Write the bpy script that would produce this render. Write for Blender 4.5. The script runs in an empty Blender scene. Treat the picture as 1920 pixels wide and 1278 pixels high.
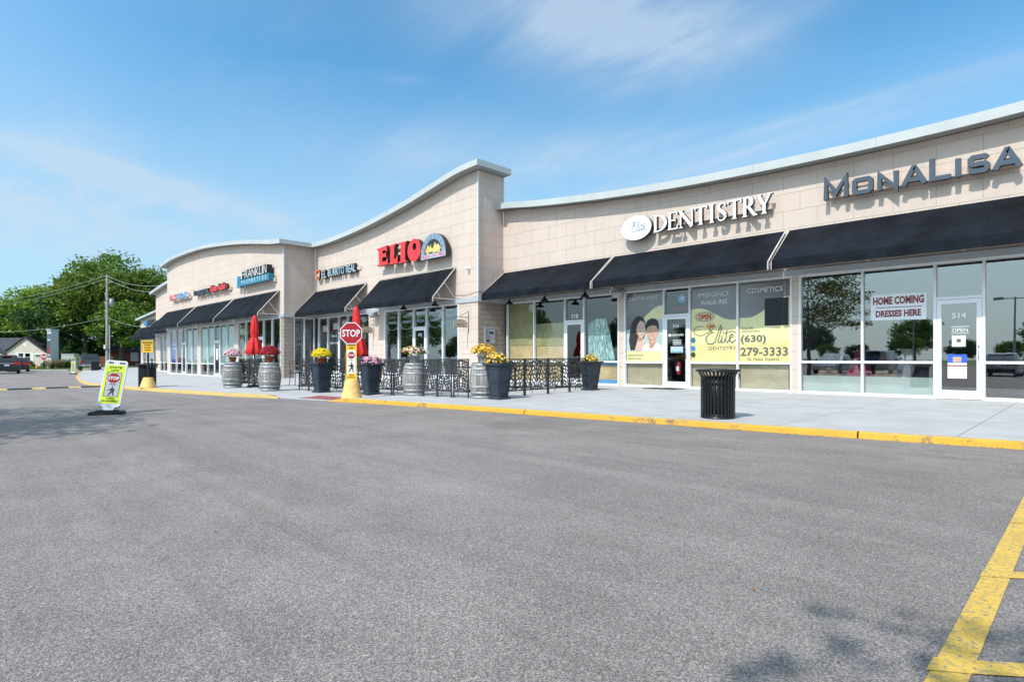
import bpy, math, random
from math import sin, cos, pi, radians, atan2, hypot, exp
from mathutils import Vector, Matrix

sc = bpy.context.scene
COL = sc.collection

# ---------------------------------------------------------------- camera
cd = bpy.data.cameras.new("camera"); cam = bpy.data.objects.new("camera", cd); COL.objects.link(cam)
cam.location = (0, 0, 1.08)
cam.rotation_euler = (radians(90), 0, radians(45.29))
cd.sensor_width = 36; cd.lens = 20.625; cd.shift_y = 0.0172
cd.clip_start = 0.05; cd.clip_end = 2000
sc.camera = cam

# ---------------------------------------------------------------- light
SUNDIR = Vector((-0.12, 1.0, -1.12)).normalized()
ld = bpy.data.lights.new("sun", 'SUN'); ld.energy = 2.95; ld.angle = radians(0.53); ld.color = (1.0, 0.955, 0.89)
lo = bpy.data.objects.new("sun", ld); COL.objects.link(lo)
lo.rotation_euler = SUNDIR.to_track_quat('-Z', 'Y').to_euler(); lo.location = (5, -30, 30)

sc.view_settings.view_transform = 'Standard'; sc.view_settings.look = 'None'
sc.view_settings.exposure = 0.50; sc.view_settings.gamma = 1.0
sc.view_settings.use_curve_mapping = False

class NT:
    """small node-tree helper"""
    def __init__(s, tree): s.t = tree; s.n = tree.nodes; s.l = tree.links
    def new(s, typ, **kw):
        n = s.n.new(typ)
        for k, v in kw.items(): setattr(n, k, v)
        return n
    def link(s, a, b): s.l.new(a, b)
    def val(s, sock, v):
        if hasattr(v, 'links'): s.l.new(v, sock)
        else: sock.default_value = v
    def math(s, op, a, b=None, c=None, clamp=False):
        n = s.n.new('ShaderNodeMath'); n.operation = op; n.use_clamp = clamp
        s.val(n.inputs[0], a)
        if b is not None: s.val(n.inputs[1], b)
        if c is not None: s.val(n.inputs[2], c)
        return n.outputs[0]
    def mix(s, f, a, b, mode='MIX'):
        n = s.n.new('ShaderNodeMix'); n.data_type = 'RGBA'; n.blend_type = mode
        s.val(n.inputs[0], f); s.val(n.inputs[6], a); s.val(n.inputs[7], b)
        return n.outputs[2]
    def noise(s, vec, scale, detail=3, rough=.5, dist=0):
        n = s.n.new('ShaderNodeTexNoise'); s.link(vec, n.inputs['Vector'])
        n.inputs['Scale'].default_value = scale; n.inputs['Detail'].default_value = detail
        n.inputs['Roughness'].default_value = rough; n.inputs['Distortion'].default_value = dist
        return n.outputs['Fac']
    def ramp(s, f, pts):
        n = s.n.new('ShaderNodeValToRGB'); s.link(f, n.inputs[0]); e = n.color_ramp.elements
        while len(e) < len(pts): e.new(0.5)
        for el, (p, c) in zip(e, pts):
            el.position = p; el.color = c if len(c) == 4 else (*c, 1)
        return n.outputs[0]
    def mapr(s, f, a, b, c, d):
        n = s.n.new('ShaderNodeMapRange'); s.val(n.inputs[0], f)
        for i, v in enumerate((a, b, c, d)): n.inputs[1+i].default_value = v
        return n.outputs[0]

def rgba(c): return (c[0], c[1], c[2], 1.0)
def G(v): return (v, v, v)

# ---------------------------------------------------------------- sky
world = bpy.data.worlds.new("World"); sc.world = world; world.use_nodes = True
w = NT(world.node_tree); w.n.clear()
sky = w.new('ShaderNodeTexSky'); sky.sky_type = 'NISHITA'; sky.sun_disc = False
sky.sun_elevation = radians(48); sky.sun_rotation = radians(188.5)
sky.air_density = 1.0; sky.dust_density = 0.8; sky.ozone_density = 2.2; sky.altitude = 200
tcw = w.new('ShaderNodeTexCoord'); DIR = tcw.outputs['Generated']
sepw = w.new('ShaderNodeSeparateXYZ'); w.link(DIR, sepw.inputs[0])
zz = w.math('MAXIMUM', sepw.outputs[2], 0.02)
zz = w.math('ADD', zz, 0.12)
cmb = w.new('ShaderNodeCombineXYZ')
w.link(w.math('DIVIDE', sepw.outputs[0], zz), cmb.inputs[0]); w.link(w.math('DIVIDE', sepw.outputs[1], zz), cmb.inputs[1])
PL = cmb.outputs[0]
mp = w.new('ShaderNodeMapping'); w.link(PL, mp.inputs[0]); mp.inputs['Rotation'].default_value = (0, 0, radians(38)); mp.inputs['Scale'].default_value = (0.55, 1.5, 1)
wisp = w.noise(mp.outputs[0], 1.7, 10, .60, .7)
fine = w.noise(mp.outputs[0], 5.0, 8, .62, .6)
def skydir(px, py):                                  # direction of a cloud as azimuth/elevation
    t = (px-960)/1100.; v = (672-py)/1100.
    return Vector((-.7107+.7034*t, .7034+.7107*t, v)).normalized()
def cloud(px, py, hu, hv, tilt, amt):
    c = skydir(px, py); up = Vector((0, 0, 1)); r = c.cross(up).normalized(); u = r.cross(c).normalized()
    e1 = (r*cos(tilt)+u*sin(tilt))/hu; e2 = (-r*sin(tilt)+u*cos(tilt))/hv
    out = []
    for e in (e1, e2):
        n = w.new('ShaderNodeVectorMath', operation='DOT_PRODUCT'); w.link(DIR, n.inputs[0]); n.inputs[1].default_value = e
        out.append(w.math('POWER', w.math('ABSOLUTE', w.math('SUBTRACT', n.outputs['Value'], e.dot(c))), 2))
    s = w.math('ADD', out[0], out[1])
    nf = w.new('ShaderNodeVectorMath', operation='DOT_PRODUCT'); w.link(DIR, nf.inputs[0]); nf.inputs[1].default_value = c
    front = w.math('GREATER_THAN', nf.outputs['Value'], 0)
    m = w.math('MULTIPLY', w.math('EXPONENT', w.math('MULTIPLY', s, -1.0)), amt)
    return w.math('MULTIPLY', m, front)
masks = [cloud(1090, 25, .20, .07, -.12, 1.2), cloud(1260, 95, .13, .055, .05, .95), cloud(1480, 30, .09, .02, .25, .45),
         cloud(250, 340, .20, .020, -.17, 1.9), cloud(60, 368, .10, .024, -.05, 1.5), cloud(120, 440, .3, .04, 0, .9),
         cloud(900, 300, .26, .05, -.03, .85), cloud(1180, 280, .13, .03, .1, .9), cloud(1500, 255, .30, .028, .16, .7), cloud(1560, 205, .30, .007, .11, .55),
         cloud(760, 150, .04, .008, 0, .3), cloud(80, 230, .15, .05, -.2, .5), cloud(700, 420, .5, .05, 0, .5)]
M = masks[0]
for m in masks[1:]: M = w.math('ADD', M, m)
base = w.mapr(wisp, .33, .66, 0, 1)
fin = w.mapr(fine, .3, .75, .55, 1.05)
den = w.math('MULTIPLY', w.math('MULTIPLY', w.math('ADD', base, .28), M), fin, clamp=True)
amb = w.math('MULTIPLY', w.mapr(wisp, .5, .85, 0, .35), fin)
hz = w.mapr(sepw.outputs[2], 0.0, .44, .90, 0.0)                # paler air low over the horizon
den = w.math('MAXIMUM', w.math('MULTIPLY', den, .66), w.math('MULTIPLY', amb, .6))
skyc = w.mix(1.0, sky.outputs[0], (0.84, 1.56, 1.66, 1), 'MULTIPLY')
skyc = w.mix(hz, skyc, (3.9, 5.3, 6.4, 1))
colr = w.mix(den, skyc, (4.7, 5.6, 6.6, 1))
# broad bright haze on the sun's side of the sky (behind the photographer)
gd = w.new('ShaderNodeVectorMath', operation='DOT_PRODUCT'); w.link(DIR, gd.inputs[0]); gd.inputs[1].default_value = -SUNDIR
gp = w.math('POWER', w.math('MAXIMUM', gd.outputs['Value'], 0.0), 1.6)
gl_ = w.mix(gp, (0, 0, 0, 1), (6.6, 6.0, 5.3, 1))
colr = w.mix(1.0, colr, gl_, 'ADD')
bg = w.new('ShaderNodeBackground'); w.link(colr, bg.inputs[0]); bg.inputs[1].default_value = 0.094
wo = w.new('ShaderNodeOutputWorld'); w.link(bg.outputs[0], wo.inputs[0])

# ---------------------------------------------------------------- materials
MATS = {}
def principled(name):
    m = bpy.data.materials.new(name); m.use_nodes = True; t = NT(m.node_tree)
    b = t.n['Principled BSDF']; tc = t.new('ShaderNodeTexCoord')
    MATS[name] = m
    return m, t, b, tc.outputs['Object']
def mat(name, col, rough=.6, var=.12, scale=6., bump=0., bscale=60., metal=0., spec=.5, col2=None):
    m, t, b, oc = principled(name)
    c2 = col2 or tuple(max(0, x*(1-var*2)) for x in col)
    c1 = tuple(min(1, x*(1+var)) for x in col) if not col2 else col
    f = t.noise(oc, scale, 5, .6)
    f = t.mapr(f, .3, .7, 0, 1)
    t.link(t.mix(f, rgba(c2), rgba(c1)), b.inputs['Base Color'])
    r = t.mapr(t.noise(oc, scale*2.3, 3), .3, .7, max(0.02, rough-.07), min(1, rough+.07)); t.link(r, b.inputs['Roughness'])
    b.inputs['Metallic'].default_value = metal; b.inputs['Specular IOR Level'].default_value = spec
    if bump:
        bn = t.new('ShaderNodeBump'); bn.inputs['Strength'].default_value = bump; bn.inputs['Distance'].default_value = .02
        t.link(t.noise(oc, bscale, 4, .6), bn.inputs['Height']); t.link(bn.outputs[0], b.inputs['Normal'])
    return m

def block_wall(name, bw, bh, zoff, xoff, c1, c2, mortar, mcol, bump, bscale, rough=.85, gap=.012, dist=.03):
    m, t, b, oc = principled(name)
    g = t.new('ShaderNodeNewGeometry')
    s = t.new('ShaderNodeSeparateXYZ'); t.link(g.outputs['Position'], s.inputs[0])
    u = t.math('ADD', t.math('ADD', s.outputs[0], s.outputs[1]), xoff)
    v = t.math('ADD', s.outputs[2], zoff)
    cb = t.new('ShaderNodeCombineXYZ'); t.link(u, cb.inputs[0]); t.link(v, cb.inputs[1])
    br = t.new('ShaderNodeTexBrick'); t.link(cb.outputs[0], br.inputs['Vector'])
    br.inputs['Scale'].default_value = 1; br.inputs['Brick Width'].default_value = bw; br.inputs['Row Height'].default_value = bh
    br.inputs['Mortar Size'].default_value = gap; br.inputs['Mortar Smooth'].default_value = .1; br.inputs['Bias'].default_value = 0
    br.inputs['Color1'].default_value = rgba(c1); br.inputs['Color2'].default_value = rgba(c2); br.inputs['Mortar'].default_value = rgba(mcol)
    pos = g.outputs['Position']
    big = t.mapr(t.noise(pos, .9, 6, .65), .3, .75, .945, 1.03)
    mpn = t.new('ShaderNodeMapping'); t.link(pos, mpn.inputs[0]); mpn.inputs['Scale'].default_value = (5, 5, .35)
    streak = t.mapr(t.noise(mpn.outputs[0], 1.2, 5, .7), .4, .8, 1.0, .91)
    cc = t.mix(1, br.outputs['Color'], big, 'MULTIPLY'); cc = t.mix(1, cc, streak, 'MULTIPLY')
    t.link(cc, b.inputs['Base Color'])
    b.inputs['Roughness'].default_value = rough; b.inputs['Specular IOR Level'].default_value = .25
    h = t.math('ADD', t.math('MULTIPLY', br.outputs['Fac'], -mortar), t.math('MULTIPLY', t.noise(pos, bscale, 6, .6), bump))
    bn = t.new('ShaderNodeBump'); bn.inputs['Strength'].default_value = 1; bn.inputs['Distance'].default_value = dist
    t.link(h, bn.inputs['Height']); t.link(bn.outputs[0], b.inputs['Normal'])
    return m
block_wall('panel_wall', .88, .49, .20, .34, (.63, .52, .445), (.62, .51, .437), .3, (.47, .385, .325), .4, 9, gap=.0065, dist=.014)
block_wall('split_block', .41, .205, 0, 0, (.40, .335, .285), (.345, .285, .24), .5, (.27, .225, .19), 1.0, 16, dist=.035)

def asphalt():
    m, t, b, _ = principled('asphalt')
    g = t.new('ShaderNodeNewGeometry'); p = g.outputs['Position']
    sxy = t.new('ShaderNodeSeparateXYZ'); t.link(p, sxy.inputs[0]); s_y = sxy.outputs[1]
    agg = t.new('ShaderNodeTexVoronoi'); agg.feature = 'F1'; t.link(p, agg.inputs['Vector']); agg.inputs['Scale'].default_value = 210
    aggc = t.new('ShaderNodeSeparateColor'); t.link(agg.outputs['Color'], aggc.inputs[0])
    agg2 = t.new('ShaderNodeTexVoronoi'); t.link(p, agg2.inputs['Vector']); agg2.inputs['Scale'].default_value = 130
    ag2c = t.new('ShaderNodeSeparateColor'); t.link(agg2.outputs['Color'], ag2c.inputs[0])
    f1 = t.noise(p, 120, 4, .75); f2 = t.noise(p, 1.1, 6, .62); f3 = t.noise(p, .16, 5, .6)
    col = t.ramp(aggc.outputs[0], [(0, G(.165)), (.35, G(.235)), (.7, (.285, .282, .283)), (1, (.40, .395, .39))])
    k = t.mapr(ag2c.outputs[1], 0, 1, .62, 1.36); col = t.mix(1, col, k, 'MULTIPLY')
    col = t.mix(1, col, t.mapr(f1, .3, .7, .62, 1.36), 'MULTIPLY')
    col = t.mix(1, col, t.mapr(f2, .3, .72, .84, 1.11), 'MULTIPLY')
    col = t.mix(1, col, t.mapr(f3, .3, .7, .93, 1.08), 'MULTIPLY')
    # tyre polished lanes along the kerb, thin light scuffs
    mpn = t.new('ShaderNodeMapping'); t.link(p, mpn.inputs[0]); mpn.inputs['Scale'].default_value = (.07, 1.6, 1); mpn.inputs['Rotation'].default_value = (0, 0, radians(-6))
    sc1 = t.noise(mpn.outputs[0], 1.6, 7, .7, .3)
    col = t.mix(1, col, t.mapr(sc1, .35, .7, .87, 1.11), 'MULTIPLY')
    # curved tyre scuffs, a dark damp looking patch and hairline cracks
    for ctr, sc_, lo_ in (((-9, -6, 0), 2.1, 1.12), ((6, -11, 0), 1.6, .90)):
        vs_ = t.new('ShaderNodeVectorMath', operation='DISTANCE'); t.link(p, vs_.inputs[0]); vs_.inputs[1].default_value = ctr
        cbn = t.new('ShaderNodeCombineXYZ'); t.link(t.math('MULTIPLY', vs_.outputs['Value'], sc_), cbn.inputs[0]); t.link(t.math('MULTIPLY', s_y, .02), cbn.inputs[1])
        col = t.mix(1, col, t.mapr(t.noise(cbn.outputs[0], 1.4, 6, .75), .5, .72, 1, lo_), 'MULTIPLY')
    vs_ = t.new('ShaderNodeVectorMath', operation='DISTANCE'); t.link(p, vs_.inputs[0]); vs_.inputs[1].default_value = (-6.6, 7.0, 0)
    col = t.mix(1, col, t.mapr(t.math('ADD', vs_.outputs['Value'], t.math('MULTIPLY', f2, 1.6)), 1.2, 1.9, .84, 1.0), 'MULTIPLY')
    wv = t.new('ShaderNodeVectorMath', operation='ADD'); t.link(p, wv.inputs[0]); nz_ = t.new('ShaderNodeTexNoise'); t.link(p, nz_.inputs['Vector']); nz_.inputs['Scale'].default_value = 1.3; nz_.inputs['Detail'].default_value = 5
    t.link(nz_.outputs['Color'], wv.inputs[1])
    ck = t.new('ShaderNodeTexVoronoi'); ck.feature = 'DISTANCE_TO_EDGE'; t.link(wv.outputs[0], ck.inputs['Vector']); ck.inputs['Scale'].default_value = .23
    crack = t.math('MULTIPLY', t.mapr(ck.outputs['Distance'], .0, .0022, 1, 0), t.mapr(f3, .5, .58, 0, 1))
    col = t.mix(t.math('MULTIPLY', crack, .45), col, (.06, .055, .05, 1))
    sp = t.new('ShaderNodeTexVoronoi'); t.link(p, sp.inputs['Vector']); sp.inputs['Scale'].default_value = 1.1
    spot = t.mapr(t.math('ADD', sp.outputs['Distance'], t.math('MULTIPLY', f1, .05)), .045, .075, .68, 1.0)
    col = t.mix(1, col, spot, 'MULTIPLY')
    t.link(t.mix(1, col, (.965, .86, .795, 1), 'MULTIPLY'), b.inputs['Base Color'])
    b.inputs['Roughness'].default_value = .88; b.inputs['Specular IOR Level'].default_value = .35
    bn = t.new('ShaderNodeBump'); bn.inputs['Strength'].default_value = .55; bn.inputs['Distance'].default_value = .006
    t.link(t.math('ADD', t.math('MULTIPLY', agg.outputs['Distance'], -1.), f1), bn.inputs['Height']); t.link(bn.outputs[0], b.inputs['Normal'])
asphalt()

def concrete():
    m, t, b, _ = principled('concrete')
    g = t.new('ShaderNodeNewGeometry'); p = g.outputs['Position']
    s = t.new('ShaderNodeSeparateXYZ'); t.link(p, s.inputs[0])
    u = t.math('ADD', s.outputs[0], 1.33)
    d = t.math('PINGPONG', u, 1.05)                          # joints every 2.1 m
    j1 = t.math('LESS_THAN', d, .009)
    v = t.math('PINGPONG', t.math('ADD', s.outputs[1], t.math('MULTIPLY', s.outputs[0], -.06)), 2.2)
    j2 = t.math('LESS_THAN', v, .008)
    j = t.math('MAXIMUM', j1, j2)
    f2 = t.noise(p, 1.3, 7, .65); f3 = t.noise(p, 22, 5, .65)
    col = t.ramp(f2, [(.25, (.365, .36, .355)), (.55, (.45, .443, .435)), (.8, (.49, .485, .475))])
    col = t.mix(1, col, t.mapr(f3, .3, .7, .94, 1.05), 'MULTIPLY')
    mpn = t.new('ShaderNodeMapping'); t.link(p, mpn.inputs[0]); mpn.inputs['Scale'].default_value = (.25, 3, 1)
    col = t.mix(1, col, t.mapr(t.noise(mpn.outputs[0], 1.2, 5, .6), .35, .75, 1.03, .90), 'MULTIPLY')
    sp = t.new('ShaderNodeTexVoronoi'); t.link(p, sp.inputs['Vector']); sp.inputs['Scale'].default_value = 1.7
    col = t.mix(1, col, t.mapr(sp.outputs['Distance'], .02, .035, .55, 1.0), 'MULTIPLY')
    col = t.mix(j, col, (.24, .23, .22, 1))
    t.link(col, b.inputs['Base Color']); b.inputs['Roughness'].default_value = .85; b.inputs['Specular IOR Level'].default_value = .3
    bn = t.new('ShaderNodeBump'); bn.inputs['Strength'].default_value = .3; bn.inputs['Distance'].default_value = .01
    t.link(t.math('ADD', t.math('MULTIPLY', j, -1.), f3), bn.inputs['Height']); t.link(bn.outputs[0], b.inputs['Normal'])
concrete()

def worn(name, col, under, thr, scale, rough=.7, fine=True):
    m, t, b, _ = principled(name)
    g = t.new('ShaderNodeNewGeometry'); p = g.outputs['Position']
    f = t.noise(p, scale, 8, .75)
    f2 = t.noise(p, 55 if fine else 20, 4, .7)
    k = t.mapr(t.math('ADD', f, t.math('MULTIPLY', f2, .45)), thr-.05, thr+.05, 1, 0)
    c = t.mix(t.mapr(t.noise(p, 2.5, 5, .6), .3, .7, 0, 1), rgba(tuple(x*.84 for x in col)), rgba(col))
    u = t.mix(f2, rgba(tuple(x*.6 for x in under)), rgba(tuple(x*1.4 for x in under)))
    grit = t.mapr(t.noise(p, 110, 3, .7), .35, .7, .74, 1.12) if fine else 1.0
    c = t.mix(1, c, grit, 'MULTIPLY') if fine else c
    t.link(t.mix(k, c, u), b.inputs['Base Color']); b.inputs['Roughness'].default_value = rough
    bn = t.new('ShaderNodeBump'); bn.inputs['Strength'].default_value = .4; bn.inputs['Distance'].default_value = .006
    t.link(f2, bn.inputs['Height']); t.link(bn.outputs[0], b.inputs['Normal'])
worn('kerb_paint', (.74, .41, .035), (.20, .14, .09), .625, 2.4)
worn('kerb_paint_pale', (.70, .47, .14), (.35, .3, .22), .62, 3.0)
worn('road_paint', (.78, .50, .09), (.30, .25, .15), .665, 30)
worn('road_paint_faded', (.40, .33, .17), (.21, .205, .2), .80, 7)
worn('red_mat', (.34, .10, .10), (.25, .12, .11), .55, 3)

def glass(name, tint, refl, dust=.0):
    m = bpy.data.materials.new(name); m.use_nodes = True; t = NT(m.node_tree); MATS[name] = m
    for n in list(t.n):
        if n.type == 'BSDF_PRINCIPLED': t.n.remove(n)
    out = [n for n in t.n if n.type == 'OUTPUT_MATERIAL'][0]
    tr = t.new('ShaderNodeBsdfTransparent'); tr.inputs[0].default_value = rgba(tint)
    gl = t.new('ShaderNodeBsdfGlossy'); gl.inputs['Roughness'].default_value = .004; gl.inputs[0].default_value = (1, 1, 1, 1)
    g = t.new('ShaderNodeNewGeometry')
    bn = t.new('ShaderNodeBump'); bn.inputs['Strength'].default_value = .05; bn.inputs['Distance'].default_value = .02
    t.link(t.noise(g.outputs['Position'], 1.1, 1), bn.inputs['Height']); t.link(bn.outputs[0], gl.inputs['Normal'])
    lw = t.new('ShaderNodeLayerWeight'); lw.inputs[0].default_value = .5
    f = t.math('ADD', t.math('MULTIPLY', t.math('POWER', lw.outputs['Facing'], 4), .6), refl, clamp=True)
    mx = t.new('ShaderNodeMixShader'); t.link(f, mx.inputs[0]); t.link(tr.outputs[0], mx.inputs[1]); t.link(gl.outputs[0], mx.inputs[2])
    t.link(mx.outputs[0], out.inputs[0])
glass('glass', (.84, .88, .87), .20)
glass('glass_clear', (.90, .94, .94), .11)
glass('glass_shop', (.76, .81, .82), .27)
glass('glass_dark', (.38, .45, .46), .30)
glass('car_glass', (.10, .12, .13), .10)

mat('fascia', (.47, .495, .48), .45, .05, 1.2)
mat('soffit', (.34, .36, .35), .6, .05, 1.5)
mat('band', (.44, .475, .50), .5, .05, 1.5)
mat('corner_trim', (.62, .64, .65), .5, .04)
mat('aluminium', (.78, .79, .80), .38, .04, 3, spec=.5)
mat('awning_cloth', (.0095, .012, .018), .85, .35, 1.1, .4, 6, spec=.14)
mat('awning_tube', (.62, .58, .54), .45, .08, 4)
mat('roofing', (.25, .25, .25), .9)
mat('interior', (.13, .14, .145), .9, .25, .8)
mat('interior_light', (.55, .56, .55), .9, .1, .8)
mat('interior_floor', (.20, .18, .16), .5, .2, 1)
mat('black', (.012, .012, .014), .5, .2)
mat('black_gloss', (.006, .007, .010), .32, .2, 9)
mat('dark_iron', (.055, .058, .064), .55, .35, 14, .1, 80, metal=.3)
mat('rust', (.16, .06, .035), .8, .4, 20)
mat('white', (.80, .80, .80), .45, .03)
mat('offwhite', (.72, .71, .68), .5, .05)
mat('slate', (.05, .072, .10), .45, .08, 2)
mat('letter_side', (.020, .018, .017), .4, .2)
mat('slate_side', (.02, .024, .03), .45, .1)
mat('red_sign', (.72, .030, .028), .35, .08, 2)
mat('red_paint', (.30, .008, .014), .4, .08, 3)
mat('stop_red', (.40, .008, .016), .38, .1, 3)
mat('lime', (.62, .76, .02), .45, .06, 3)
mat('sign_yellow', (.86, .50, .02), .45, .06, 3)
mat('cone_yellow', (.78, .50, .16), .65, .14, 5, .15, 30)
mat('plastic_white', (.66, .68, .70), .45, .07, 6)
mat('rubber', (.02, .02, .021), .75, .3, 12, .2, 50)
mat('grey_print', (.42, .43, .45), .5, .04)
mat('umbrella_red', (.66, .012, .014), .7, .16, 7, .3, 18)
mat('planter', (.026, .038, .056), .5, .2, 5, .15, 50)
mat('terracotta', (.50, .13, .05), .7, .15, 8)
mat('pot_grey', (.45, .45, .44), .7, .15, 8)
mat('soil', (.05, .035, .025), .95)
mat('hoop', (.42, .45, .47), .45, .22, 9, metal=.35)
mat('film_grey', (.15, .147, .16), .1, .05, .7, spec=1.0)
mat('film_yellow', (.74, .68, .34), .1, .08, .8, spec=1.0)
mat('film_gold', (.72, .60, .27), .1, .08, 2)
mat('film_text', (.10, .11, .09), .5, .05)
mat('film_sky', (.46, .56, .55), .12, .12, 1)
mat('kraft', (.58, .42, .22), .8, .16, 1.2, .5, 3)
mat('kraft_dark', (.33, .29, .14), .8, .18, 1.2, .4, 3)
mat('blue_tape', (.06, .28, .52), .6, .05)
mat('blind_tan', (.46, .38, .25), .8, .08, 3)
mat('blind_green', (.36, .52, .47), .8, .1, 2)
mat('blind_white', (.62, .68, .62), .8, .06, 2)
mat('skin', (.58, .34, .23), .5, .08, 4)
mat('skin_light', (.62, .43, .34), .5, .08, 4)
mat('skin_shade', (.47, .255, .165), .3)
mat('lip', (.45, .16, .13), .3)
mat('hair', (.03, .022, .02), .5, .2, 20)
mat('banner_red', (.22, .03, .035), .5, .05)
mat('teal', (.015, .17, .25), .4, .06)
mat('sky_blue', (.05, .22, .50), .4, .06)
mat('pale_blue', (.42, .56, .66), .4, .06)
mat('blue_film', (.03, .12, .55), .4, .1, 2)
mat('maroon_film', (.25, .05, .05), .4, .1, 2)
mat('orange', (.80, .18, .03), .5, .1, 4)
mat('tan_board', (.52, .42, .32), .6, .1, 5)
mat('pole_wood', (.38, .35, .30), .85, .2, 4, .3, 30)
mat('galvanised', (.42, .45, .46), .5, .1, 4, metal=.4)
mat('bark', (.09, .075, .06), .9, .3, 5, .5, 20)
mat('brick_red', (.18, .045, .035), .85, .25, 3, .2, 40)
mat('shingle', (.055, .06, .075), .9, .25, 3, .3, 20)
mat('siding', (.58, .52, .44), .8, .08, 1)
mat('cedar', (.36, .17, .07), .8, .2, 3)
mat('paint_black', (.02, .024, .032), .25, .1, 2, spec=.6)
mat('paint_grey', (.075, .085, .10), .3, .1, 2, spec=.6)
mat('paint_silver', (.42, .43, .45), .3, .05, 2, metal=.5)
mat('paint_blue', (.04, .10, .24), .28, .05, 2, spec=.6)
mat('tail_red', (.62, .01, .012), .25, .1, 6)
mat('chrome', (.65, .67, .70), .2, .05, 3, metal=.9)
mat('tyre', (.02, .02, .02), .8, .2, 9)
mat('speed_black', (.03, .03, .032), .8, .3, 6)
mat('fire', (.95, .46, .06), .4, .2, 5)
mat('flame_pale', (.95, .74, .30), .4, .15, 6)
mat('arch_blue', (.22, .33, .42), .5, .12, 4)
mat('fabric_dark', (.05, .05, .075), .9, .5, 4)
mat('fabric_pink', (.45, .03, .12), .8, .2, 4)
mat('fabric_tan', (.32, .22, .15), .8, .25, 4)
mat('furniture_wood', (.17, .085, .05), .6, .3, 5)

def foliage(name, c1, c2, c3=None, trans=.35):
    m, t, b, oc = principled(name)
    g = t.new('ShaderNodeNewGeometry')
    r = g.outputs['Random Per Island']
    f = t.mapr(t.noise(g.outputs['Position'], .55, 4, .6), .3, .7, 0, 1)
    k = t.math('ADD', t.math('MULTIPLY', r, .6), t.math('MULTIPLY', f, .4))
    pts = [(0, c1), (.6, c2)] + ([(1, c3)] if c3 else [(1, c2)])
    c = t.ramp(k, pts); t.link(c, b.inputs['Base Color']); b.inputs['Roughness'].default_value = .55; b.inputs['Specular IOR Level'].default_value = .3
    out = [n for n in t.n if n.type == 'OUTPUT_MATERIAL'][0]
    tl = t.new('ShaderNodeBsdfTranslucent'); t.link(c, tl.inputs[0])
    mx = t.new('ShaderNodeMixShader'); mx.inputs[0].default_value = trans
    t.link(b.outputs[0], mx.inputs[1]); t.link(tl.outputs[0], mx.inputs[2]); t.link(mx.outputs[0], out.inputs[0])
    return m
foliage('leaf_green', (.05, .11, .015), (.14, .24, .03), (.26, .33, .06))
foliage('leaf_dark', (.022, .06, .018), (.06, .13, .035), (.11, .18, .05))
foliage('leaf_bright', (.10, .19, .02), (.23, .35, .04), (.34, .42, .08))
foliage('leaf_olive', (.06, .11, .015), (.15, .22, .03), (.28, .31, .055))
foliage('leaf_locust', (.10, .12, .02), (.17, .19, .04), (.30, .24, .07))
foliage('grass', (.05, .11, .015), (.12, .22, .03), (.22, .30, .07))
foliage('dry_grass', (.30, .24, .13), (.42, .35, .2), (.5, .42, .26))
foliage('plant_green', (.03, .08, .01), (.07, .15, .02), (.14, .22, .05))
foliage('bloom_pink', (.62, .26, .36), (.80, .50, .56), (.85, .66, .66), .2)
foliage('bloom_red', (.20, .004, .012), (.42, .01, .03), (.55, .03, .05), .2)
foliage('bloom_yellow', (.75, .48, .01), (.86, .68, .01), (.90, .78, .05), .2)
foliage('bloom_gold', (.60, .32, .03), (.82, .52, .06), (.85, .65, .18), .2)
foliage('bloom_magenta', (.55, .10, .30), (.75, .22, .45), (.82, .45, .60), .2)
foliage('bloom_cream', (.75, .68, .35), (.85, .80, .6), (.88, .85, .75), .2)
foliage('litter', (.22, .07, .02), (.45, .16, .04), (.55, .34, .10), .1)

def lawn():
    m, t, b, _ = principled('lawn')
    g = t.new('ShaderNodeNewGeometry'); p = g.outputs['Position']
    col = t.ramp(t.noise(p, .8, 8, .7), [(.3, (.06, .10, .02)), (.55, (.12, .17, .035)), (.75, (.19, .21, .07))])
    t.link(t.mix(1, col, t.mapr(t.noise(p, 18, 4, .7), .3, .7, .7, 1.3), 'MULTIPLY'), b.inputs['Base Color']); b.inputs['Roughness'].default_value = .95
lawn()
def barrel_wood():
    m, t, b, oc = principled('barrel_wood')
    s = t.new('ShaderNodeSeparateXYZ'); t.link(oc, s.inputs[0])
    a = t.math('ARCTAN2', s.outputs[1], s.outputs[0]); st = t.math('MULTIPLY', a, 22/(2*pi))
    fr = t.math('FRACT', st); gap = t.math('LESS_THAN', fr, .07)
    wn = t.new('ShaderNodeTexWhiteNoise'); wn.noise_dimensions = '1D'; t.link(t.math('FLOOR', st), wn.inputs['W'])
    mpn = t.new('ShaderNodeMapping'); t.link(oc, mpn.inputs[0]); mpn.inputs['Scale'].default_value = (14, 14, 1.6)
    f = t.noise(mpn.outputs[0], 2, 7, .7)
    col = t.ramp(f, [(.3, (.13, .12, .115)), (.5, (.29, .275, .26)), (.75, (.44, .43, .415))])
    col = t.mix(1, col, t.mapr(wn.outputs[0], 0, 1, .72, 1.15), 'MULTIPLY')
    col = t.mix(gap, col, (.05, .045, .04, 1))
    low = t.mapr(s.outputs[2], .28, .10, 0, .75)
    col = t.mix(t.math('MULTIPLY', low, t.mapr(t.noise(oc, 5, 4), .35, .6, 0, 1)), col, (.09, .055, .04, 1))
    t.link(col, b.inputs['Base Color']); b.inputs['Roughness'].default_value = .8
barrel_wood()
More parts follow.
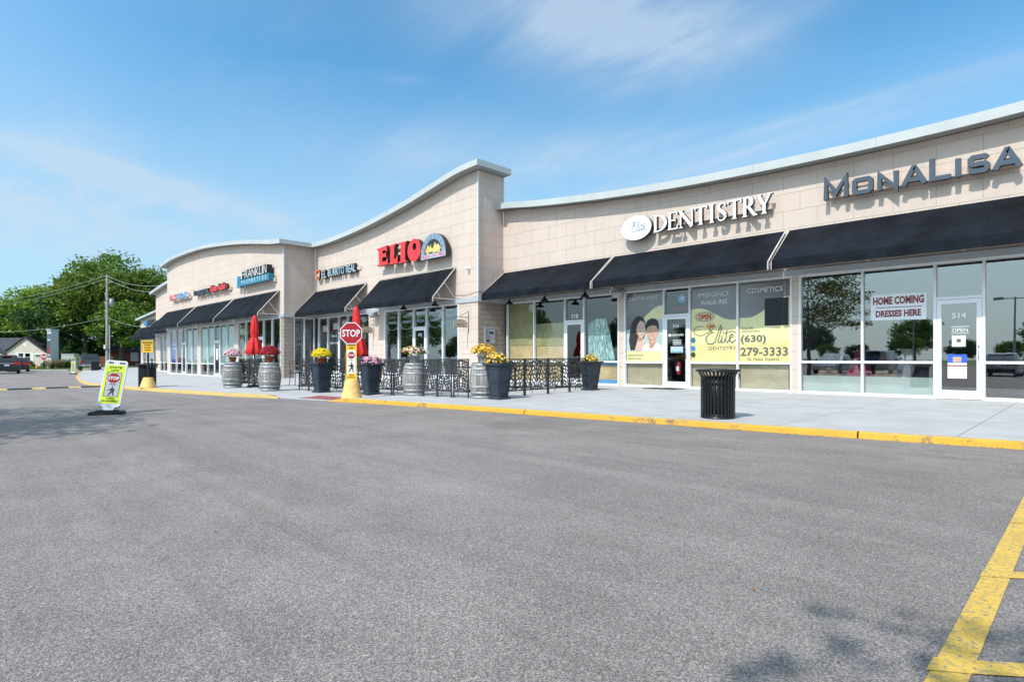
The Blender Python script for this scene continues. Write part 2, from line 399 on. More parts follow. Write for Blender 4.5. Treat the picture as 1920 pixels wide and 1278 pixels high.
def paint_drip():
    m, t, b, oc = principled('soaped_glass')
    mpn = t.new('ShaderNodeMapping'); t.link(oc, mpn.inputs[0]); mpn.inputs['Scale'].default_value = (9, 9, 2.2)
    f = t.noise(mpn.outputs[0], 1.6, 7, .75, .8)
    col = t.ramp(f, [(.42, (.06, .16, .14)), (.52, (.22, .40, .37)), (.62, (.62, .74, .70))])
    t.link(col, b.inputs['Base Color']); b.inputs['Roughness'].default_value = .7
paint_drip()

# ---------------------------------------------------------------- objects
def tag(o, label=None, cat=None, group=None, kind=None):
    if label: o['label'] = label
    if cat: o['category'] = cat
    if group: o['group'] = group
    if kind: o['kind'] = kind
    return o
def thing(name, label, cat, loc=(0, 0, 0), rz=0., group=None):
    o = bpy.data.objects.new(name, None); COL.objects.link(o); o.empty_display_size = .2
    o.location = loc; o.rotation_euler = (0, 0, rz)
    return tag(o, label, cat, group)
def copy_tree(o, parent=None):
    c = o.copy(); COL.objects.link(c)
    if parent: c.parent = parent
    for ch in o.children: copy_tree(ch, c)
    return c
def dup(o, loc, rz=None, label=None, group=None, scale=None):
    c = copy_tree(o); c.location = loc
    if rz is not None: c.rotation_euler[2] = rz
    if label: c['label'] = label
    if group: c['group'] = group
    if scale: c.scale = (scale,)*3
    return c

class MB:
    def __init__(s, off=(0, 0, 0)): s.v = []; s.f = []; s.m = []; s.off = Vector(off); s.k = 0; s.sm = []
    def add(s, vs, fs, mi=0, smooth=False):
        b = len(s.v); s.v += [tuple(p) for p in vs]
        for f in fs: s.f.append([i+b for i in f]); s.m.append(mi); s.sm.append(smooth)
    def box(s, x0, x1, y0, y1, z0, z1, mi=0):
        s.add([(x0, y0, z0), (x1, y0, z0), (x1, y1, z0), (x0, y1, z0), (x0, y0, z1), (x1, y0, z1), (x1, y1, z1), (x0, y1, z1)],
              [(0, 3, 2, 1), (4, 5, 6, 7), (0, 1, 5, 4), (1, 2, 6, 5), (2, 3, 7, 6), (3, 0, 4, 7)], mi)
    def quad(s, a, b, c, d, mi=0): s.add([a, b, c, d], [(0, 1, 2, 3)], mi)
    def prism(s, poly, o, u, v, n, t, mi=0, side=None):
        """poly in (u,v) coords from origin o, front face at o, extruded t along n"""
        o = Vector(o); u = Vector(u); v = Vector(v); n = Vector(n)
        A = [o+u*p[0]+v*p[1] for p in poly]; Bk = [p+n*t for p in A]; k = len(poly)
        area = sum(poly[i][0]*poly[(i+1) % k][1]-poly[(i+1) % k][0]*poly[i][1] for i in range(k))
        fw = list(range(k)); 
        if area < 0: fw.reverse()
        s.add(A, [fw], mi)
        s.add(A+Bk, [(i, (i+1) % k, k+(i+1) % k, k+i) for i in range(k)]+[[k+i for i in reversed(fw)]], mi if side is None else side)
    def tube(s, pts, r, n=6, mi=0, cap=True, r2=None):
        pts = [Vector(p) for p in pts]; rings = []; N = len(pts)
        for i, p in enumerate(pts):
            d = (pts[min(i+1, N-1)]-pts[max(i-1, 0)]).normalized()
            a = d.cross(Vector((0, 0, 1)));
            if a.length < .05: a = d.cross(Vector((1, 0, 0)))
            a.normalize(); b = d.cross(a)
            rr = r if r2 is None else r+(r2-r)*i/max(1, N-1)
            if isinstance(r, (list, tuple)): rr = r[i]
            rings.append([p+a*cos(2*pi*j/n)*rr+b*sin(2*pi*j/n)*rr for j in range(n)])
        vs = [q for R in rings for q in R]; fs = []
        for i in range(N-1):
            for j in range(n): fs.append((i*n+j, i*n+(j+1) % n, (i+1)*n+(j+1) % n, (i+1)*n+j))
        s.add(vs, fs, mi, True)
        if cap: s.add(rings[0], [list(range(n))], mi); s.add(rings[-1], [list(range(n))], mi)
    def lathe(s, prof, c=(0, 0, 0), n=24, mi=0, smooth=True, sx=1, sy=1):
        vs = []; fs = []
        for (r, z) in prof:
            for j in range(n): vs.append((c[0]+r*sx*cos(2*pi*j/n), c[1]+r*sy*sin(2*pi*j/n), c[2]+z))
        for i in range(len(prof)-1):
            for j in range(n): fs.append((i*n+j, i*n+(j+1) % n, (i+1)*n+(j+1) % n, (i+1)*n+j))
        s.add(vs, fs, mi, smooth)
        if prof[0][0] > 1e-4: s.add(vs[:n], [list(reversed(range(n)))], mi)
        if prof[-1][0] > 1e-4: s.add(vs[-n:], [list(range(n))], mi)
    def ribbon(s, pts, wd, o, u, v, n, t, mi=0, side=None, closed=False):
        """flat stroke of width wd along 2-D pts, extruded; every stroke sits 0.6 mm prouder than the last"""
        P = [Vector((p[0], p[1])) for p in pts]; N = len(P); L = []; R = []
        for i in range(N):
            if closed: a = (P[i]-P[i-1]).normalized(); b = (P[(i+1) % N]-P[i]).normalized()
            else:
                a = (P[i]-P[i-1]).normalized() if i else (P[1]-P[0]).normalized()
                b = (P[i+1]-P[i]).normalized() if i < N-1 else a
            na = Vector((-a.y, a.x)); nb = Vector((-b.y, b.x)); m_ = (na+nb)
            if m_.length < .2: m_ = na.copy()
            m_.normalize(); k = 1/max(.45, m_.dot(na))
            ww = (wd[i] if isinstance(wd, (list, tuple)) else wd)/2*k
            L.append(P[i]+m_*ww); R.append(P[i]-m_*ww)
        s.k += 1; d = .0006*(s.k % 9); o = Vector(o)-Vector(n)*d
        o = Vector(o); u = Vector(u); v = Vector(v); n = Vector(n)
        vs = [o+u*p.x+v*p.y for p in L]+[o+u*p.x+v*p.y for p in R]; bs = [q+n*(t+d) for q in vs]
        M_ = N if closed else N-1; ff = []; sf = []
        for i in range(M_):
            j = (i+1) % N
            ff.append((i, N+i, N+j, j)); sf.append((2*N+j, 3*N+j, 3*N+i, 2*N+i)); sf.append((i, j, 2*N+j, 2*N+i)); sf.append((N+j, N+i, 3*N+i, 3*N+j))
        if not closed: sf += [(0, 2*N, 3*N, N), (N-1, 2*N-1, 4*N-1, 3*N-1)]
        b0 = len(s.v); s.v += [tuple(q) for q in vs+bs]
        for f in ff: s.f.append([i+b0 for i in f]); s.m.append(mi); s.sm.append(False)
        for f in sf: s.f.append([i+b0 for i in f]); s.m.append(mi if side is None else side); s.sm.append(False)
    def text(s, txt, x0, z0, wd, ht, o, u, v, n, t=.002, mi=0, side=None, bold=0., shear=0.):
        vs, fs, fr = text_geo(txt, bold, shear)
        o = Vector(o); u = Vector(u); v = Vector(v); n = Vector(n)
        xs = [p[0] for p in vs]; ys = [p[1] for p in vs]; ax, bx, ay, by = min(xs), max(xs), min(ys), max(ys)
        W = [o+u*(x0+(p[0]-ax)/(bx-ax)*wd)+v*(z0+(p[1]-ay)/(by-ay)*ht)+n*(t*(0 if p[2] > 0 else 1)) for p in vs]
        b0 = len(s.v); s.v += [tuple(q) for q in W]
        for f, isf in zip(fs, fr):
            s.f.append([i+b0 for i in f]); s.m.append(mi if (isf or side is None) else side); s.sm.append(False)
    def build(s, name, mats, parent=None, label=None):
        me = bpy.data.meshes.new(name)
        if s.off.length: vv = [(a-s.off.x, b-s.off.y, c-s.off.z) for a, b, c in s.v]
        else: vv = s.v
        me.from_pydata(vv, [], s.f)
        if isinstance(mats, str): mats = [mats]
        for m_ in mats: me.materials.append(MATS[m_])
        me.polygons.foreach_set('material_index', s.m); me.polygons.foreach_set('use_smooth', s.sm); me.update()
        o = bpy.data.objects.new(name, me); COL.objects.link(o)
        if parent: o.parent = parent
        if label: o['label'] = label
        return o

_tg = {}
def text_geo(txt, bold=0., shear=0.):
    key = (txt, bold, shear)
    if key not in _tg:
        cu = bpy.data.curves.new('lettering', 'FONT'); cu.body = txt; cu.extrude = .5; cu.offset = bold; cu.shear = shear; cu.resolution_u = 2
        o = bpy.data.objects.new('lettering', cu); COL.objects.link(o)
        dg = bpy.context.evaluated_depsgraph_get(); me = bpy.data.meshes.new_from_object(o.evaluated_get(dg))
        vs = [tuple(v.co) for v in me.vertices]; fs = [list(p.vertices) for p in me.polygons]; fr = [abs(p.normal.z) > .5 for p in me.polygons]
        bpy.data.objects.remove(o); bpy.data.curves.remove(cu); bpy.data.meshes.remove(me)
        _tg[key] = (vs, fs, fr)
    return _tg[key]

X, Y, Z = Vector((1, 0, 0)), Vector((0, 1, 0)), Vector((0, 0, 1))
def arc(cx, cy, rx, ry, a0, a1, n=8): return [(cx+rx*cos(radians(a0+(a1-a0)*i/n)), cy+ry*sin(radians(a0+(a1-a0)*i/n))) for i in range(n+1)]
def smooth(t): t = max(0, min(1, t)); return t*t*(3-2*t)
def drop(x): return -.26*smooth((-24-x)/16)
def interp(P, x):
    """Catmull-Rom through (x, value) points, x rising"""
    if x <= P[0][0]: return P[0][1]
    if x >= P[-1][0]: return P[-1][1]
    for i in range(len(P)-1):
        if x <= P[i+1][0]: break
    x0, y0 = P[i]; x1, y1 = P[i+1]; h = x1-x0
    def sl(a, b): return (P[b][1]-P[a][1])/(P[b][0]-P[a][0])
    m0 = sl(max(i-1, 0), i+1); m1 = sl(i, min(i+2, len(P)-1)); t = (x-x0)/h
    return (2*t**3-3*t*t+1)*y0+(t**3-2*t*t+t)*h*m0+(-2*t**3+3*t*t)*y1+(t**3-t*t)*h*m1
def at(px, d): t = (px-960)/1100.; return ((-.7107+.7034*t)*d, (.7034+.7107*t)*d)

KERB = [(-95, 13.6), (-80, 12), (-64.7, 9.4), (-51.9, 7.4), (-45, 6.5), (-38.4, 5.75), (-30.4, 5.05), (-25.2, 4.87), (-21, 5.38), (-17.1, 6.2), (-15.6, 6.71), (-13.74, 7.15), (-12.55, 7.45), (-11.07, 7.71), (-9.1, 8.02), (-7.06, 8.25), (-5.16, 8.53), (-4.21, 8.64), (-3.19, 8.77), (-1.54, 9.04), (-.68, 9.2), (2, 9.6), (6, 10.0), (20, 10.6)]
def kerb(x): return interp(KERB, x)
def ramp_k(x): return smooth((abs(x+14.75)-.85)/.55)     # 0 in the dropped crossing, 1 elsewhere
def walk(x, y):
    e = y-kerb(x); r = ramp_k(x); r = r+(1-r)*smooth((e-.5)/1.2)
    return drop(x)+.005+.08*r+.045*smooth(e/8.)

# ================================================================ SETTING
def grid(name, xs, ys, zf, m, label=None):
    mb = MB(); nx, ny = len(xs), len(ys)
    vs = [(x, y, zf(x, y)) for x in xs for y in ys]
    fs = [(i*ny+j, (i+1)*ny+j, (i+1)*ny+j+1, i*ny+j+1) for i in range(nx-1) for j in range(ny-1)]
    mb.add(vs, fs); o = mb.build(name, m); return tag(o, kind='structure')
def fr(a, b, s): n = max(1, int(round((b-a)/s))); return [a+(b-a)*i/n for i in range(n+1)]
grid('ground', [-900, -400, -200, -100, 0, 100, 400, 900], [-900, -400, -100, 0, 100, 400, 900], lambda x, y: -.285, 'lawn')
grid('parking_lot', fr(-84, -20, 2)+fr(-20, 60, 8)[1:], fr(-95, 60, 6), lambda x, y: drop(x), 'asphalt')
grid('side_road', [-93.5, -84.0], [10.5, 19.5], lambda x, y: -.256, 'asphalt')
# pavement in front of the shops
xs = sorted(set(fr(-90, -18, 1.2)+fr(-18, -12, .2)+fr(-12, 20, 1.)))
mb = MB(); ny = 14; vs = []
for x in xs:
    k = kerb(x); y0 = k+.14*ramp_k(x) if -16.6 < x < -12.9 else k+.14
    for j in range(ny):
        e = (j/(ny-1))**1.6; y = y0+(19.5-y0)*e; vs.append((x, y, walk(x, y)))
mb.add(vs, [(i*ny+j, (i+1)*ny+j, (i+1)*ny+j+1, i*ny+j+1) for i in range(len(xs)-1) for j in range(ny-1)])
tag(mb.build('pavement', 'concrete'), kind='structure')
def kerb_piece(name, x0, x1, m, label=None):
    mb = MB(); xs = fr(x0, x1, .5); n = len(xs); vs = []
    for x in xs:
        k = kerb(x); d = .01; s = (kerb(x+d)-kerb(x-d))/(2*d); nx, ny_ = -s/hypot(1, s), 1/hypot(1, s)
        r = ramp_k(x)
        for e, z in ((0, drop(x)-.05), (.0, drop(x)+.008), (.012, walk(x, k)*1+.0-.012), (.035, walk(x, k)+.003), (.155, walk(x, k+.15)+.005), (.16, walk(x, k+.15)-.02)):
            vs.append((x+nx*e, k+ny_*e, z))
    m_ = 6
    for j in range(m_-1): mb.add(vs, [(i*m_+j, (i+1)*m_+j, (i+1)*m_+j+1, i*m_+j+1) for i in range(n-1)], 1 if j >= 3 else 0)
    mb.add(vs[:m_], [list(range(m_))]); mb.add(vs[-m_:], [list(reversed(range(m_)))])
    tag(mb.build(name, [m, 'kerb_paint_pale']), kind='structure')
kerb_piece('kerb', -13.85, -7.92, 'kerb_paint'); kerb_piece('kerb', -7.9, -2.36, 'kerb_paint'); kerb_piece('kerb', -2.34, 20, 'kerb_paint')
kerb_piece('kerb', -90, -15.75, 'kerb_paint_pale')

# painted markings
def stripe(name, pts, wd, m, z=.003):
    mb = MB(); P = [Vector(p) for p in pts]; vs = []
    for i, p in enumerate(P):
        d = (P[min(i+1, len(P)-1)]-P[max(i-1, 0)]).normalized(); nn = Vector((-d.y, d.x))
        for s in (-.5, .5): q = p+nn*wd*s; vs.append((q.x, q.y, drop(q.x)+z))
    mb.add(vs, [(2*i, 2*i+1, 2*i+3, 2*i+2) for i in range(len(P)-1)]); tag(mb.build(name, m), kind='structure')
stripe('parking_line', [(-.40, 6.9), (-.385, 5), (-.37, 2), (-.35, -1)], .105, 'road_paint')
for i, yy in enumerate((5.2, 3.86, 2.62, 1.4)):
    hm = MB(); P_ = [(-.435, yy-.11), (-.33, yy-.04), (.25, yy+.42), (2.0, yy+1.7)]; hm.add([(a, b+q, .0055) for a, b in P_ for q in (-.062, .062)], [(2*k, 2*k+1, 2*k+3, 2*k+2) for k in range(3)]); tag(hm.build('hatch_line', 'road_paint'), kind='structure')
stripe('parking_line', [(2.25, 6.9), (2.25, -1)], .105, 'road_paint')
stripe('crosswalk_line', [(-15.2, 6.3), (-15.4, 3.5), (-15.0, 0.5), (-14.8, -8)], .11, 'road_paint_faded')
stripe('crosswalk_line', [(-13.45, 6.6), (-13.35, 4.5), (-13.1, 2.2), (-12.9, -8)], .11, 'road_paint_faded')
mb = MB(); nxx, nyy = 38, 15                                                          # truncated-dome warning mat in the dropped kerb
cx0, cy0 = -15.55, 7.12
def matp(a, b): return (cx0+a+b*.05, cy0+a*.18+b)
def mz(p): return walk(p[0], p[1])+.006
c4 = [matp(0, 0), matp(1.7, 0), matp(1.7, .62), matp(0, .62)]
na = 12; vs = []
for i in range(na+1):
    for j in range(5):
        p = matp(1.7*i/na, .62*j/4); vs.append((p[0], p[1], mz(p)))
mb.add(vs, [(i*5+j, (i+1)*5+j, (i+1)*5+j+1, i*5+j+1) for i in range(na) for j in range(4)])
for i in range(nxx-1):
    for j in range(nyy-1):
        p = matp(.04+1.62*i/(nxx-2), .03+.56*j/(nyy-2)); z = mz(p); r = .011
        mb.add([(p[0]-r, p[1]-r, z), (p[0]+r, p[1]-r, z), (p[0]+r, p[1]+r, z), (p[0]-r, p[1]+r, z), (p[0], p[1], z+.009)], [(0, 1, 4), (1, 2, 4), (2, 3, 4), (3, 0, 4)])
tag(mb.build('warning_mat', 'red_mat'), 'red tactile paving mat set into the dropped kerb beside the stop sign', 'tactile paving')

# speed bump
sb = thing('speed_bump', 'low black and yellow striped rubber speed bump crossing the lane at far left', 'speed bump', (-27.2, 1, drop(-27.2)))
p0 = Vector((-28.1, 4.78)); p1 = Vector((-25.2, -4.5)); L = (p1-p0).length; dd = (p1-p0).normalized(); nn = Vector((-dd.y, dd.x))
s = 0; i = 0
while s < L-.1:
    ln = .74 if i % 2 == 0 else .42; q = min(L, s+ln)
    pr = [(-.15, 0), (-.1, .035), (-.04, .05), (.04, .05), (.1, .035), (.15, 0)]
    t_ = MB(sb.location)
    A = [];
    for e in (s, q):
        for a, z in pr: c = p0+dd*e+nn*a; A.append((c.x, c.y, z+drop(c.x)+.001))
    t_.add(A, [(j, j+1, 7+j, 6+j) for j in range(5)]+[(0, 1, 2, 3, 4, 5), (11, 10, 9, 8, 7, 6)]); s = q; i += 1
    t_.build('rubber_section' if i % 2 else 'yellow_section', 'speed_black' if i % 2 else 'cone_yellow', sb)

# ================================================================ THE SHOPPING CENTRE
B0 = (-25, 15, 0)
bld = thing('shopping_center', 'long beige panelled shop row with curved metal rooflines and stepped facades', 'building', B0)
def BM(): return MB(B0)
YA, YB, YC, YD, YE = 17.0, 15.58, 13.76, 15.4, 17.8
cA = [(-17.67, 7.45), (-17.1, 7.41), (-15.5, 7.19), (-12.95, 6.92), (-11, 6.76), (-8.84, 6.63), (-5.74, 6.54), (-3.32, 6.53), (-1.2, 6.58), (2, 6.78), (6, 7.2), (11, 7.9), (18, 8.6)]
cB = [(-31.7, 7.56), (-30.5, 7.52), (-28.8, 7.54), (-25.56, 7.76), (-22.31, 8.16), (-20.19, 8.53), (-19.23, 8.70), (-18.31, 8.83), (-17.22, 8.88)]
cC = [(-54.8, 8.72), (-52, 8.98), (-49.4, 9.04), (-46, 8.99), (-43.7, 8.89), (-40, 8.58), (-36.76, 8.24), (-33.9, 7.85), (-32.6, 7.66), (-31.22, 7.53)]
cD = [(-65, 7.45), (-60, 7.95), (-54, 8.35)]
cE = [(-83, 5.75), (-74, 6.3), (-64, 7.0)]
def section(x0, x1, Yp, crv, fx0, fx1, back, zb=3.53, wb=.0):
    f = lambda x: interp(crv, x)
    w_ = BM(); xs_ = fr(x0, x1, .8); n = len(xs_)
    top = [(x-x0, f(x)-.22-zb) for x in xs_]
    poly = [(0, 0), (x1-x0, 0)]+list(reversed(top))
    w_.prism(poly, (x0, Yp, zb), X, Z, Y, back)
    w_.build('wall', 'panel_wall', bld)
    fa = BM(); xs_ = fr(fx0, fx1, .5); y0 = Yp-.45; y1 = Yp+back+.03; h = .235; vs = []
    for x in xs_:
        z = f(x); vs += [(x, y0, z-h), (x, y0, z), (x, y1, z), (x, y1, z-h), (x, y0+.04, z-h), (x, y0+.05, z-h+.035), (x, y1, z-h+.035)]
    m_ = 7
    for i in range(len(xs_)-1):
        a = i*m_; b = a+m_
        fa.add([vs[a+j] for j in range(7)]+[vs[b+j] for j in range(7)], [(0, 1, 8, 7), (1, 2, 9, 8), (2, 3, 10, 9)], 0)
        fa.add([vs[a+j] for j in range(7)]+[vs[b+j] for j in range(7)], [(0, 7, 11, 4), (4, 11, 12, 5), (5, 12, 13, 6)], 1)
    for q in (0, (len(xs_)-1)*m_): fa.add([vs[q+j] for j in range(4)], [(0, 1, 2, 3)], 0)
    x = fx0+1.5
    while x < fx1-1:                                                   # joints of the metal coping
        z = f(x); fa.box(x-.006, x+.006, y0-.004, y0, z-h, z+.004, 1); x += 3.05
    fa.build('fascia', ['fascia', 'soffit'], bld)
section(-17.67, 16, YA, cA, -17.95 if False else -17.665, 16.3, .9)
section(-31.7, -17.67, YB, cB, -31.24, -17.22, 1.40)
section(-54.1, -31.7, YC, cC, -54.55, -31.25, 1.80)
section(-64.4, -54.1, YD, cD, -64.85, -54.1, .8)
section(-81, -64.4, YE, cE, -81.6, -64.4, .8)
# corner flashings
for bx_ in ((-17.70, -17.635, YB-.035, YB+.03, 3.53, 8.6), (-31.73, -31.665, YC-.035, YC+.03, 3.53, 7.25), (-17.69, -17.64, YB+1.37, YB+1.42, 7.45, 8.6)):
    cf = BM(); cf.box(*bx_); cf.build('corner_flashing', 'corner_trim', bld)
# low roofs and back walls
rf = BM()
rf.box(-17.5, 15.5, YA+.92, 34, 4.6, 4.75); rf.box(-31.6, -17.52, YB+1.45, 34, 4.62, 4.78); rf.box(-54, -31.62, YC+1.85, 34, 4.6, 4.76); rf.box(-80.5, -54.02, YE+.9, 34, 4.6, 4.74)
rf.box(-81, 16, 34.02, 34.3, -.3, 5.2); rf.box(15.6, 15.95, YA+1, 34, 0, 5.2); rf.box(-81, -80.6, YE+1, 34, -.3, 5)
rf.build('roof', 'roofing', bld)
ra = BM(); 
ra.prism([(0, 0), (17, 0), (17, 1.2), (0, 1.2)], (-54.12, YC+1.8, 4.7), Y, Z, X, .3)
ra.build('gable_wall', 'panel_wall', bld)
# head band over the shopfronts
bd = BM(); bh0, bh1 = 3.37, 3.535
bd.box(-17.67, 16, YA-.05, YA+.3, bh0, bh1); bd.box(-31.65, -17.62, YB-.05, YB+.3, bh0, bh1)
bd.box(-54.15, -31.65, YC-.05, YC+.3, bh0, bh1); bd.box(-64.4, -54.1, YD-.05, YD+.3, bh0-.1, bh1); bd.box(-81, -64.4, YE-.05, YE+.3, bh0-.1, bh1)
bd.prism([(YB+.3, bh0), (YA-.052, bh0), (YA-.052, bh1), (YB+.3, bh1)], (-17.62, 0, 0), Y, Z, X, -.3)
bd.prism([(YC+.3, bh0), (YB-.052, bh0), (YB-.052, bh1), (YC+.3, bh1)], (-31.65, 0, 0), Y, Z, X, -.3)
bd.build('head_band', 'band', bld)
# interiors
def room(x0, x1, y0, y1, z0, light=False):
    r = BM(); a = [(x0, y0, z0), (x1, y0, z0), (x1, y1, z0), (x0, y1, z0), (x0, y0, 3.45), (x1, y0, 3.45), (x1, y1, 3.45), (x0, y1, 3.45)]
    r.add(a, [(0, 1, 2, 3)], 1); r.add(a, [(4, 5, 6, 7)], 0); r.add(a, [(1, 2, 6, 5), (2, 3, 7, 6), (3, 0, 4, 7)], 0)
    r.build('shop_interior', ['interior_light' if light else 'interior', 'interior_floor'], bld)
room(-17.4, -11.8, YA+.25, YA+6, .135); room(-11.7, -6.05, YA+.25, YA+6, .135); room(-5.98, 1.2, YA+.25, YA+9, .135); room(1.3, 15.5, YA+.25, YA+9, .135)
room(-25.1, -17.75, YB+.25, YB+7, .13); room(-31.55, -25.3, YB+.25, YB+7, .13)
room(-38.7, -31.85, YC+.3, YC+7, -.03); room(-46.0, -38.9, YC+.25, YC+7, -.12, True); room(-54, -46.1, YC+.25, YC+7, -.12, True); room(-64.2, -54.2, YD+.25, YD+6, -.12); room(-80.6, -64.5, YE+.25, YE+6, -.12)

# pillars
def pillar(x0, x1, y0, y1, z0, m, z1=3.37):
    p = BM(); p.box(x0, x1, y0, y1, z0, z1); p.build('pillar', m, bld)
pillar(-11.868, -11.662, YA-.012, YA+.25, .0, 'panel_wall'); pillar(-6.108, -5.928, YA-.012, YA+.25, .0, 'panel_wall'); pillar(1.155, 1.345, YA-.012, YA+.25, .0, 'panel_wall'); pillar(6.4, 6.6, YA-.012, YA+.25, .0, 'panel_wall')
pillar(-25.84, -24.52, YB-.003, YB+.3, -.03, 'panel_wall')
pillar(-18.87, -17.672, YB-.002, YB+.4, -.03, 'panel_wall'); 
rb = BM(); rb.box(-17.95, -17.66, YB+.002, YA+.1, -.03, 3.368); rb.build('pillar', 'split_block', bld)
pillar(-32.1, -31.70, YC, YC+.56, -.2, 'split_block')
pillar(-39.07, -38.52, YC-.003, YC+.3, -.3, 'panel_wall'); pillar(-46.35, -45.78, YC-.003, YC+.3, -.35, 'panel_wall'); pillar(-54.1, -53.3, YC-.003, YC+.4, -.35, 'panel_wall')
pillar(-64.4, -62.9, YD-.003, YD+.4, -.35, 'panel_wall'); pillar(-81, -80.2, YE-.003, YE+.4, -.35, 'panel_wall'); pillar(-71.5, -70.9, YE-.003, YE+.4, -.35, 'panel_wall')
tb = BM(); tb.box(-81, -54.1, YE+.41, YE+.9, 3.5, 4.8); tb.build('gable_wall', 'panel_wall', bld)

# shopfronts
def front(o, u, n_in, ms, z0, zh, mid=None, door=None, dtop=2.36, gl='glass', fw=.055, bw=.07, nomid=(), doorlabel=None, handle=True):
    """aluminium framing at origin o along u, ms = mullion centres, n_in points indoors"""
    o = Vector(o); f = BM(); e = .025
    def bar(a0, a1, b0, b1, pr=e, dp=.11): f.prism([(a0, b0), (a1, b0), (a1, b1), (a0, b1)], o-n_in*pr, u, Z, n_in, dp)
    for i, m_ in enumerate(ms): bar(m_-fw/2, m_+fw/2, z0, zh)
    segs = []
    for i in range(len(ms)-1):
        a, b = ms[i]+fw/2, ms[i+1]-fw/2
        bar(a, b, zh-.05, zh, e-.004)
        if door is not None and i == door:
            bar(a, b, dtop, dtop+.06, e-.003)
            segs.append((a, b, dtop+.06, zh-.05)); continue
        bar(a, b, z0, z0+bw, e-.004)
        if mid is not None and i not in nomid:
            bar(a, b, mid-.03, mid+.03, e-.003); segs += [(a, b, z0+bw, mid-.03), (a, b, mid+.03, zh-.05)]
        else: segs.append((a, b, z0+bw, zh-.05))
    fo = f.build('shopfront_frame', 'aluminium', bld)
    def pane(par, a, b, c, d, ins=.05):
        g_ = BM(); p = o+n_in*ins
        q = [p+u*a+Z*c, p+u*b+Z*c, p+u*b+Z*d, p+u*a+Z*d]
        g_.add(q, [(0, 1, 2, 3)]); g_.build('glass_pane', gl, par)
    for s_ in segs: pane(fo, *s_)
    if door is not None:
        a, b = ms[door]+fw/2+.006, ms[door+1]-fw/2-.006; d = BM(); zz0 = z0+.012; zt = dtop-.008; st = .095
        for (p0_, p1_, q0, q1) in ((a, a+st, zz0, zt), (b-st, b, zz0, zt), (a+st, b-st, zz0, zz0+.2), (a+st, b-st, zt-.1, zt)):
            d.prism([(p0_, q0), (p1_, q0), (p1_, q1), (p0_, q1)], o-n_in*.02, u, Z, n_in, .05)
        do = d.build('door', 'aluminium', bld)
        pane(do, a+st, b-st, zz0+.2, zt-.1, .01)
        h = BM(); hx = b-.05
        P = [o-n_in*.02+u*hx+Z*(z0+.95), o-n_in*.09+u*hx+Z*(z0+.95), o-n_in*.09+u*hx+Z*(z0+1.25), o-n_in*.02+u*hx+Z*(z0+1.25)]
        h.tube(P, .014, 6); h.build('door_handle', 'chrome', do)
        return fo, do
    return fo, None
sA = .13
front((0, YA, 0), X, Y, [-17.45, -15.93, -14.34, -13.43, -11.9], sA, 3.37, .97, 2, 2.45, gl='glass_clear')
front((0, YA, 0), X, Y, [-11.635, -10.13, -9.21, -7.66, -6.135], sA, 3.37, .95, 1, 2.45, gl='glass_clear')
front((0, YA, 0), X, Y, [-5.90, -4.38, -2.845, -1.93, -.35, 1.13], sA, 3.37, .99, 2, 2.47, gl='glass_shop')
front((0, YA, 0), X, Y, [1.37, 2.9, 4.4, 5.3, 6.37], sA, 3.37, .99, 2, 2.45)
front((0, YA, 0), X, Y, [6.63, 8.2, 9.8, 11.4, 13, 15.6], sA, 3.37, .99)
front((0, YB, 0), X, Y, [-24.47, -23.3, -22.1, -21.13, -19.96, -18.9], .10, 3.37, None, 2, 2.45, bw=.3, fw=.075, gl='glass_shop')
front((0, YB, 0), X, Y, [-31.3, -30.22, -29.0, -28.05, -27.1, -25.87], .10, 3.37, None, 2, 2.45, bw=.3)
front((-31.735, 0, 0), Y, -X, [YC+.6, YC+1.19, YB-.04], .0, 3.37, None, None, bw=.3)
front((0, YC, 0), X, Y, [-38.49, -37.21, -35.95, -34.5, -33.3, -32.13], -.06, 3.37, .75, 2, 2.3)
front((0, YC, 0), X, Y, [-45.75, -44.23, -42.83, -41.73, -40.44, -39.1], -.14, 3.37, .72, 2, 2.25)
front((0, YC, 0), X, Y, [-53.27, -51.6, -50.1, -49.1, -47.7, -46.38], -.14, 3.37, .72, 2, 2.25)
front((0, YD, 0), X, Y, [-62.87, -61.6, -60.2, -58.8, -57.3, -55.8, -54.2], -.14, 3.27, .72)
front((0, YE, 0), X, Y, [-80.1, -78.6, -77, -75.4, -74, -72.6, -71.6], -.14, 3.27, .72)
front((0, YE, 0), X, Y, [-70.8, -69.3, -68, -66.7, -65.5, -64.5], -.14, 3.27, .72)

# blinds, paper and low walls seen behind the glass
def backing(name, x0, x1, z0, z1, Yp, m, ins=.13, label=None):
    b = BM(); b.box(x0, x1, Yp+ins, Yp+ins+.02, z0, z1); return b.build(name, m, bld, label)
backing('paper_cover', -17.4, -16.0, .2, 1.62, YA, 'kraft', .12); backing('paper_cover', -17.4, -16.0, 1.62, 3.3, YA, 'kraft_dark', .10, 'olive brown paper taped inside the window')
backing('paper_cover', -15.9, -14.4, .2, 1.58, YA, 'kraft', .12); backing('paper_cover', -15.9, -14.4, 1.58, 2.45, YA, 'kraft_dark', .10)
backing('paper_cover', -13.38, -11.95, .2, .92, YA, 'kraft', .12)
tp = BM(); tp.box(-13.38, -11.95, YA+.085, YA+.1, .86, .94); tp.box(-13.38, -11.95, YA+.085, YA+.1, .2, .33); tp.build('masking_tape', 'blue_tape', bld)
so = BM(); so.add([(-13.3, YA+.075, 1.02), (-12.1, YA+.075, 1.02), (-12.35, YA+.075, 2.1), (-12.5, YA+.075, 2.5), (-12.9, YA+.075, 2.52), (-13.28, YA+.075, 2.35)], [(0, 1, 2, 3, 4, 5)]); so.build('soaped_patch', 'soaped_glass', bld)
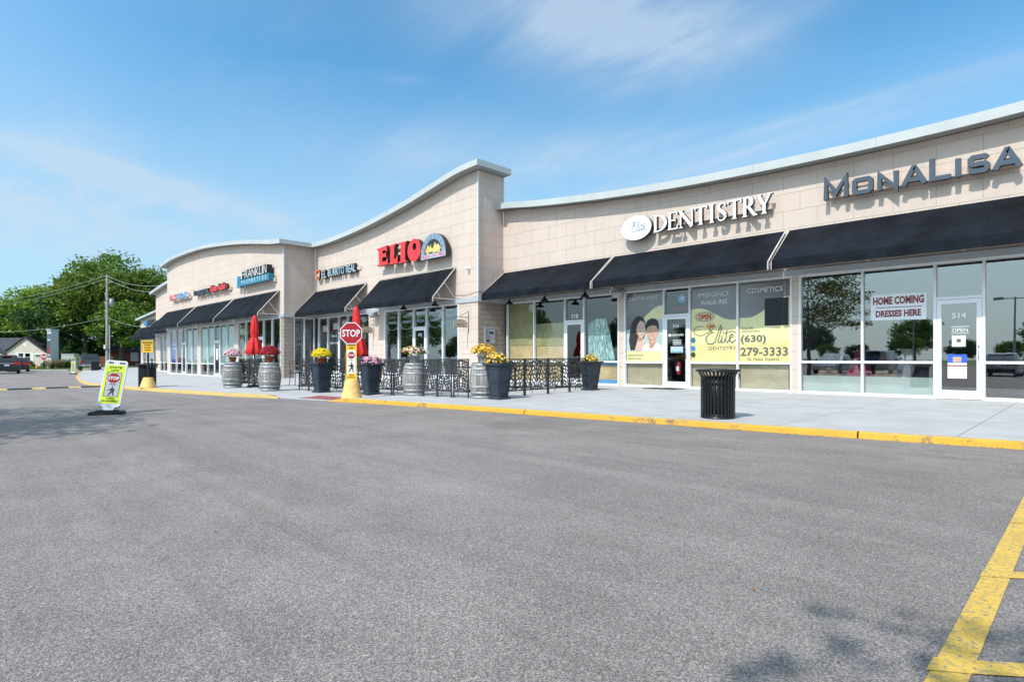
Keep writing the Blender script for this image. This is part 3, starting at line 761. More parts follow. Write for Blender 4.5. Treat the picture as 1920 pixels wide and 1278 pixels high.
for a, b in ((-11.6, -10.17), (-9.17, -7.7), (-7.62, -6.18)): backing('window_blind', a, b-.06, .17, .93, YA, 'blind_tan', .11)
for a, b in ((-5.86, -4.42), (-4.34, -2.89)): backing('knee_wall', a, b, .15, .62, YA, 'blind_white', .12)
backing('knee_wall', -.7, 1.1, .15, .62, YA, 'blind_white', .12)
backing('window_blind', -38.4, -37.3, .8, 3.2, YC, 'kraft_dark', .2)
for a, b in ((-45.6, -44.3), (-44.15, -42.9), (-41.6, -40.5), (-40.4, -39.2)): backing('window_blind', a, b, .76, 3.3, YC, 'blind_green', .1)
wb = BM(); wb.box(-31.96, -31.95, YC+.63, YB-.08, 1.62, 3.3); wb.build('window_blind', 'blind_green', bld)
for a, b, m_ in ((-53.1, -51.65, 'blue_film'), (-51.5, -50.15, 'maroon_film'), (-48.95, -47.75, 'film_sky'), (-47.6, -46.5, 'grey_print')):
    backing('window_graphic', a, b, .78, 3.25 if m_ != 'blue_film' else 2.4, YC, m_, .09)
backing('window_graphic', -61.5, -60.3, .8, 2.9, YD, 'grey_print', .09); backing('window_graphic', -77, -75.4, 1.1, 2.1, YE, 'grey_print', .09); backing('window_graphic', -69.3, -68.1, 1.1, 2.0, YE, 'film_sky', .09)

# ================================================================ AWNINGS
def awning(x0, x1, Yp, ztop, label, out=1.25, zlo=3.585, zval=3.37, left=True, right=True, grp='black fabric awnings along the shopfronts'):
    t = thing('awning', label, 'awning', (x0, Yp, zval), 0, grp); W = x1-x0
    dz = lambda z: z-zval; c = MB(); n = max(8, int(W/.16)); random.seed(int(x0*7))
    yb, yf = -.03, -out
    for a, b in ((0, W),):
        xs_ = fr(0, W, .35); ny = 6; vs = []
        for x in xs_:
            for j in range(ny):
                e = j/(ny-1); sag = -.012*sin(pi*e)*(1-.5*cos(2*pi*x/1.6)); vs.append((x, yb+(yf-yb)*e, dz(ztop)+(zlo-ztop)*e+sag))
        N_ = len(vs); vs2 = [(p[0], p[1]+.01, p[2]-.018) for p in vs]
        fs = [(i*ny+j, (i+1)*ny+j, (i+1)*ny+j+1, i*ny+j+1) for i in range(len(xs_)-1) for j in range(ny-1)]
        c.add(vs, fs, 0, True); c.add(vs2, [tuple(reversed(f)) for f in fs], 0, True)
        for i0 in (0, (len(xs_)-1)*ny): c.add([vs[i0+j] for j in range(ny)]+[vs2[i0+j] for j in range(ny)], [(j, j+1, ny+j+1, ny+j) for j in range(ny-1)])
    c.build('canopy', 'awning_cloth', t)
    v = MB(); xs_ = fr(0, W, .13); vs = []; random.seed(int(x0*13))
    for i, x in enumerate(xs_):
        wv = .012*sin(x*7.3)+.008*random.uniform(-1, 1); vs += [(x, yf-.004, dz(zlo)-.002), (x, yf-.006+wv*.5, dz(zlo)*.5), (x, yf-.006+wv, 0)]
    v.add(vs, [(3*i+j, 3*i+3+j, 3*i+4+j, 3*i+1+j) for i in range(len(xs_)-1) for j in range(2)], 0, True)
    v.build('valance', 'awning_cloth', t)
    k = max(2, int(round(W/1.55)))
    for i in range(1, k):
        sm = MB(); x = W*i/k; sm.tube([(x, yb+(yf-yb)*e, dz(ztop)+(zlo-ztop)*e-.010*sin(pi*e)) for e in (0, .25, .5, .75, 1)]+[(x, yf-.006, .02)], .0055, 4)
        sm.build('seam', 'awning_cloth', t)
    f = MB(); k = max(2, int(round(W/1.9))+1); r = .017
    f.tube([(0, yf+.02, dz(zlo)-.03), (W, yf+.02, dz(zlo)-.03)], r); f.tube([(0, yb-.02, dz(ztop)-.04), (W, yb-.02, dz(ztop)-.04)], r)
    f.tube([(0, yf+.05, .06), (W, yf+.05, .06)], r)
    for i in range(k):
        x = .02+(W-.04)*i/(k-1); E_ = .0 if i in (0, k-1) else .07; x += (-.03 if i == 0 else .03 if i == k-1 else 0); P = (x, yf+.02, .03)
        f.tube([(x, yb-.02, dz(ztop)-.03-E_), (x, yf+.02, dz(zlo)-.03-E_)], r+.003); f.tube([(x, yf+(.02 if E_ == 0 else .05), dz(zlo)-.03-E_*.5), (x, yf+(.02 if E_ == 0 else .05), .01)], r+.003); f.tube([(x, yf+.02, .16), (x, yb-.01, .16)], r)
        f.tube([(x, yb, .16), (x, (yb+yf)*.5, (dz(ztop)+dz(zlo))*.5-.04)], r*.9)
        f.tube([(x, yb*.35+yf*.65, .16), (x, yb*.18+yf*.82, dz(zlo)*.82+dz(ztop)*.18-.03)], r*.8)
    f.build('awning_frame', 'awning_tube', t)
    return t
awning(-17.62, -12.17, YA, 4.64, 'black awning in the inner corner right of the tower pillar', 1.27, 3.67, 3.42)
awning(-12.07, -6.29, YA, 4.64, 'black awning above the dental office windows, below the white lettering', 1.27, 3.67, 3.42)
awning(-6.17, 5.5, YA, 4.64, 'longest black awning, below the slate lettering at the right edge', 1.27, 3.67, 3.42)
awning(-31.6, -26.08, YB, 4.89, 'black awning below the burrito restaurant letters, right of the brick step')
awning(-24.86, -19.05, YB, 4.90, 'black awning below the red pizza restaurant sign')
awning(-39.02, -32.22, YC, 4.89, 'black awning below the teal and black sign, nearest the brick step')
awning(-46.52, -39.2, YC, 4.89, 'black awning below the black and red lettering')
awning(-54.0, -46.7, YC, 4.89, 'black awning below the red and blue lettering')
awning(-64.2, -54.3, YD, 4.75, 'small far black awning on the recessed wall behind the last large bay', 1.25, 3.5, 3.27)
awning(-80.6, -64.6, YE, 4.75, 'farthest black awning at the left end of the shop row', 1.25, 3.5, 3.2)

# ================================================================ SIGNS ON THE FACADE
def glyph(ch, x0, x1, z0, z1, t, st):
    """sans channel letter as strokes (stroke width t)"""
    h = t/2; a, b, c, d = x0+h, x1-h, z0+h, z1-h; mx = (a+b)/2; mz_ = (c+d)/2; W = x1-x0; H = z1-z0
    S = {'M': [[(a, z0), (a, z1-h*.2), (mx, z0+H*.28), (b, z1-h*.2), (b, z0)]],
         'N': [[(a, z0), (a, z1-h*.4), (b, z0+h*.4), (b, z1)]],
         'A': [[(x0+h*.6, z0), (mx-.01, z1-h*.3), (mx+.01, z1-h*.3), (x1-h*.6, z0)], [(x0+W*.24, z0+H*.30), (x1-W*.24, z0+H*.30)]],
         'L': [[(a, z1), (a, c), (x1, c)]], 'I': [[(mx, z0), (mx, z1)]],
         'E': [[(b, d), (a, d), (a, c), (b, c)], [(a, mz_), (b-W*.1, mz_)]],
         'F': [[(a, z0), (a, d), (b, d)], [(a, mz_), (b-W*.1, mz_)]],
         'T': [[(mx, z0), (mx, z1-t*.7)], [(x0, d), (x1, d)]],
         'S': [[(b, d-H*.1), (b-W*.1, d), (a+W*.1, d), (a, d-H*.1), (a, mz_+H*.1), (a+W*.1, mz_), (b-W*.1, mz_), (b, mz_-H*.1), (b, c+H*.1), (b-W*.1, c), (a+W*.1, c), (a, c+H*.08)]]}
    if ch == 'O': return [('c', [(a+W*.1, c), (b-W*.1, c), (b, c+H*.1), (b, d-H*.1), (b-W*.1, d), (a+W*.1, d), (a, d-H*.1), (a, c+H*.1)])]
    return [('o', q) for q in S[ch]]
sg = thing('wall_sign', 'slate blue channel letters on the right bay above the longest black awning', 'sign', (-3.2, YA, 5.24), 0)
O3 = tuple(sg.location)
for ch, a, b, z0, z1 in (('M', -5.21, -4.63, 5.24, 5.76), ('O', -4.54, -4.07, 5.24, 5.66), ('N', -3.98, -3.53, 5.24, 5.66), ('A', -3.46, -2.96, 5.24, 5.67), ('L', -2.91, -2.5, 5.24, 5.77), ('I', -2.42, -2.31, 5.24, 5.66), ('S', -2.19, -1.79, 5.24, 5.66), ('A', -1.74, -1.25, 5.24, 5.67)):
    m_ = MB(O3)
    for k_, q in glyph(ch, a, b, z0, z1, .105, None): m_.ribbon(q, .105, (0, YA-.30, 0), X, Z, Y, .12, 0, 1, closed=(k_ == 'c'))
    m_.build('letter', ['slate', 'slate_side'], sg)
r_ = MB(O3); r_.box(-5.1, -1.3, YA-.18, YA-.005, 5.30, 5.48); r_.build('raceway', 'panel_wall', sg)

def serif(ch, x0, x1, z0, z1):
    W = x1-x0; H = z1-z0; T = .078; t = .036; s = .075; sh = .022; out = []
    def stem(x, w=T, a=0, b=1, top=True, bot=True):
        out.append(('o', [(x, z0+H*a+(.0)), (x, z0+H*b)], w))
        if bot: out.append(('o', [(x-s, z0+sh/2), (x+s, z0+sh/2)], sh))
        if top: out.append(('o', [(x-s, z1-sh/2), (x+s, z1-sh/2)], sh))
    if ch == 'D':
        stem(x0+.07); A = arc(x0+.09, z0+H/2, W-.125, H/2-.02, -90, 90, 10); wd = [t, t, .05, .075, .085, .09, .085, .075, .05, t, t]; out.append(('o', A, wd))
    if ch in 'E':
        stem(x0+.07); out.append(('o', [(x0+.07, z1-.018), (x1-.01, z1-.018), (x1-.005, z1-.1)], t)); out.append(('o', [(x0+.07, z0+H*.52), (x1-.07, z0+H*.52)], t)); out.append(('o', [(x1-.07, z0+H*.42), (x1-.07, z0+H*.62)], .022))
        out.append(('o', [(x0+.07, z0+.018), (x1-.005, z0+.018), (x1+.01, z0+.12)], t))
    if ch == 'N':
        stem(x0+.065, .04, 0, 1); stem(x1-.05, .04, .02, 1, True, False); out.append(('o', [(x0+.03, z1-.01), (x1-.055, z0+.0)], .088))
    if ch == 'T':
        stem((x0+x1)/2, T, 0, 1, False); out.append(('o', [(x0, z1-.1), (x0+.01, z1-.02), (x1-.01, z1-.02), (x1, z1-.1)], t))
    if ch == 'I': stem((x0+x1)/2)
    if ch == 'S':
        a, b = x0+.045, x1-.045; P = [(b, z1-.13), (b-.01, z1-.05), ((a+b)/2+.03, z1-.022), ((a+b)/2-.04, z1-.03), (a, z1-.10), (a+.02, z1-.20), ((a+b)/2, z0+H*.52), (b-.02, z0+.20), (b, z0+.11), ((a+b)/2+.05, z0+.03), ((a+b)/2-.04, z0+.022), (a, z0+.06), (a-.015, z0+.15)]
        out.append(('o', P, [.02, .03, t, t, .06, .085, .092, .085, .06, t, t, .03, .02]))
    if ch == 'R':
        stem(x0+.07); A = [(x0+.07, z1-.02)]+arc(x0+.14, z0+H*.745, W*.32, H*.235, 90, -90, 7)+[(x0+.07, z0+H*.5)]
        out.append(('o', A, [t, t, .05, .075, .085, .085, .075, .05, t, t])); out.append(('o', [(x0+.17, z0+H*.5), (x1-.07, z0+.03), (x1+.02, z0+.012)], [.07, .08, .02]))
    if ch == 'Y':
        mx = (x0+x1)/2; out.append(('o', [(mx, z0), (mx, z0+H*.48)], T)); out.append(('o', [(mx-s, z0+sh/2), (mx+s, z0+sh/2)], sh))
        out.append(('o', [(x0+.045, z1), (mx, z0+H*.44)], .075)); out.append(('o', [(x1-.03, z1), (mx+.01, z0+H*.44)], .042))
        out.append(('o', [(x0-.03, z1-sh/2), (x0+.12, z1-sh/2)], sh)); out.append(('o', [(x1-.11, z1-sh/2), (x1+.03, z1-sh/2)], sh))
    return out
sg = thing('wall_sign', 'white serif letters with a white oval emblem above the dental office awning', 'sign', (-8.9, YA, 5.15)); O3 = tuple(sg.location)
for ch, a, b in (('D', -10.31, -9.83), ('E', -9.79, -9.46), ('N', -9.40, -8.90), ('T', -8.86, -8.47), ('I', -8.40, -8.22), ('S', -8.14, -7.84), ('T', -7.81, -7.41), ('R', -7.37, -6.96), ('Y', -6.95, -6.55)):
    m_ = MB(O3)
    for k_, q, wd in serif(ch, a, b, 5.16, 5.71): m_.ribbon(q, [w_*1.12 for w_ in wd] if isinstance(wd, list) else wd*1.12, (0, YA-.33, 0), X, Z, Y, .13, 0, 1)
    m_.build('letter', ['white', 'letter_side'], sg)
r_ = MB(O3); r_.box(-10.2, -6.6, YA-.19, YA-.005, 5.30, 5.46); r_.build('raceway', 'panel_wall', sg)
def swoosh_elite(m_, x, z, s, o, mi_dark, mi_gold, crown=True):
    R_ = lambda pts, w_, mi: m_.ribbon([(x+p[0]*s, z+p[1]*s) for p in pts], [q*s for q in w_] if isinstance(w_, list) else w_*s, o, X, Z, Y, .001, mi)
    R_(arc(-.42, .22, .26, .17, 60, 320, 14)+[(.0, .22), (.12, .42)], .022, mi_dark)             # leading flourish
    R_([(.16, .34), (.02, .40), (-.08, .28), (.0, .16), (.08, .15), (-.1, .10), (-.22, -.06), (-.14, -.25), (.04, -.26), (.16, -.16)], .034, mi_dark)   # E
    R_([(.14, -.18), (.34, .40), (.38, .30), (.24, -.2), (.32, -.22), (.38, -.1)], .03, mi_dark)   # l
    R_([(.40, .04), (.38, -.2), (.46, -.22), (.52, -.08)], .03, mi_dark); R_([(.435, .14), (.445, .17)], .035, mi_dark)
    R_([(.58, .22), (.52, -.16), (.6, -.22), (.66, -.1)], .03, mi_dark); R_([(.44, .10), (.78, .18), (.9, .12)], .02, mi_dark)
    R_([(.66, -.08), (.80, .0), (.76, .08), (.68, .02), (.68, -.16), (.78, -.22), (.9, -.12)], .03, mi_dark)
    if crown:
        for dx, hh in ((-.16, .26), (-.06, .34), (.05, .26)): m_.add([(x+(dx-.035+.0)*s, o[1]-.004, z+(.33)*s), (x+(dx+.05)*s, o[1]-.004, z+.33*s), (x+(dx+.02)*s, o[1]-.004, z+(.33+hh*.7)*s)], [(0, 1, 2)], mi_gold)
ov = MB(O3); E_ = [(p[0], p[1]) for p in arc(-10.965, 5.42, .585, .40, 0, 360, 40)[:-1]]
ov.prism(E_, (0, YA-.34, 0), X, Z, Y, .15, 0, 1); ov.box(-11.2, -10.7, YA-.19, YA-.005, 5.32, 5.48, 1)
ovo = ov.build('oval_emblem', ['white', 'letter_side'], sg)
e_ = MB(O3); swoosh_elite(e_, -11.03, 5.42, .50, (0, YA-.343, 0), 0, 1); e_.build('emblem_lettering', ['slate', 'tan_board'], ovo)

# pizza restaurant sign
sg = thing('wall_sign', 'large red slab letters above the awning, left of the pizza oven sign', 'sign', (-22.8, YB, 5.4)); O3 = tuple(sg.location)
EL = {'E': [(-24.62, 5.50), (-24.42, 5.60), (-24.47, 6.22), (-24.66, 6.33), (-23.74, 6.40), (-23.72, 6.10), (-23.85, 6.18), (-24.12, 6.20), (-24.10, 6.03), (-23.88, 6.05), (-23.82, 6.15), (-23.80, 5.82), (-23.9, 5.88), (-24.12, 5.87), (-24.14, 5.68), (-23.86, 5.66), (-23.68, 5.80), (-23.64, 5.50)],
      'L': [(-23.60, 5.48), (-23.45, 5.58), (-23.46, 6.24), (-23.60, 6.36), (-22.98, 6.38), (-23.12, 6.26), (-23.14, 5.68), (-22.98, 5.70), (-22.84, 5.86), (-22.84, 5.46)],
      'I': [(-22.80, 5.44), (-22.62, 5.56), (-22.60, 6.24), (-22.78, 6.37), (-22.08, 6.38), (-22.24, 6.24), (-22.25, 5.56), (-22.08, 5.44)]}
for ch, q in EL.items():
    m_ = MB(O3); m_.prism(q, (0, YB-.36, 0), X, Z, Y, .22, 0, 1); m_.build('letter', ['red_sign', 'letter_side'], sg)
m_ = MB(O3); n_ = 32; oo = [( -21.55+.50*cos(2*pi*i/n_), 5.89+.50*sin(2*pi*i/n_)) for i in range(n_)]; ii = [(-21.52+.13*cos(2*pi*i/n_), 6.04+.17*sin(2*pi*i/n_)) for i in range(n_)]
yf = YB-.362; yk = YB-.14
V = [(p[0], yf, p[1]) for p in oo]+[(p[0], yf, p[1]) for p in ii]; Bk = [(p[0], yk, p[1]) for p in oo]+[(p[0], yk, p[1]) for p in ii]
m_.add(V, [(i, (i+1) % n_, n_+(i+1) % n_, n_+i) for i in range(n_)], 0)
m_.add(V+Bk, [(i, (i+1) % n_, 2*n_+(i+1) % n_, 2*n_+i) for i in range(n_)]+[(n_+i, n_+(i+1) % n_, 3*n_+(i+1) % n_, 3*n_+i) for i in range(n_)]+[(2*n_+i, 2*n_+(i+1) % n_, 3*n_+(i+1) % n_, 3*n_+i) for i in range(n_)], 1)
m_.build('letter', ['red_sign', 'letter_side'], sg)
r_ = MB(O3); r_.box(-24.3, -21.2, YB-.14, YB-.004, 5.75, 6.0); r_.build('raceway', 'panel_wall', sg)
sg = thing('wall_sign', 'arched pizza oven sign with flames beside the large red letters', 'sign', (-20.15, YB, 5.36)); O3 = tuple(sg.location)
m_ = MB(O3); dome = [(-21.02, 5.36), (-19.28, 5.36), (-19.28, 5.56)]+arc(-20.15, 5.56, .87, .86, 0, 180, 22)[1:]
m_.prism(dome, (0, YB-.38, 0), X, Z, Y, .24, 0, 1); cab = m_.build('sign_cabinet', ['arch_blue', 'letter_side'], sg)
m_ = MB(O3); m_.prism(arc(-20.15, 5.57, .60, .60, 0, 180, 20), (0, YB-.384, 0), X, Z, Y, .002, 0); m_.build('oven_mouth', 'slate_side', sg)
m_ = MB(O3)
for i in range(1, 9):
    a = pi*i/9.; m_.ribbon([(-20.15+.61*cos(a), 5.57+.6*sin(a)), (-20.15+.86*cos(a), 5.57+.85*sin(a))], .016, (0, YB-.383, 0), X, Z, Y, .001, 0)
m_.build('brick_joints', 'slate_side', sg)
m_ = MB(O3); random.seed(5)
for i in range(26):
    x = -20.62+.94*random.random(); b = 5.58+random.random()*.14; h = random.uniform(.12, .40)*(1-abs(x+20.15)*.7)*(1.15 if x > -20.1 else .9); w_ = random.uniform(.06, .13)
    y = YB-.387-.0007*i; m_.add([(x-w_, y, b), (x+w_, y, b), (x+w_*.7, y, b+h*.5), (x+random.uniform(-.05, .05), y, b+h), (x-w_*.6, y, b+h*.45)], [(0, 1, 2, 3, 4)], i % 2)
m_.build('flames', ['fire', 'flame_pale'], sg)
m_ = MB(O3); m_.box(-21.0, -19.3, YB-.386, YB-.381, 5.375, 5.555); bn_ = m_.build('name_strip', 'pale_blue', sg)
m_ = MB(O3); m_.text('PIZZA ON FIRE', -20.96, 5.40, 1.6, .135, (0, YB-.392, 0), X, Z, Y, .003, 0, bold=.02); m_.build('lettering', 'red_sign', bn_)

# burrito restaurant
sg = thing('wall_sign', 'narrow black channel letters with a small orange ring emblem near the brick step', 'sign', (-28.9, YB, 5.5)); O3 = tuple(sg.location)
m_ = MB(O3)
for word, a, b in (('EL', -30.50, -29.98), ('BURRITO', -29.72, -28.02), ('REAL', -27.80, -26.86)):
    m_.text(word, a-.03, 5.50, b-a+.06, .46, (0, YB-.22, 0), X, Z, Y, .16, 0, 0, bold=.055)
m_.build('letter_can', 'letter_side', sg)
m_ = MB(O3)
for word, a, b in (('EL', -30.50, -29.98), ('BURRITO', -29.72, -28.02), ('REAL', -27.80, -26.86)):
    m_.text(word, a, 5.525, b-a, .41, (0, YB-.226, 0), X, Z, Y, .004, 0, 0, bold=.004)
m_.build('lettering', 'pale_blue', sg)
m_ = MB(O3); m_.box(-30.4, -26.6, YB-.06, YB-.004, 5.62, 5.8, 0); m_.build('raceway', 'panel_wall', sg)
m_ = MB(O3); m_.ribbon(arc(-30.95, 5.76, .23, .25, 0, 360, 20)[:-1], .09, (0, YB-.24, 0), X, Z, Y, .12, 0, 1, closed=True)
m_.ribbon([(-31.05, 5.62), (-30.98, 5.80), (-30.86, 5.70), (-30.84, 5.60)], .05, (0, YB-.245, 0), X, Z, Y, .03, 2); m_.build('ring_emblem', ['orange', 'letter_side', 'offwhite'], sg)

# properties office
sg = thing('wall_sign', 'black and teal box sign with white lettering, nearest the brick step', 'sign', (-35.4, YC, 5.45)); O3 = tuple(sg.location)
m_ = MB(O3); m_.box(-36.85, -32.95, YC-.42, YC-.12, 5.86, 6.36); bx = m_.build('sign_box', 'black', sg)
m_ = MB(O3); 
for i, (ch, a, b) in enumerate((('F', -36.80, -36.25), ('R', -36.22, -35.70), ('A', -35.72, -35.16), ('N', -35.14, -34.62), ('K', -34.58, -34.08), ('L', -34.03, -33.66), ('I', -33.62, -33.48), ('N', -33.42, -32.98))):
    m_.text(ch, a, 5.89, b-a-.04, .44, (0, YC-.426, 0), X, Z, Y, .004, 0, bold=-.012 if ch not in 'I' else 0)
m_.build('lettering', 'offwhite', bx)
m_ = MB(O3); m_.box(-37.0, -32.75, YC-.40, YC-.12, 5.47, 5.855); bx = m_.build('sign_box', 'teal', sg)
m_ = MB(O3)
for i, ch in enumerate('PROPERTIES'): m_.text(ch, -36.8+i*.39, 5.56, .24 if ch != 'I' else .07, .22, (0, YC-.408, 0), X, Z, Y, .004, 0, bold=.02)
m_.build('lettering', 'pale_blue', bx)
m_ = MB(O3); m_.box(-37.55, -37.1, YC-.36, YC-.12, 5.43, 6.1, 0); m_.box(-38.05, -37.7, YC-.33, YC-.12, 5.47, 6.15, 1); m_.box(-37.05, -36.9, YC-.36, YC-.12, 5.9, 6.3, 2)
m_.build('logo_bars', ['teal', 'pale_blue', 'offwhite'], sg)
m_ = MB(O3); m_.box(-37.3, -32.6, YC-.12, YC-.004, 5.40, 5.62); m_.build('raceway', 'panel_wall', sg)

sg = thing('wall_sign', 'small black letters followed by red letters above the middle awning of the curved bay', 'sign', (-43, YC, 5.55)); O3 = tuple(sg.location)
m_ = MB(O3); m_.text('D', -46.3, 5.60, .42, .36, (0, YC-.30, 0), X, Z, Y, .18, 0, 1, bold=.05); m_.text('DIGITAL', -45.7, 5.56, 2.75, .36, (0, YC-.30, 0), X, Z, Y, .18, 0, 1, bold=.05); m_.build('lettering', ['slate', 'letter_side'], sg)
m_ = MB(O3); m_.text('Kiom Audio', -42.7, 5.56, 2.9, .46, (0, YC-.32, 0), X, Z, Y, .2, 0, 1, bold=.05)
m_.ribbon(arc(-39.75, 5.74, .16, .16, -60, 60, 5), .07, (0, YC-.3, 0), X, Z, Y, .15, 0, 1); m_.build('lettering', ['red_sign', 'letter_side'], sg)
m_ = MB(O3); m_.box(-45.6, -39.4, YC-.11, YC-.004, 5.50, 5.66); m_.build('raceway', 'panel_wall', sg)
sg = thing('wall_sign', 'small red and blue channel letters at the left end of the curved bay', 'sign', (-50, YC, 5.6)); O3 = tuple(sg.location)
m_ = MB(O3); m_.text('FAST', -52.3, 5.64, 1.95, .42, (0, YC-.30, 0), X, Z, Y, .16, 0, 1, bold=.045); m_.build('lettering', ['red_sign', 'offwhite'], sg)
m_ = MB(O3); m_.text('SIGNS', -50.2, 5.62, 2.3, .44, (0, YC-.30, 0), X, Z, Y, .16, 0, 1, bold=.045); m_.build('lettering', ['sky_blue', 'offwhite'], sg)
m_ = MB(O3); m_.box(-51.8, -47.6, YC-.13, YC-.004, 5.56, 5.74); m_.build('raceway', 'panel_wall', sg)
sg = thing('wall_sign', 'tiny dark lettering with a light blue mark at the far end', 'sign', (-74, YE, 4.9)); O3 = tuple(sg.location)
m_ = MB(O3); m_.text('WORLD', -76.8, 4.85, 5.6, .62, (0, YE-.25, 0), X, Z, Y, .15, 0, 0, bold=.06); m_.build('lettering', 'letter_side', sg)
m_ = MB(O3); m_.box(-78.6, -77.2, YE-.25, YE-.1, 4.9, 5.4, 0); m_.build('logo_bars', 'sky_blue', sg)

# ================================================================ FILMS, BANNERS, NOTICES
def film(name, x0, x1, z0, z1, label, cat='window sign', ins=.040, Yp=YA, group=None):
    return thing(name, label, cat, (x0, Yp+ins, z0), 0, group), (lambda: MB((x0, Yp+ins, z0)))
def fbase(M_, x0, x1, z0, z1, par, wave, low='film_yellow', ins=.040):
    """grey top, pale lower field, wavy edge between them (wave: z at u in 0..1)"""
    n = 24; y = YA+ins; m_ = M_(); vs = []
    for i in range(n+1):
        u_ = i/n; x = x0+(x1-x0)*u_; vs += [(x, y, z0), (x, y, wave(u_)), (x, y, z1)]
    m_.add(vs, [(3*i, 3*i+3, 3*i+4, 3*i+1) for i in range(n)], 0); m_.add(vs, [(3*i+1, 3*i+4, 3*i+5, 3*i+2) for i in range(n)], 1)
    m_.add([(a, b+.004, c) for a, b, c in vs], [(3*i, 3*i+3, 3*i+4, 3*i+1) for i in range(n)]+[(3*i+1, 3*i+4, 3*i+5, 3*i+2) for i in range(n)], 1)
    m_.build('printed_film', [low, 'film_grey'], par)
yT = lambda k=0: (0, YA+.034-k*.001, 0)
# dental care: portrait of a couple
x0, x1, z0, z1 = -11.59, -10.17, .985, 3.30
t, M_ = film('window_poster', x0, x1, z0, z1, 'window film with two smiling faces, left of the dental office door')
fbase(M_, x0, x1, z0, z1, t, lambda u: 2.05+.78*smooth(u*1.05), 'film_yellow')
m_ = M_(); m_.add([(x0, YA+.038, 1.33), (x1, YA+.038, 1.33), (x1, YA+.038, 2.35), (x1-.4, YA+.038, 2.42), (x0+.45, YA+.038, 2.3), (x0, YA+.038, 2.0)], [(0, 1, 2, 3, 4, 5)]); m_.build('print_background', 'film_sky', t)
m_ = M_(); k = [0]
def ell(cx, cz, rx, rz, mi, n=20, a0=0, a1=360, y=None):
    k[0] += 1; yy = YA+.0365-.0004*k[0]; A = arc(cx, cz, rx, rz, a0, a1, n)
    m_.add([(p[0], yy, p[1]) for p in A[:-1 if a1-a0 == 360 else None]], [list(range(n if a1-a0 == 360 else n+1))], mi)
def ply(pts, mi): k[0] += 1; yy = YA+.0365-.0004*k[0]; m_.add([(p[0], yy, p[1]) for p in pts], [list(range(len(pts)))], mi)
# 0 light skin, 1 hair, 2 skin, 3 white, 4 skin shade, 5 lip
ply([(-11.44, 1.36), (-11.50, 1.7), (-11.44, 2.1), (-11.34, 2.36), (-11.2, 2.5), (-11.04, 2.52), (-10.9, 2.42), (-10.84, 2.2), (-10.86, 1.9), (-10.95, 1.6), (-11.0, 1.36)], 1)
ply([(-11.28, 1.34), (-11.2, 1.55), (-11.13, 1.80), (-10.94, 1.78), (-10.86, 1.6), (-10.66, 1.34)], 0); ply([(-11.13, 1.66), (-11.12, 1.86), (-10.94, 1.80), (-10.98, 1.68)], 4)
ply([(-11.22, 2.16), (-11.21, 2.02), (-11.17, 1.90), (-11.09, 1.80), (-11.01, 1.775), (-10.93, 1.82), (-10.87, 1.92), (-10.85, 2.08), (-10.87, 2.24), (-10.95, 2.34), (-11.08, 2.36), (-11.18, 2.29)], 0)
ply([(-11.25, 1.7), (-11.27, 2.1), (-11.22, 2.36), (-11.1, 2.47), (-10.96, 2.44), (-11.05, 2.36), (-11.15, 2.24), (-11.20, 2.05), (-11.19, 1.85)], 1)
ply([(-10.97, 1.34), (-10.93, 1.50), (-10.76, 1.60), (-10.68, 1.56), (-10.48, 1.56), (-10.40, 1.60), (-10.25, 1.50), (-10.19, 1.34)], 3)
ply([(-10.69, 1.44), (-10.70, 1.72), (-10.46, 1.72), (-10.46, 1.56), (-10.58, 1.42)], 4)
ply([(-10.79, 2.05), (-10.78, 1.86), (-10.73, 1.72), (-10.66, 1.62), (-10.58, 1.585), (-10.50, 1.61), (-10.43, 1.70), (-10.38, 1.84), (-10.37, 2.04), (-10.40, 2.18), (-10.50, 2.26), (-10.66, 2.26), (-10.76, 2.18)], 2)
ell(-10.80, 1.93, .025, .05, 2, 10); ell(-10.365, 1.93, .025, .05, 2, 10)
ply([(-10.82, 1.98), (-10.85, 2.14), (-10.82, 2.27), (-10.74, 2.37), (-10.60, 2.42), (-10.46, 2.40), (-10.36, 2.31), (-10.33, 2.16), (-10.35, 1.98), (-10.385, 2.07), (-10.42, 2.15), (-10.53, 2.19), (-10.66, 2.17), (-10.75, 2.13), (-10.79, 2.06)], 1)
for cx, cz, s in ((-10.575, 1.90, 1.), (-11.03, 2.05, .9)):
    ply([(cx-.17*s, cz-.02), (cx-.15*s, cz-.16*s), (cx-.07*s, cz-.28*s), (cx-.03*s, cz-.27*s), (cx-.12*s, cz-.12*s)], 4)
    for q in (-1, 1): ell(cx+q*.08*s, cz+.035*s, .028*s, .010*s, 3, 10); ell(cx+q*.08*s, cz+.036*s, .012*s, .011*s, 1, 8); ply([(cx+q*.035*s, cz+.072*s), (cx+q*.08*s, cz+.088*s), (cx+q*.13*s, cz+.07*s), (cx+q*.08*s, cz+.077*s)], 1)
    ply([(cx-.028*s, cz-.07*s), (cx+.0*s, cz-.085*s), (cx+.03*s, cz-.07*s), (cx+.012*s, cz-.05*s), (cx+.010*s, cz+.03*s), (cx-.008*s, cz-.045*s)], 4)
    ply([(cx-.088*s, cz-.115*s), (cx, cz-.128*s), (cx+.088*s, cz-.115*s), (cx+.05*s, cz-.175*s), (cx, cz-.19*s), (cx-.05*s, cz-.175*s)], 5)
    ply([(cx-.070*s, cz-.124*s), (cx, cz-.135*s), (cx+.070*s, cz-.124*s), (cx+.04*s, cz-.158*s), (cx-.04*s, cz-.158*s)], 3)
m_.build('portrait', ['skin_light', 'hair', 'skin', 'white', 'skin_shade', 'lip'], t)
m_ = M_(); m_.text('DENTAL CARE', x0+.12, 3.05, 1.08, .12, yT(), X, Z, Y, .001); m_.build('lettering', 'white', t)
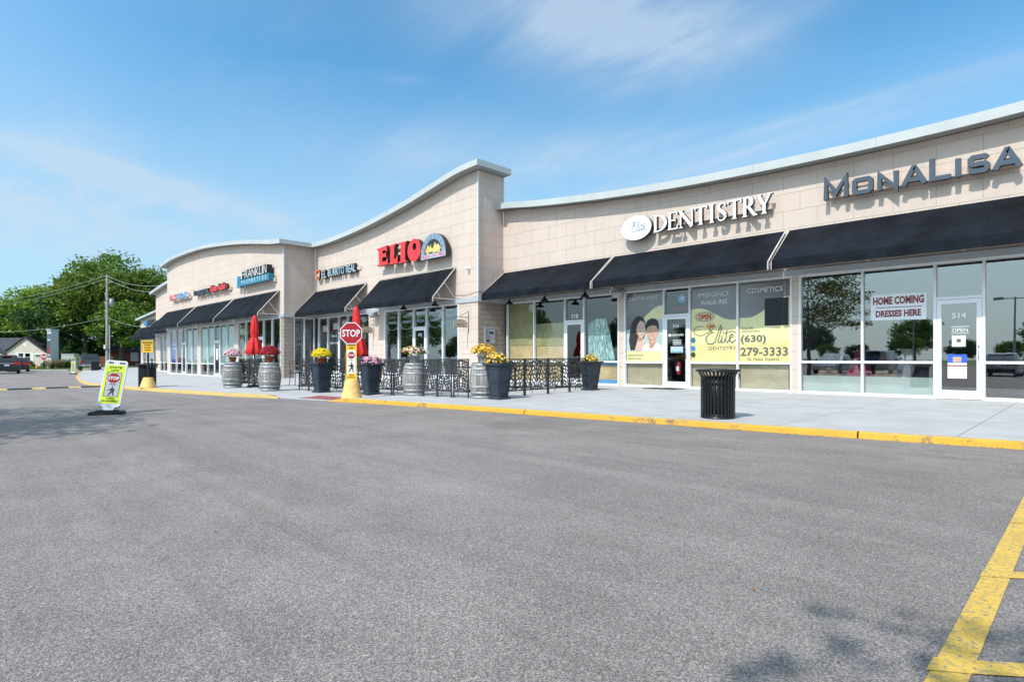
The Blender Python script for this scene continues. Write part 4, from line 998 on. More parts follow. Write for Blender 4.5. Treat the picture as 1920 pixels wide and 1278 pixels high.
m_ = M_(); m_.text('DISTINCTIVE', x0+.05, 1.16, .6, .06, yT(), X, Z, Y, .001); m_.text('DENTAL CARE', x0+.05, 1.05, .52, .06, yT(), X, Z, Y, .001); m_.build('lettering', 'film_text', t)
# emergency walk-ins
x0, x1 = -9.17, -7.70
t, M_ = film('window_poster', x0, x1, z0, z1, 'yellow window film with a script logo, right of the dental office door'); 
fbase(M_, x0, x1, z0, z1, t, lambda u: 2.62-.36*smooth(u*1.2-.15)+.03*sin(u*6))
m_ = M_(); m_.add([(x0, YA+.038, z0), (x1, YA+.038, z0), (x1, YA+.038, 1.5), (x0, YA+.038, 1.5)], [(0, 1, 2, 3)]); m_.build('print_background', 'film_gold', t)
m_ = M_(); m_.text('EMERGENCY', x0+.22, 2.98, 1.02, .13, yT(), X, Z, Y, .001); m_.text('WALK-INS', x0+.32, 2.74, .84, .14, yT(), X, Z, Y, .001); m_.build('lettering', 'white', t)
m_ = M_(); swoosh_elite(m_, -8.5, 1.75, .86, (0, YA+.034, 0), 0, 1); m_.text('DENTISTRY', -8.58, 1.34, .86, .11, yT(), X, Z, Y, .001); m_.build('lettering', ['film_text', 'orange'], t)
t = thing('neon_open_sign', 'unlit oval open sign behind the script logo film', 'sign', (-8.72, YA+.03, 2.36)); m_ = MB(tuple(t.location))
m_.ribbon(arc(-8.72, 2.37, .33, .15, 0, 360, 28)[:-1], .018, (0, YA+.028, 0), X, Z, Y, .004, 0, closed=True); m_.ribbon(arc(-8.72, 2.37, .28, .12, 0, 360, 28)[:-1], .01, (0, YA+.028, 0), X, Z, Y, .004, 1, closed=True)
m_.build('oval_tube', ['grey_print', 'stop_red'], t); m_ = MB(tuple(t.location)); m_.text('OPEN', -8.93, 2.29, .42, .16, (0, YA+.025, 0), X, Z, Y, .003, bold=.03); m_.build('lettering', 'stop_red', t)
t = thing('sticker_group', 'column of small round and square stickers beside the dental door pull', 'sticker', (-9.12, YA+.045, 1.1)); m_ = MB(tuple(t.location))
for zz_, c_ in ((1.66, 1), (1.40, 0), (1.2, 2)): m_.prism(arc(-9.1, zz_, .075, .085, 0, 360, 12)[:-1], (0, YA+.027, 0), X, Z, Y, .001, c_)
m_.build('sticker', ['sky_blue', 'teal', 'plant_green'], t)
# cosmetics
x0, x1 = -7.62, -6.17
t, M_ = film('window_poster', x0, x1, z0, z1, 'yellow window film with a large phone number beside the pillar')
fbase(M_, x0, x1, z0, z1, t, lambda u: 2.28+.56*smooth(u*1.25-.22))
m_ = M_(); m_.add([(x0, YA+.038, z0), (x1, YA+.038, z0), (x1, YA+.038, 1.55), (x0, YA+.038, 1.55)], [(0, 1, 2, 3)]); m_.build('print_background', 'film_gold', t)
m_ = M_(); m_.text('COSMETICS', x0+.22, 2.99, 1.02, .14, yT(), X, Z, Y, .001); m_.build('lettering', 'white', t)
m_ = M_(); m_.text('CALL FOR', x0+.06, 1.95, .34, .055, yT(), X, Z, Y, .001); m_.text('APPOINTMENT', x0+.06, 1.85, .56, .055, yT(), X, Z, Y, .001)
m_.text('(630)', x0+.04, 1.50, .74, .27, yT(), X, Z, Y, .001, bold=.025); m_.text('279-3333', x0+.03, 1.15, 1.36, .26, yT(), X, Z, Y, .001, bold=.025)
m_.text('Se Habla Espa\u00f1ol', x0+.24, .995, .9, .11, yT(), X, Z, Y, .001, bold=.01); m_.build('lettering', 'film_text', t)
m_ = M_(); m_.box(-6.88, -6.22, YA+.0335, YA+.0355, 2.02, 2.80); m_.build('notice_panel', 'black_gloss', t)
# homecoming banner
t = thing('banner', 'white banner with dark red capitals hung inside the shop window at right', 'banner', (-3.6, YA+.045, 2.0)); O3 = tuple(t.location); m_ = MB(O3)
m_.add([(-4.20, YA+.047, 2.05), (-3.02, YA+.047, 2.03), (-3.02, YA+.047, 2.68), (-4.20, YA+.047, 2.70)], [(0, 1, 2, 3)]); m_.build('banner_sheet', 'white', t)
m_ = MB(O3); m_.text('HOME COMING', -4.15, 2.43, 1.08, .2, (0, YA+.044, 0), X, Z, Y, .001, bold=.045); m_.text('DRESSES HERE', -4.09, 2.12, .96, .17, (0, YA+.044, 0), X, Z, Y, .001, bold=.045)
m_.add([(-4.1, YA+.044, 2.37), (-3.1, YA+.044, 2.36), (-3.1, YA+.044, 2.345), (-4.1, YA+.044, 2.355)], [(0, 1, 2, 3)]); m_.build('lettering', 'banner_red', t)
# door numbers and notices
t = thing('door_decals', 'white street number and opening notice on the rightmost shop door glass', 'door sign', (-2.39, YA, 1.2)); O3 = tuple(t.location); m_ = MB(O3)
m_.text('514', -2.52, 2.02, .27, .13, (0, YA+.004, 0), X, Z, Y, .001, bold=.03); m_.text('OPEN', -2.52, 1.70, .30, .085, (0, YA+.004, 0), X, Z, Y, .001, bold=0)
m_.box(-2.54, -2.2, YA+.003, YA+.005, 1.82, 1.83); m_.box(-2.54, -2.2, YA+.003, YA+.005, 1.665, 1.675); m_.build('lettering', 'white', t)
m_ = MB(O3); m_.box(-2.52, -2.26, YA+.003, YA+.005, 1.36, 1.62, 0); m_.box(-2.43, -2.35, YA+.001, YA+.003, 1.46, 1.54, 1); m_.build('notice_card', ['offwhite', 'film_text'], t)
m_ = MB(O3); m_.box(-2.60, -2.24, YA+.003, YA+.005, .62, 1.18, 0); m_.box(-2.60, -2.24, YA+.001, YA+.003, .98, 1.18, 1); m_.box(-2.5, -2.34, YA, YA+.0012, 1.0, 1.12, 2); m_.box(-2.60, -2.24, YA+.001, YA+.0025, .9, .93, 3); m_.build('event_poster', ['white', 'blue_film', 'skin', 'red_paint'], t)
t = thing('door_decals', 'white lettering and licence cards on the dental office door glass', 'door sign', (-9.67, YA, 1.2)); O3 = tuple(t.location); m_ = MB(O3)
m_.text('516', -9.8, 2.08, .22, .11, (0, YA+.004, 0), X, Z, Y, .001, bold=.02); m_.text('DENTISTRY', -9.83, 1.80, .42, .07, (0, YA+.004, 0), X, Z, Y, .001, bold=.01); m_.prism(arc(-9.91, 1.835, .055, .045, 0, 360, 12)[:-1], (0, YA+.004, 0), X, Z, Y, .001)
for i in range(4): m_.box(-9.8, -9.5, YA+.003, YA+.005, 1.66-i*.045, 1.675-i*.045)
m_.build('lettering', 'white', t)
m_ = MB(O3); m_.box(-9.88, -9.44, YA+.003, YA+.005, 1.27, 1.47, 0); m_.box(-9.85, -9.47, YA+.001, YA+.003, 1.29, 1.31, 1); m_.build('notice_card', ['pale_blue', 'teal'], t)
t = thing('fire_extinguisher', 'red fire extinguisher behind the glass of the dental office door', 'fire extinguisher', (-9.72, YA+.25, .55)); m_ = MB(tuple(t.location))
m_.lathe([(.0, 0), (.075, .01), (.08, .05), (.08, .34), (.06, .40), (.025, .43), (.0, .43)], (-9.72, YA+.25, .55), 16); m_.build('cylinder', 'red_paint', t)
m_ = MB(tuple(t.location)); m_.tube([(-9.72, YA+.25, .98), (-9.72, YA+.25, 1.05), (-9.64, YA+.22, 1.1)], .018); m_.tube([(-9.74, YA+.25, 1.03), (-9.82, YA+.22, .95), (-9.82, YA+.2, .7)], .012); m_.box(-9.77, -9.67, YA+.165, YA+.17, .68, .83, 1); m_.build('valve_and_hose', ['black', 'white'], t)
t = thing('illuminated_window_sign', 'small framed tooth sign above the dental office door', 'sign', (-9.67, YA+.06, 2.6)); O3 = tuple(t.location); m_ = MB(O3)
m_.ribbon([(-10.03, 2.6), (-9.31, 2.6), (-9.31, 3.24), (-10.03, 3.24)], .02, (0, YA+.07, 0), X, Z, Y, .01, 0, closed=True); m_.prism(arc(-9.52, 3.0, .14, .14, 0, 360, 18)[:-1], (0, YA+.068, 0), X, Z, Y, .002, 1)
m_.ribbon([(-9.58, 3.05), (-9.52, 3.0), (-9.46, 3.05), (-9.48, 2.93)], .03, (0, YA+.064, 0), X, Z, Y, .001, 2); m_.build('sign_panel', ['black', 'sky_blue', 'white'], t)
m_ = MB(O3); m_.text('630-279-3333', -9.86, 2.64, .46, .09, (0, YA+.062, 0), X, Z, Y, .001, bold=.03); m_.build('lettering', 'stop_red', t)
t = thing('door_number', 'white street number above the door between the paper covered windows', 'door number', (-13.88, YA+.04, 2.56)); m_ = MB(tuple(t.location)); m_.text('518', -14.05, 2.58, .33, .16, (0, YA+.042, 0), X, Z, Y, .001, bold=.03); m_.build('lettering', 'white', t)
# restaurant window lettering
t = thing('window_lettering', 'arched white menu lettering across the pizza restaurant windows', 'window lettering', (-21.6, YB+.04, 2.3)); O3 = tuple(t.location)
for (a, b), w1_, w2_ in zip(((-24.42, -23.35), (-23.25, -22.15), (-22.05, -21.18), (-21.08, -20.02), (-19.92, -18.96)), ('HOUSE', 'PASTA', 'WOOD FIRED', 'SALADS', 'SOUPS'), ('WINES', 'DESSERTS', 'PIZZA', 'DESSERTS', 'SANDWICHES')):
    m_ = MB(O3); c_ = (a+b)/2; w_ = b-a; o_ = (0, YB+.044, 0)
    m_.text(w1_, c_-w_*.26, 2.98, w_*.52, .10, o_, X, Z, Y, .001); m_.text(w2_, c_-w_*.32, 2.72, w_*.64, .11, o_, X, Z, Y, .001, bold=.015)
    m_.ribbon(arc(c_, 2.85, w_*.45, .42, 200, 340, 12), .012, o_, X, Z, Y, .001)
    for q in (-1, 1): m_.ribbon([(c_+q*w_*.46, 2.72), (c_+q*w_*.42, 2.52), (c_+q*w_*.30, 2.45)], [.05, .035, .01], o_, X, Z, Y, .001)
    for q in (-1, 1): m_.ribbon([(c_+q*w_*.46, 3.2), (c_+q*w_*.40, 3.18), (c_+q*w_*.33, 3.24)], [.04, .03, .01], o_, X, Z, Y, .001)
    m_.build('lettering', 'pale_blue', t)
t = thing('door_number', 'white number plate in the arched pizza restaurant door', 'door number', (-21.6, YB, 2.1)); m_ = MB(tuple(t.location)); m_.text('522', -21.74, 2.1, .28, .12, (0, YB+.004, 0), X, Z, Y, .001, bold=.03); m_.build('lettering', 'white', t)
t = thing('window_lettering', 'small white lettering and red framed notices in the burrito restaurant windows', 'window lettering', (-29.6, YB+.04, 1.8)); O3 = tuple(t.location); m_ = MB(O3)
m_.text('Dine In', -29.85, 2.25, .6, .14, (0, YB+.044, 0), X, Z, Y, .001, bold=.02); m_.text('Book It Today', -30.0, 1.85, .9, .16, (0, YB+.044, 0), X, Z, Y, .001, bold=.02); m_.build('lettering', 'white', t)
for a, b, c_ in ((-30.9, 2.55, 0), (-29.7, 2.65, 0), (-28.7, 2.75, 1)):
    m_ = MB(O3); m_.ribbon([(a, b), (a+.55, b), (a+.55, b+.38), (a, b+.38)], .05, (0, YB+.044, 0), X, Z, Y, .002, 0, closed=True); m_.box(a+.02, a+.53, YB+.045, YB+.047, b+.02, b+.36, 1)
    m_.build('notice_card', ['stop_red', 'film_sky'], t)
# notice board on the brick return
t = thing('notice_board', 'white and grey menu board on the brown brick side of the tower', 'notice board', (-17.66, 16.2, 1.7)); O3 = tuple(t.location); m_ = MB(O3)
m_.box(-17.66, -17.635, 15.90, 16.48, 1.72, 2.37, 0); m_.build('board', 'grey_print', t); m_ = MB(O3)
m_.box(-17.635, -17.632, 15.95, 16.43, 2.29, 2.31, 0)
for i in range(14): m_.box(-17.635, -17.632, 15.96, 15.96+.14+.12*((i*7) % 3), 2.24-i*.035, 2.25-i*.035, 0)
m_.box(-17.635, -17.631, 16.17, 16.40, 2.10, 2.17, 1); m_.box(-17.635, -17.631, 16.0, 16.17, 1.76, 1.84, 1); m_.build('print', ['film_text', 'black'], t)
# little posters in the far shops
t = thing('window_lettering', 'white lettering on the blue film in the far curved bay', 'window lettering', (-52.4, YC+.06, 1)); m_ = MB(tuple(t.location))
m_.text('SIGNS', -53.0, 2.1, 1.2, .2, (0, YC+.06, 0), X, Z, Y, .001, bold=.02); m_.text('GRAPHICS', -53.0, 1.8, 1.25, .16, (0, YC+.06, 0), X, Z, Y, .001, bold=.02); m_.text('BANNERS', -53.0, 1.0, 1.1, .14, (0, YC+.06, 0), X, Z, Y, .001, bold=.02); m_.build('lettering', 'white', t)
t = thing('window_poster', 'white notice taped in the dark office door of the curved bay', 'poster', (-42.3, YC, 1.1)); m_ = MB(tuple(t.location)); m_.box(-42.5, -42.1, YC+.002, YC+.006, 1.0, 1.75); m_.build('sheet', 'white', t)

# ================================================================ LAMPS, CAMERA, CABLE, HANGING SIGNS
def barn_lamp():
    t = thing('barn_lamp', 'x', 'lamp', (0, 0, 0), 0, 'black barn lamps below the awnings'); m_ = MB()
    m_.lathe([(.17, 0), (.165, .015), (.10, .09), (.05, .13), (.045, .19), (.0, .2)], (0, 0, 0), 20); m_.lathe([(.16, .006), (.0, .03)], (0, 0, 0), 16, 1); m_.build('lamp_shade', ['black', 'offwhite'], t)
    m_ = MB(); m_.tube([(0, 0, .18), (0, 0, .30), (0, .08, .36), (0, .4, .36)], .014); m_.build('lamp_arm', 'black', t); return t
lamp = barn_lamp(); first = True
for px_, py_, yp, lab in ((703, 556, YB-.75, 'black barn lamp above the round floodlight at the left of the pizza awning'), (757, 576, YB-.75, 'black barn lamp above the second window of the pizza restaurant'), (816, 569, YB-.75, 'black barn lamp hanging by the open end of the pizza restaurant awning'),
                         (955, 566, YA-.85, 'black barn lamp in the corner beside the tower'), (1021, 560, YA-.85, 'black barn lamp above the paper covered windows'), (1097, 552, YA-.85, 'black barn lamp above the soaped window')):
    t_ = (px_-960)/1100.; k_ = yp/(.7034+.7107*t_); px3 = (-.7107+.7034*t_)*k_; z_ = 1.08+(672-py_)/1100.*k_-.1
    l_ = lamp if first else copy_tree(lamp); first = False; l_.location = (px3, yp, z_); l_['label'] = lab
def floodlight(x, y, z, lab):
    t = thing('floodlight', lab, 'lamp', (x, y, z), 0, 'round floodlights on the pillars'); m_ = MB()
    m_.lathe([(.0, -.16), (.12, -.15), (.19, -.06), (.20, .03), (.19, .07), (.0, .08)], (0, -.22, 0), 20); m_.build('lamp_housing', 'grey_print', t)
    m_ = MB(); m_.box(-.2, .2, -.24, -.02, .07, .10); m_.box(-.05, .05, -.04, 0, -.05, .2); m_.build('bracket', 'galvanised', t)
floodlight(-11.77, YA-.05, 3.31, 'round grey floodlight on the thin pillar left of the dental windows'); floodlight(-25.15, YB-.05, 3.22, 'round grey floodlight on the beige pillar between the two restaurants')
t = thing('security_camera', 'small white dome camera on the beige tower wall', 'camera', (-18.2, YB, 4.75)); m_ = MB()
m_.box(-.05, .05, -.04, 0, -.06, .06); m_.tube([(0, -.03, .02), (0, -.12, .02)], .02); m_.lathe([(.0, -.07), (.05, -.06), (.065, -.01), (.065, .03), (.0, .04)], (0, -.14, 0), 14); m_.build('camera_body', 'white', t)
t = thing('overhead_cable', 'thin black cable sagging along the tower base between two awnings', 'cable', (-18.9, YB, 3.7)); m_ = MB(tuple(t.location))
m_.tube([(-19.05+i*.16, YB-.12, 3.72-.09*sin(pi*i/9)+.02*i/9) for i in range(10)]+[(-17.5, YB+.1, 3.74), (-17.45, 16.6, 3.72)], .012, 5); m_.build('cable_run', 'black', t)
def bracket_sign(x, lab):
    t = thing('hanging_sign', lab, 'sign', (x, YB, 2.4), 0, 'arched signs on scroll brackets'); m_ = MB()
    m_.tube([(0, -.01, -.28), (0, -.01, .62)], .014); m_.tube([(0, -.01, .36), (0, -.80, .36)], .012); m_.tube([(0, -.01, .6), (0, -.25, .48), (0, -.5, .38)], .009); m_.tube([(0, -.15, .36), (0, -.15, .22)], .006); m_.tube([(0, -.7, .36), (0, -.7, .22)], .006); m_.build('scroll_bracket', 'black', t)
    m_ = MB(); P = [(-.78, -.06), (-.08, -.06), (-.08, .12)]+arc(-.43, .12, .35, .14, 0, 180, 10)[1:]; m_.prism(P, (.012, 0, 0), Y, Z, -X, .024, 0, 0); bo = m_.build('sign_board', 'tan_board', t)
    m_ = MB(); m_.text('PATIO', -.64, .0, .42, .09, (.015, 0, 0), Y, Z, -X, .002); m_.ribbon([(-.76, -.045), (-.10, -.045), (-.10, .11)]+arc(-.43, .11, .33, .13, 0, 180, 10)[1:], .012, (.0155, 0, 0), Y, Z, -X, .002, closed=True); m_.build('lettering', 'furniture_wood', bo)
bracket_sign(-18.25, 'small arched tan sign on a black bracket, right of the pizza restaurant windows'); bracket_sign(-25.45, 'small arched tan sign on a black bracket between the two restaurants')

# ================================================================ STREET FURNITURE
def uz(x, y): return walk(x, y)
CAMV = Vector((.7107, -.7034, 0))       # towards the photographer
# ---- wine barrels
def make_barrel():
    t = thing('wine_barrel', 'x', 'barrel', (0, 0, 0), 0, 'weathered wine barrels around the patio')
    prof = [(.265, 0), (.285, .08), (.305, .2), (.325, .33), (.333, .44), (.325, .55), (.305, .68), (.285, .80), (.268, .87)]
    m_ = MB(); m_.lathe(prof+[(.25, .87), (.25, .84), (0, .84)], n=44); m_.build('staves', 'barrel_wood', t)
    def rad(z):
        for i in range(len(prof)-1):
            if prof[i][1] <= z <= prof[i+1][1]:
                f_ = (z-prof[i][1])/(prof[i+1][1]-prof[i][1]); return prof[i][0]+(prof[i+1][0]-prof[i][0])*f_
        return .266
    for a, b in ((.005, .06), (.12, .165), (.27, .31), (.57, .61), (.71, .755), (.815, .865)):
        m_ = MB(); m_.lathe([(rad(a)+.001, a), (rad(a)+.006, a), (rad(b)+.006, b), (rad(b)+.001, b)], n=44); m_.build('hoop', 'hoop', t)
    m_ = MB(); m_.lathe([(.27, .872), (.272, .885), (0, .885)], n=36); m_.build('lid', 'black', t)
    return t
bar0 = make_barrel(); BP = {}
for i, (px, d, lab) in enumerate(((436, 20.0, 'weathered wine barrel at the far left end of the patio fence, carrying pink mums'), (506, 18.1, 'weathered wine barrel with a dark red mum on top, beside the left patio gap'),
                                (777, 15.9, 'weathered wine barrel set into the fence front of the pizza restaurant, left of its tower'), (905, 14.7, 'weathered wine barrel at the patio corner touching the black planter'))):
    x, y = at(px, d); o = bar0 if i == 0 else copy_tree(bar0); o.location = (x, y, uz(x, y)); o.rotation_euler[2] = i*1.3; o['label'] = lab; BP[i] = (x, y, uz(x, y))
# ---- planters
def make_planter():
    t = thing('planter', 'x', 'planter', (0, 0, 0), 0, 'tall tapered black planters around the patio'); m_ = MB()
    def ring(w, z): return [(-w, -w, z), (w, -w, z), (w, w, z), (-w, w, z)]
    L_ = [(.20, 0), (.20, .035), (.175, .05), (.155, .07), (.235, .80), (.285, .83), (.285, .875), (.25, .875), (.24, .82)]
    vs = [p for w_, z in L_ for p in ring(w_, z)]; m_.add(vs, [(4*i+j, 4*i+(j+1) % 4, 4*i+4+(j+1) % 4, 4*i+4+j) for i in range(len(L_)-1) for j in range(4)]); m_.build('planter_box', 'planter', t)
    m_ = MB(); w_ = lambda z: .155+.08*(z-.07)/.73
    for k in range(4):
        R_ = Matrix.Rotation(k*pi/2, 3, 'Z')
        for (z0, z1) in ((.10, .40), (.44, .76)):
            for hx in (0,):
                q = [(-w_(z0)*.78, z0), (w_(z0)*.78, z0), (w_(z1)*.78, z1), (-w_(z1)*.78, z1)]; n = 4
                for i in range(4):
                    a, b = q[i], q[(i+1) % 4]
                    pa = R_@Vector((a[0], -w_(a[1])-.003, a[1])); pb = R_@Vector((b[0], -w_(b[1])-.003, b[1])); m_.tube([pa, pb], .013, 5)
    m_.build('panel_moulding', 'planter', t); m_ = MB(); m_.box(-.235, .235, -.235, .235, .80, .835); m_.build('soil', 'soil', t)
    return t
pl0 = make_planter(); PP = {}
for i, (px, d, rz, lab) in enumerate(((603, 17.25, .05, 'tall black planter left of the stop sign, carrying yellow mums'), (696, 16.35, -.05, 'tall black planter with pink petunias, right of the stop sign'),
                                      (936, 14.35, .03, 'tall black planter in front of the patio corner barrel'), (1107, 17.8, -.02, 'black planter at the right end of the patio fence by the soaped window'))):
    x, y = at(px, d); o = pl0 if i == 0 else copy_tree(pl0); o.location = (x, y, uz(x, y)); o.rotation_euler[2] = rz; o['label'] = lab; PP[i] = (x, y, uz(x, y))
# ---- flowers
def leafquad(m_, p, s, rnd, mi=0, up=.35):
    a = Vector((rnd.gauss(0, 1), rnd.gauss(0, 1), rnd.gauss(0, 1)*.7+up)).normalized(); b = a.cross(Vector((rnd.gauss(0, 1), rnd.gauss(0, 1), rnd.gauss(0, 1)))).normalized(); c = a.cross(b)
    p = Vector(p); m_.add([p-b*s, p-c*s*.55, p+b*s, p+c*s*.55], [(0, 1, 2, 3)], mi)
def flowers(name, lab, cat, loc, rx, rz_, n, mats_, bs, leaves='plant_green', nl=500, pot=None, stemh=.0, zc=.0, loose=.0, seed=1):
    t = thing(name, lab, cat, loc); rnd = random.Random(seed); m_ = MB(); g_ = MB()
    base = 0
    if pot:
        pm, pr, ph = pot; q = MB(); q.lathe([(pr*.7, 0), (pr*.98, ph*.8), (pr*1.08, ph*.8), (pr*1.08, ph), (pr*.9, ph), (0, ph*.9)], n=22); q.build('flower_pot', pm, t); base = ph
    for i in range(nl):
        a = rnd.uniform(0, 2*pi); e = math.asin(rnd.uniform(-.25, 1)); r = rnd.uniform(.3, 1)**.5*.93
        leafquad(g_, (rx*r*cos(a)*cos(e), rx*r*sin(a)*cos(e), base+zc+rz_*.25+rz_*r*sin(e)), rnd.uniform(.02, .04), rnd)
    g_.build('leaves', leaves, t)
    for i in range(n):
        a = rnd.uniform(0, 2*pi); e = math.asin(rnd.uniform(-.15, 1)); r = 1+rnd.uniform(-.10-loose, .05+loose)
        p = Vector((rx*r*cos(a)*cos(e), rx*r*sin(a)*cos(e), base+zc+rz_*.28+rz_*r*sin(e))); nn_ = Vector((cos(a)*cos(e), sin(a)*cos(e), sin(e)+.2)).normalized()
        b = nn_.cross(Vector((rnd.gauss(0, 1), rnd.gauss(0, 1), 1))).normalized(); c = nn_.cross(b); s = bs*rnd.uniform(.7, 1.2); k = 6
        vs = [p+nn_*s*.12]; 
        for j in range(k*2): rr = s*(1 if j % 2 == 0 else .55); vs.append(p+b*rr*cos(pi*j/k)+c*rr*sin(pi*j/k)-nn_*s*.15)
        m_.add(vs, [(0, 1+j, 1+(j+1) % (2*k)) for j in range(2*k)], rnd.randrange(len(mats_)) if len(mats_) > 1 else 0)
    m_.build('blossoms', mats_, t); return t
b = BP[0]; flowers('potted_mum', 'pink mums in a clay pot on the leftmost barrel', 'potted flowers', (b[0]+.03, b[1], b[2]+.885), .29, .21, 420, ['bloom_pink'], .033, pot=('terracotta', .12, .16), zc=.02, seed=1)
b = BP[1]; flowers('potted_mum', 'dark red mums in a clay pot on the barrel under the left umbrella', 'potted flowers', (b[0], b[1], b[2]+.885), .30, .23, 520, ['bloom_red'], .03, pot=('terracotta', .13, .19), zc=.02, seed=2)
b = PP[0]; flowers('potted_mum', 'bright yellow mums in a clay pot on the left planter', 'potted flowers', (b[0], b[1], b[2]+.84), .28, .21, 520, ['bloom_yellow'], .032, pot=('terracotta', .13, .17), zc=.02, seed=3)
b = PP[1]; flowers('petunia_plant', 'pink petunias spilling out of the planter right of the stop sign', 'flowers', (b[0], b[1], b[2]+.84), .27, .19, 150, ['bloom_magenta', 'bloom_pink'], .045, zc=-.02, loose=.15, nl=600, seed=4)
b = BP[2]; flowers('potted_petunia', 'mixed cream and magenta petunias in a grey pot on the barrel below the restaurant door', 'potted flowers', (b[0], b[1], b[2]+.885), .34, .16, 130, ['bloom_cream', 'bloom_magenta', 'bloom_cream', 'bloom_gold'], .045, pot=('pot_grey', .17, .2), zc=.02, loose=.25, nl=500, seed=5, leaves='leaf_locust')
b = BP[3]; flowers('potted_plant', 'golden yellow leafy plant in a grey pot on the patio corner barrel', 'potted flowers', (b[0]+.03, b[1], b[2]+.885), .27, .17, 230, ['bloom_gold'], .04, pot=('pot_grey', .15, .2), zc=.03, loose=.2, nl=250, seed=6, leaves='leaf_locust')
b = PP[2]; flowers('petunia_plant', 'yellow and pink petunias in the planter before the corner barrel', 'flowers', (b[0]-.06, b[1], b[2]+.85), .26, .22, 170, ['bloom_yellow', 'bloom_gold', 'bloom_pink', 'bloom_yellow'], .045, zc=.0, loose=.2, nl=500, seed=7)
b = PP[3]; flowers('flowering_plant', 'sparse golden flowers in the planter at the right end of the fence', 'flowers', (b[0], b[1], b[2]+.84), .26, .17, 150, ['bloom_gold'], .035, zc=.0, loose=.35, nl=300, seed=8, leaves='leaf_locust')

# ---- laser cut fence panels
def swirl_panel(W, H, seed, fine=False):
    """black cut metal plate: frame and mirrored S curves"""
    rnd = random.Random(seed); m_ = MB(); t = .018; o = (0, 0, 0); z0 = .17
    def rib(p, w_): m_.ribbon(p, w_, (0, -.004, 0), X, Z, Y, .006)
    half = W/2; nc_ = max(3, round(half/.115)); cw = half/nc_; nr = round((H-.02-z0)/cw); ch = (H-.02-z0)/nr
    for i in range(nc_):
        for j in range(nr):
            x0_, z0_ = i*cw, z0+j*ch; c_ = []
            if rnd.random() < .5: c_ = [arc(x0_, z0_, cw/2, ch/2, 0, 90, 4), arc(x0_+cw, z0_+ch, cw/2, ch/2, 180, 270, 4)]
            else: c_ = [arc(x0_+cw, z0_, cw/2, ch/2, 90, 180, 4), arc(x0_, z0_+ch, cw/2, ch/2, 270, 360, 4)]
            c_ = [[(min(max(a_+.026*sin(b_*15+seed)+.012*sin(b_*41), .0), half+.004), min(max(b_+.024*sin(a_*17+seed*2), z0), H-.02)) for a_, b_ in q] for q in c_]
            for q in c_: rib(q, .033); rib([(W-p[0], p[1]) for p in q], .033)
    m_.box(0, W, -.003, .003, H-.035, H-.02); m_.box(0, W, -.003, .003, z0-.012, z0+.006)
    return m_
    half = W/2; cells = []
    nx = max(2, round(half/.105)); nz = max(4, round((H-z0)/.105)); cw = half/nx; ch = (H-z0)/nz
    for i in range(nx):
        for j in range(nz):
            cx = (i+.5)*cw+rnd.uniform(-.01, .01); cz = z0+(j+.5)*ch+rnd.uniform(-.01, .01); ty = rnd.randrange(4); r = min(cw, ch)*.58; a = rnd.choice((0, 90, 180, 270))+rnd.uniform(-20, 20); c_ = []
            if ty == 0: c_ = arc(cx, cz, r*1.05, r*1.15, a, a+250, 8)
            elif ty == 1: c_ = arc(cx-r*.5*cos(radians(a)), cz-r*.5*sin(radians(a)), r*.62, r*.62, a+180, a+10, 5)+arc(cx+r*.55*cos(radians(a)), cz+r*.55*sin(radians(a)), r*.62, r*.62, a+180, a+350, 5)[1:]
            elif ty == 2: c_ = [(cx-r*1.2*cos(radians(a)), cz-r*1.2*sin(radians(a))), (cx-r*.3*sin(radians(a)), cz+r*.35*cos(radians(a))), (cx+r*.3*sin(radians(a)), cz-r*.3*cos(radians(a))), (cx+r*1.2*cos(radians(a)), cz+r*1.2*sin(radians(a)))]
            else: c_ = arc(cx, cz+r*.2, r*.9, r*1.2, a-100, a+100, 6)+[(cx-r*cos(radians(a)), cz-r*sin(radians(a)))]
            c_ = [(min(max(p[0], .01), half), min(max(p[1], z0+.01), H-.01)) for p in c_]
            rib(c_, .033); rib([(W-p[0], p[1]) for p in c_], .033)
    return m_
panels = {}
def fence_panel(a, b, lab, key):
    (x0, y0), (x1, y1) = a, b; W = hypot(x1-x0, y1-y0); ang = atan2(y1-y0, x1-x0); z = uz(x0, y0); H = .99
    t = thing('fence_panel', lab, 'fence', (x0, y0, z-.004), ang, 'cut metal fence panels around the patio')
    zz1 = uz(x1, y1)
    kk = round(W, 1), key % 3
    if kk not in panels:
        panels[kk] = swirl_panel(W-.05, H-.02, 11+key).build('scroll_plate', 'dark_iron', None); o = panels[kk]
    else: o = panels[kk].copy(); COL.objects.link(o)
    o.parent = t; o.location = (.025, 0, 0)
    f = MB(); s = .014
    f.box(0, 2*s, -s, s, .0, H); f.box(W-2*s, W, -s, s, .0, H); f.box(2*s, W-2*s, -s*.8, s*.8, H-.03, H-.004); f.box(2*s, W-2*s, -s*.8, s*.8, .14, .165)
    f.box(W*.3, W*.3+.012, -.006, .006, .05, .14)
    f.build('panel_frame', 'dark_iron', t)
    g_ = MB(); g_.box(-.07, .10, -.07, .07, .0, .009); g_.build('foot_plate', 'rust', t)
P_ = lambda px, py: at(px, 1100*.975/(py-672)) if px > 900 else at(px, 1100*.985/(py-672))
FR = [((449, 725.5), (467, 726.3)), ((467, 726.3), (486, 727.4)), ((561, 730.6), (579, 731.8)), ((579, 731.8), (617, 734)), ((617, 734), (664, 736.5)), ((664, 736.5), (697, 738)), ((701, 738.2), (735, 739.8)), ((737, 739.9), (763, 741)), ((792, 741.8), (820, 742.8)), ((820, 742.8), (847, 744)), ((850, 744.3), (879, 745.6))]
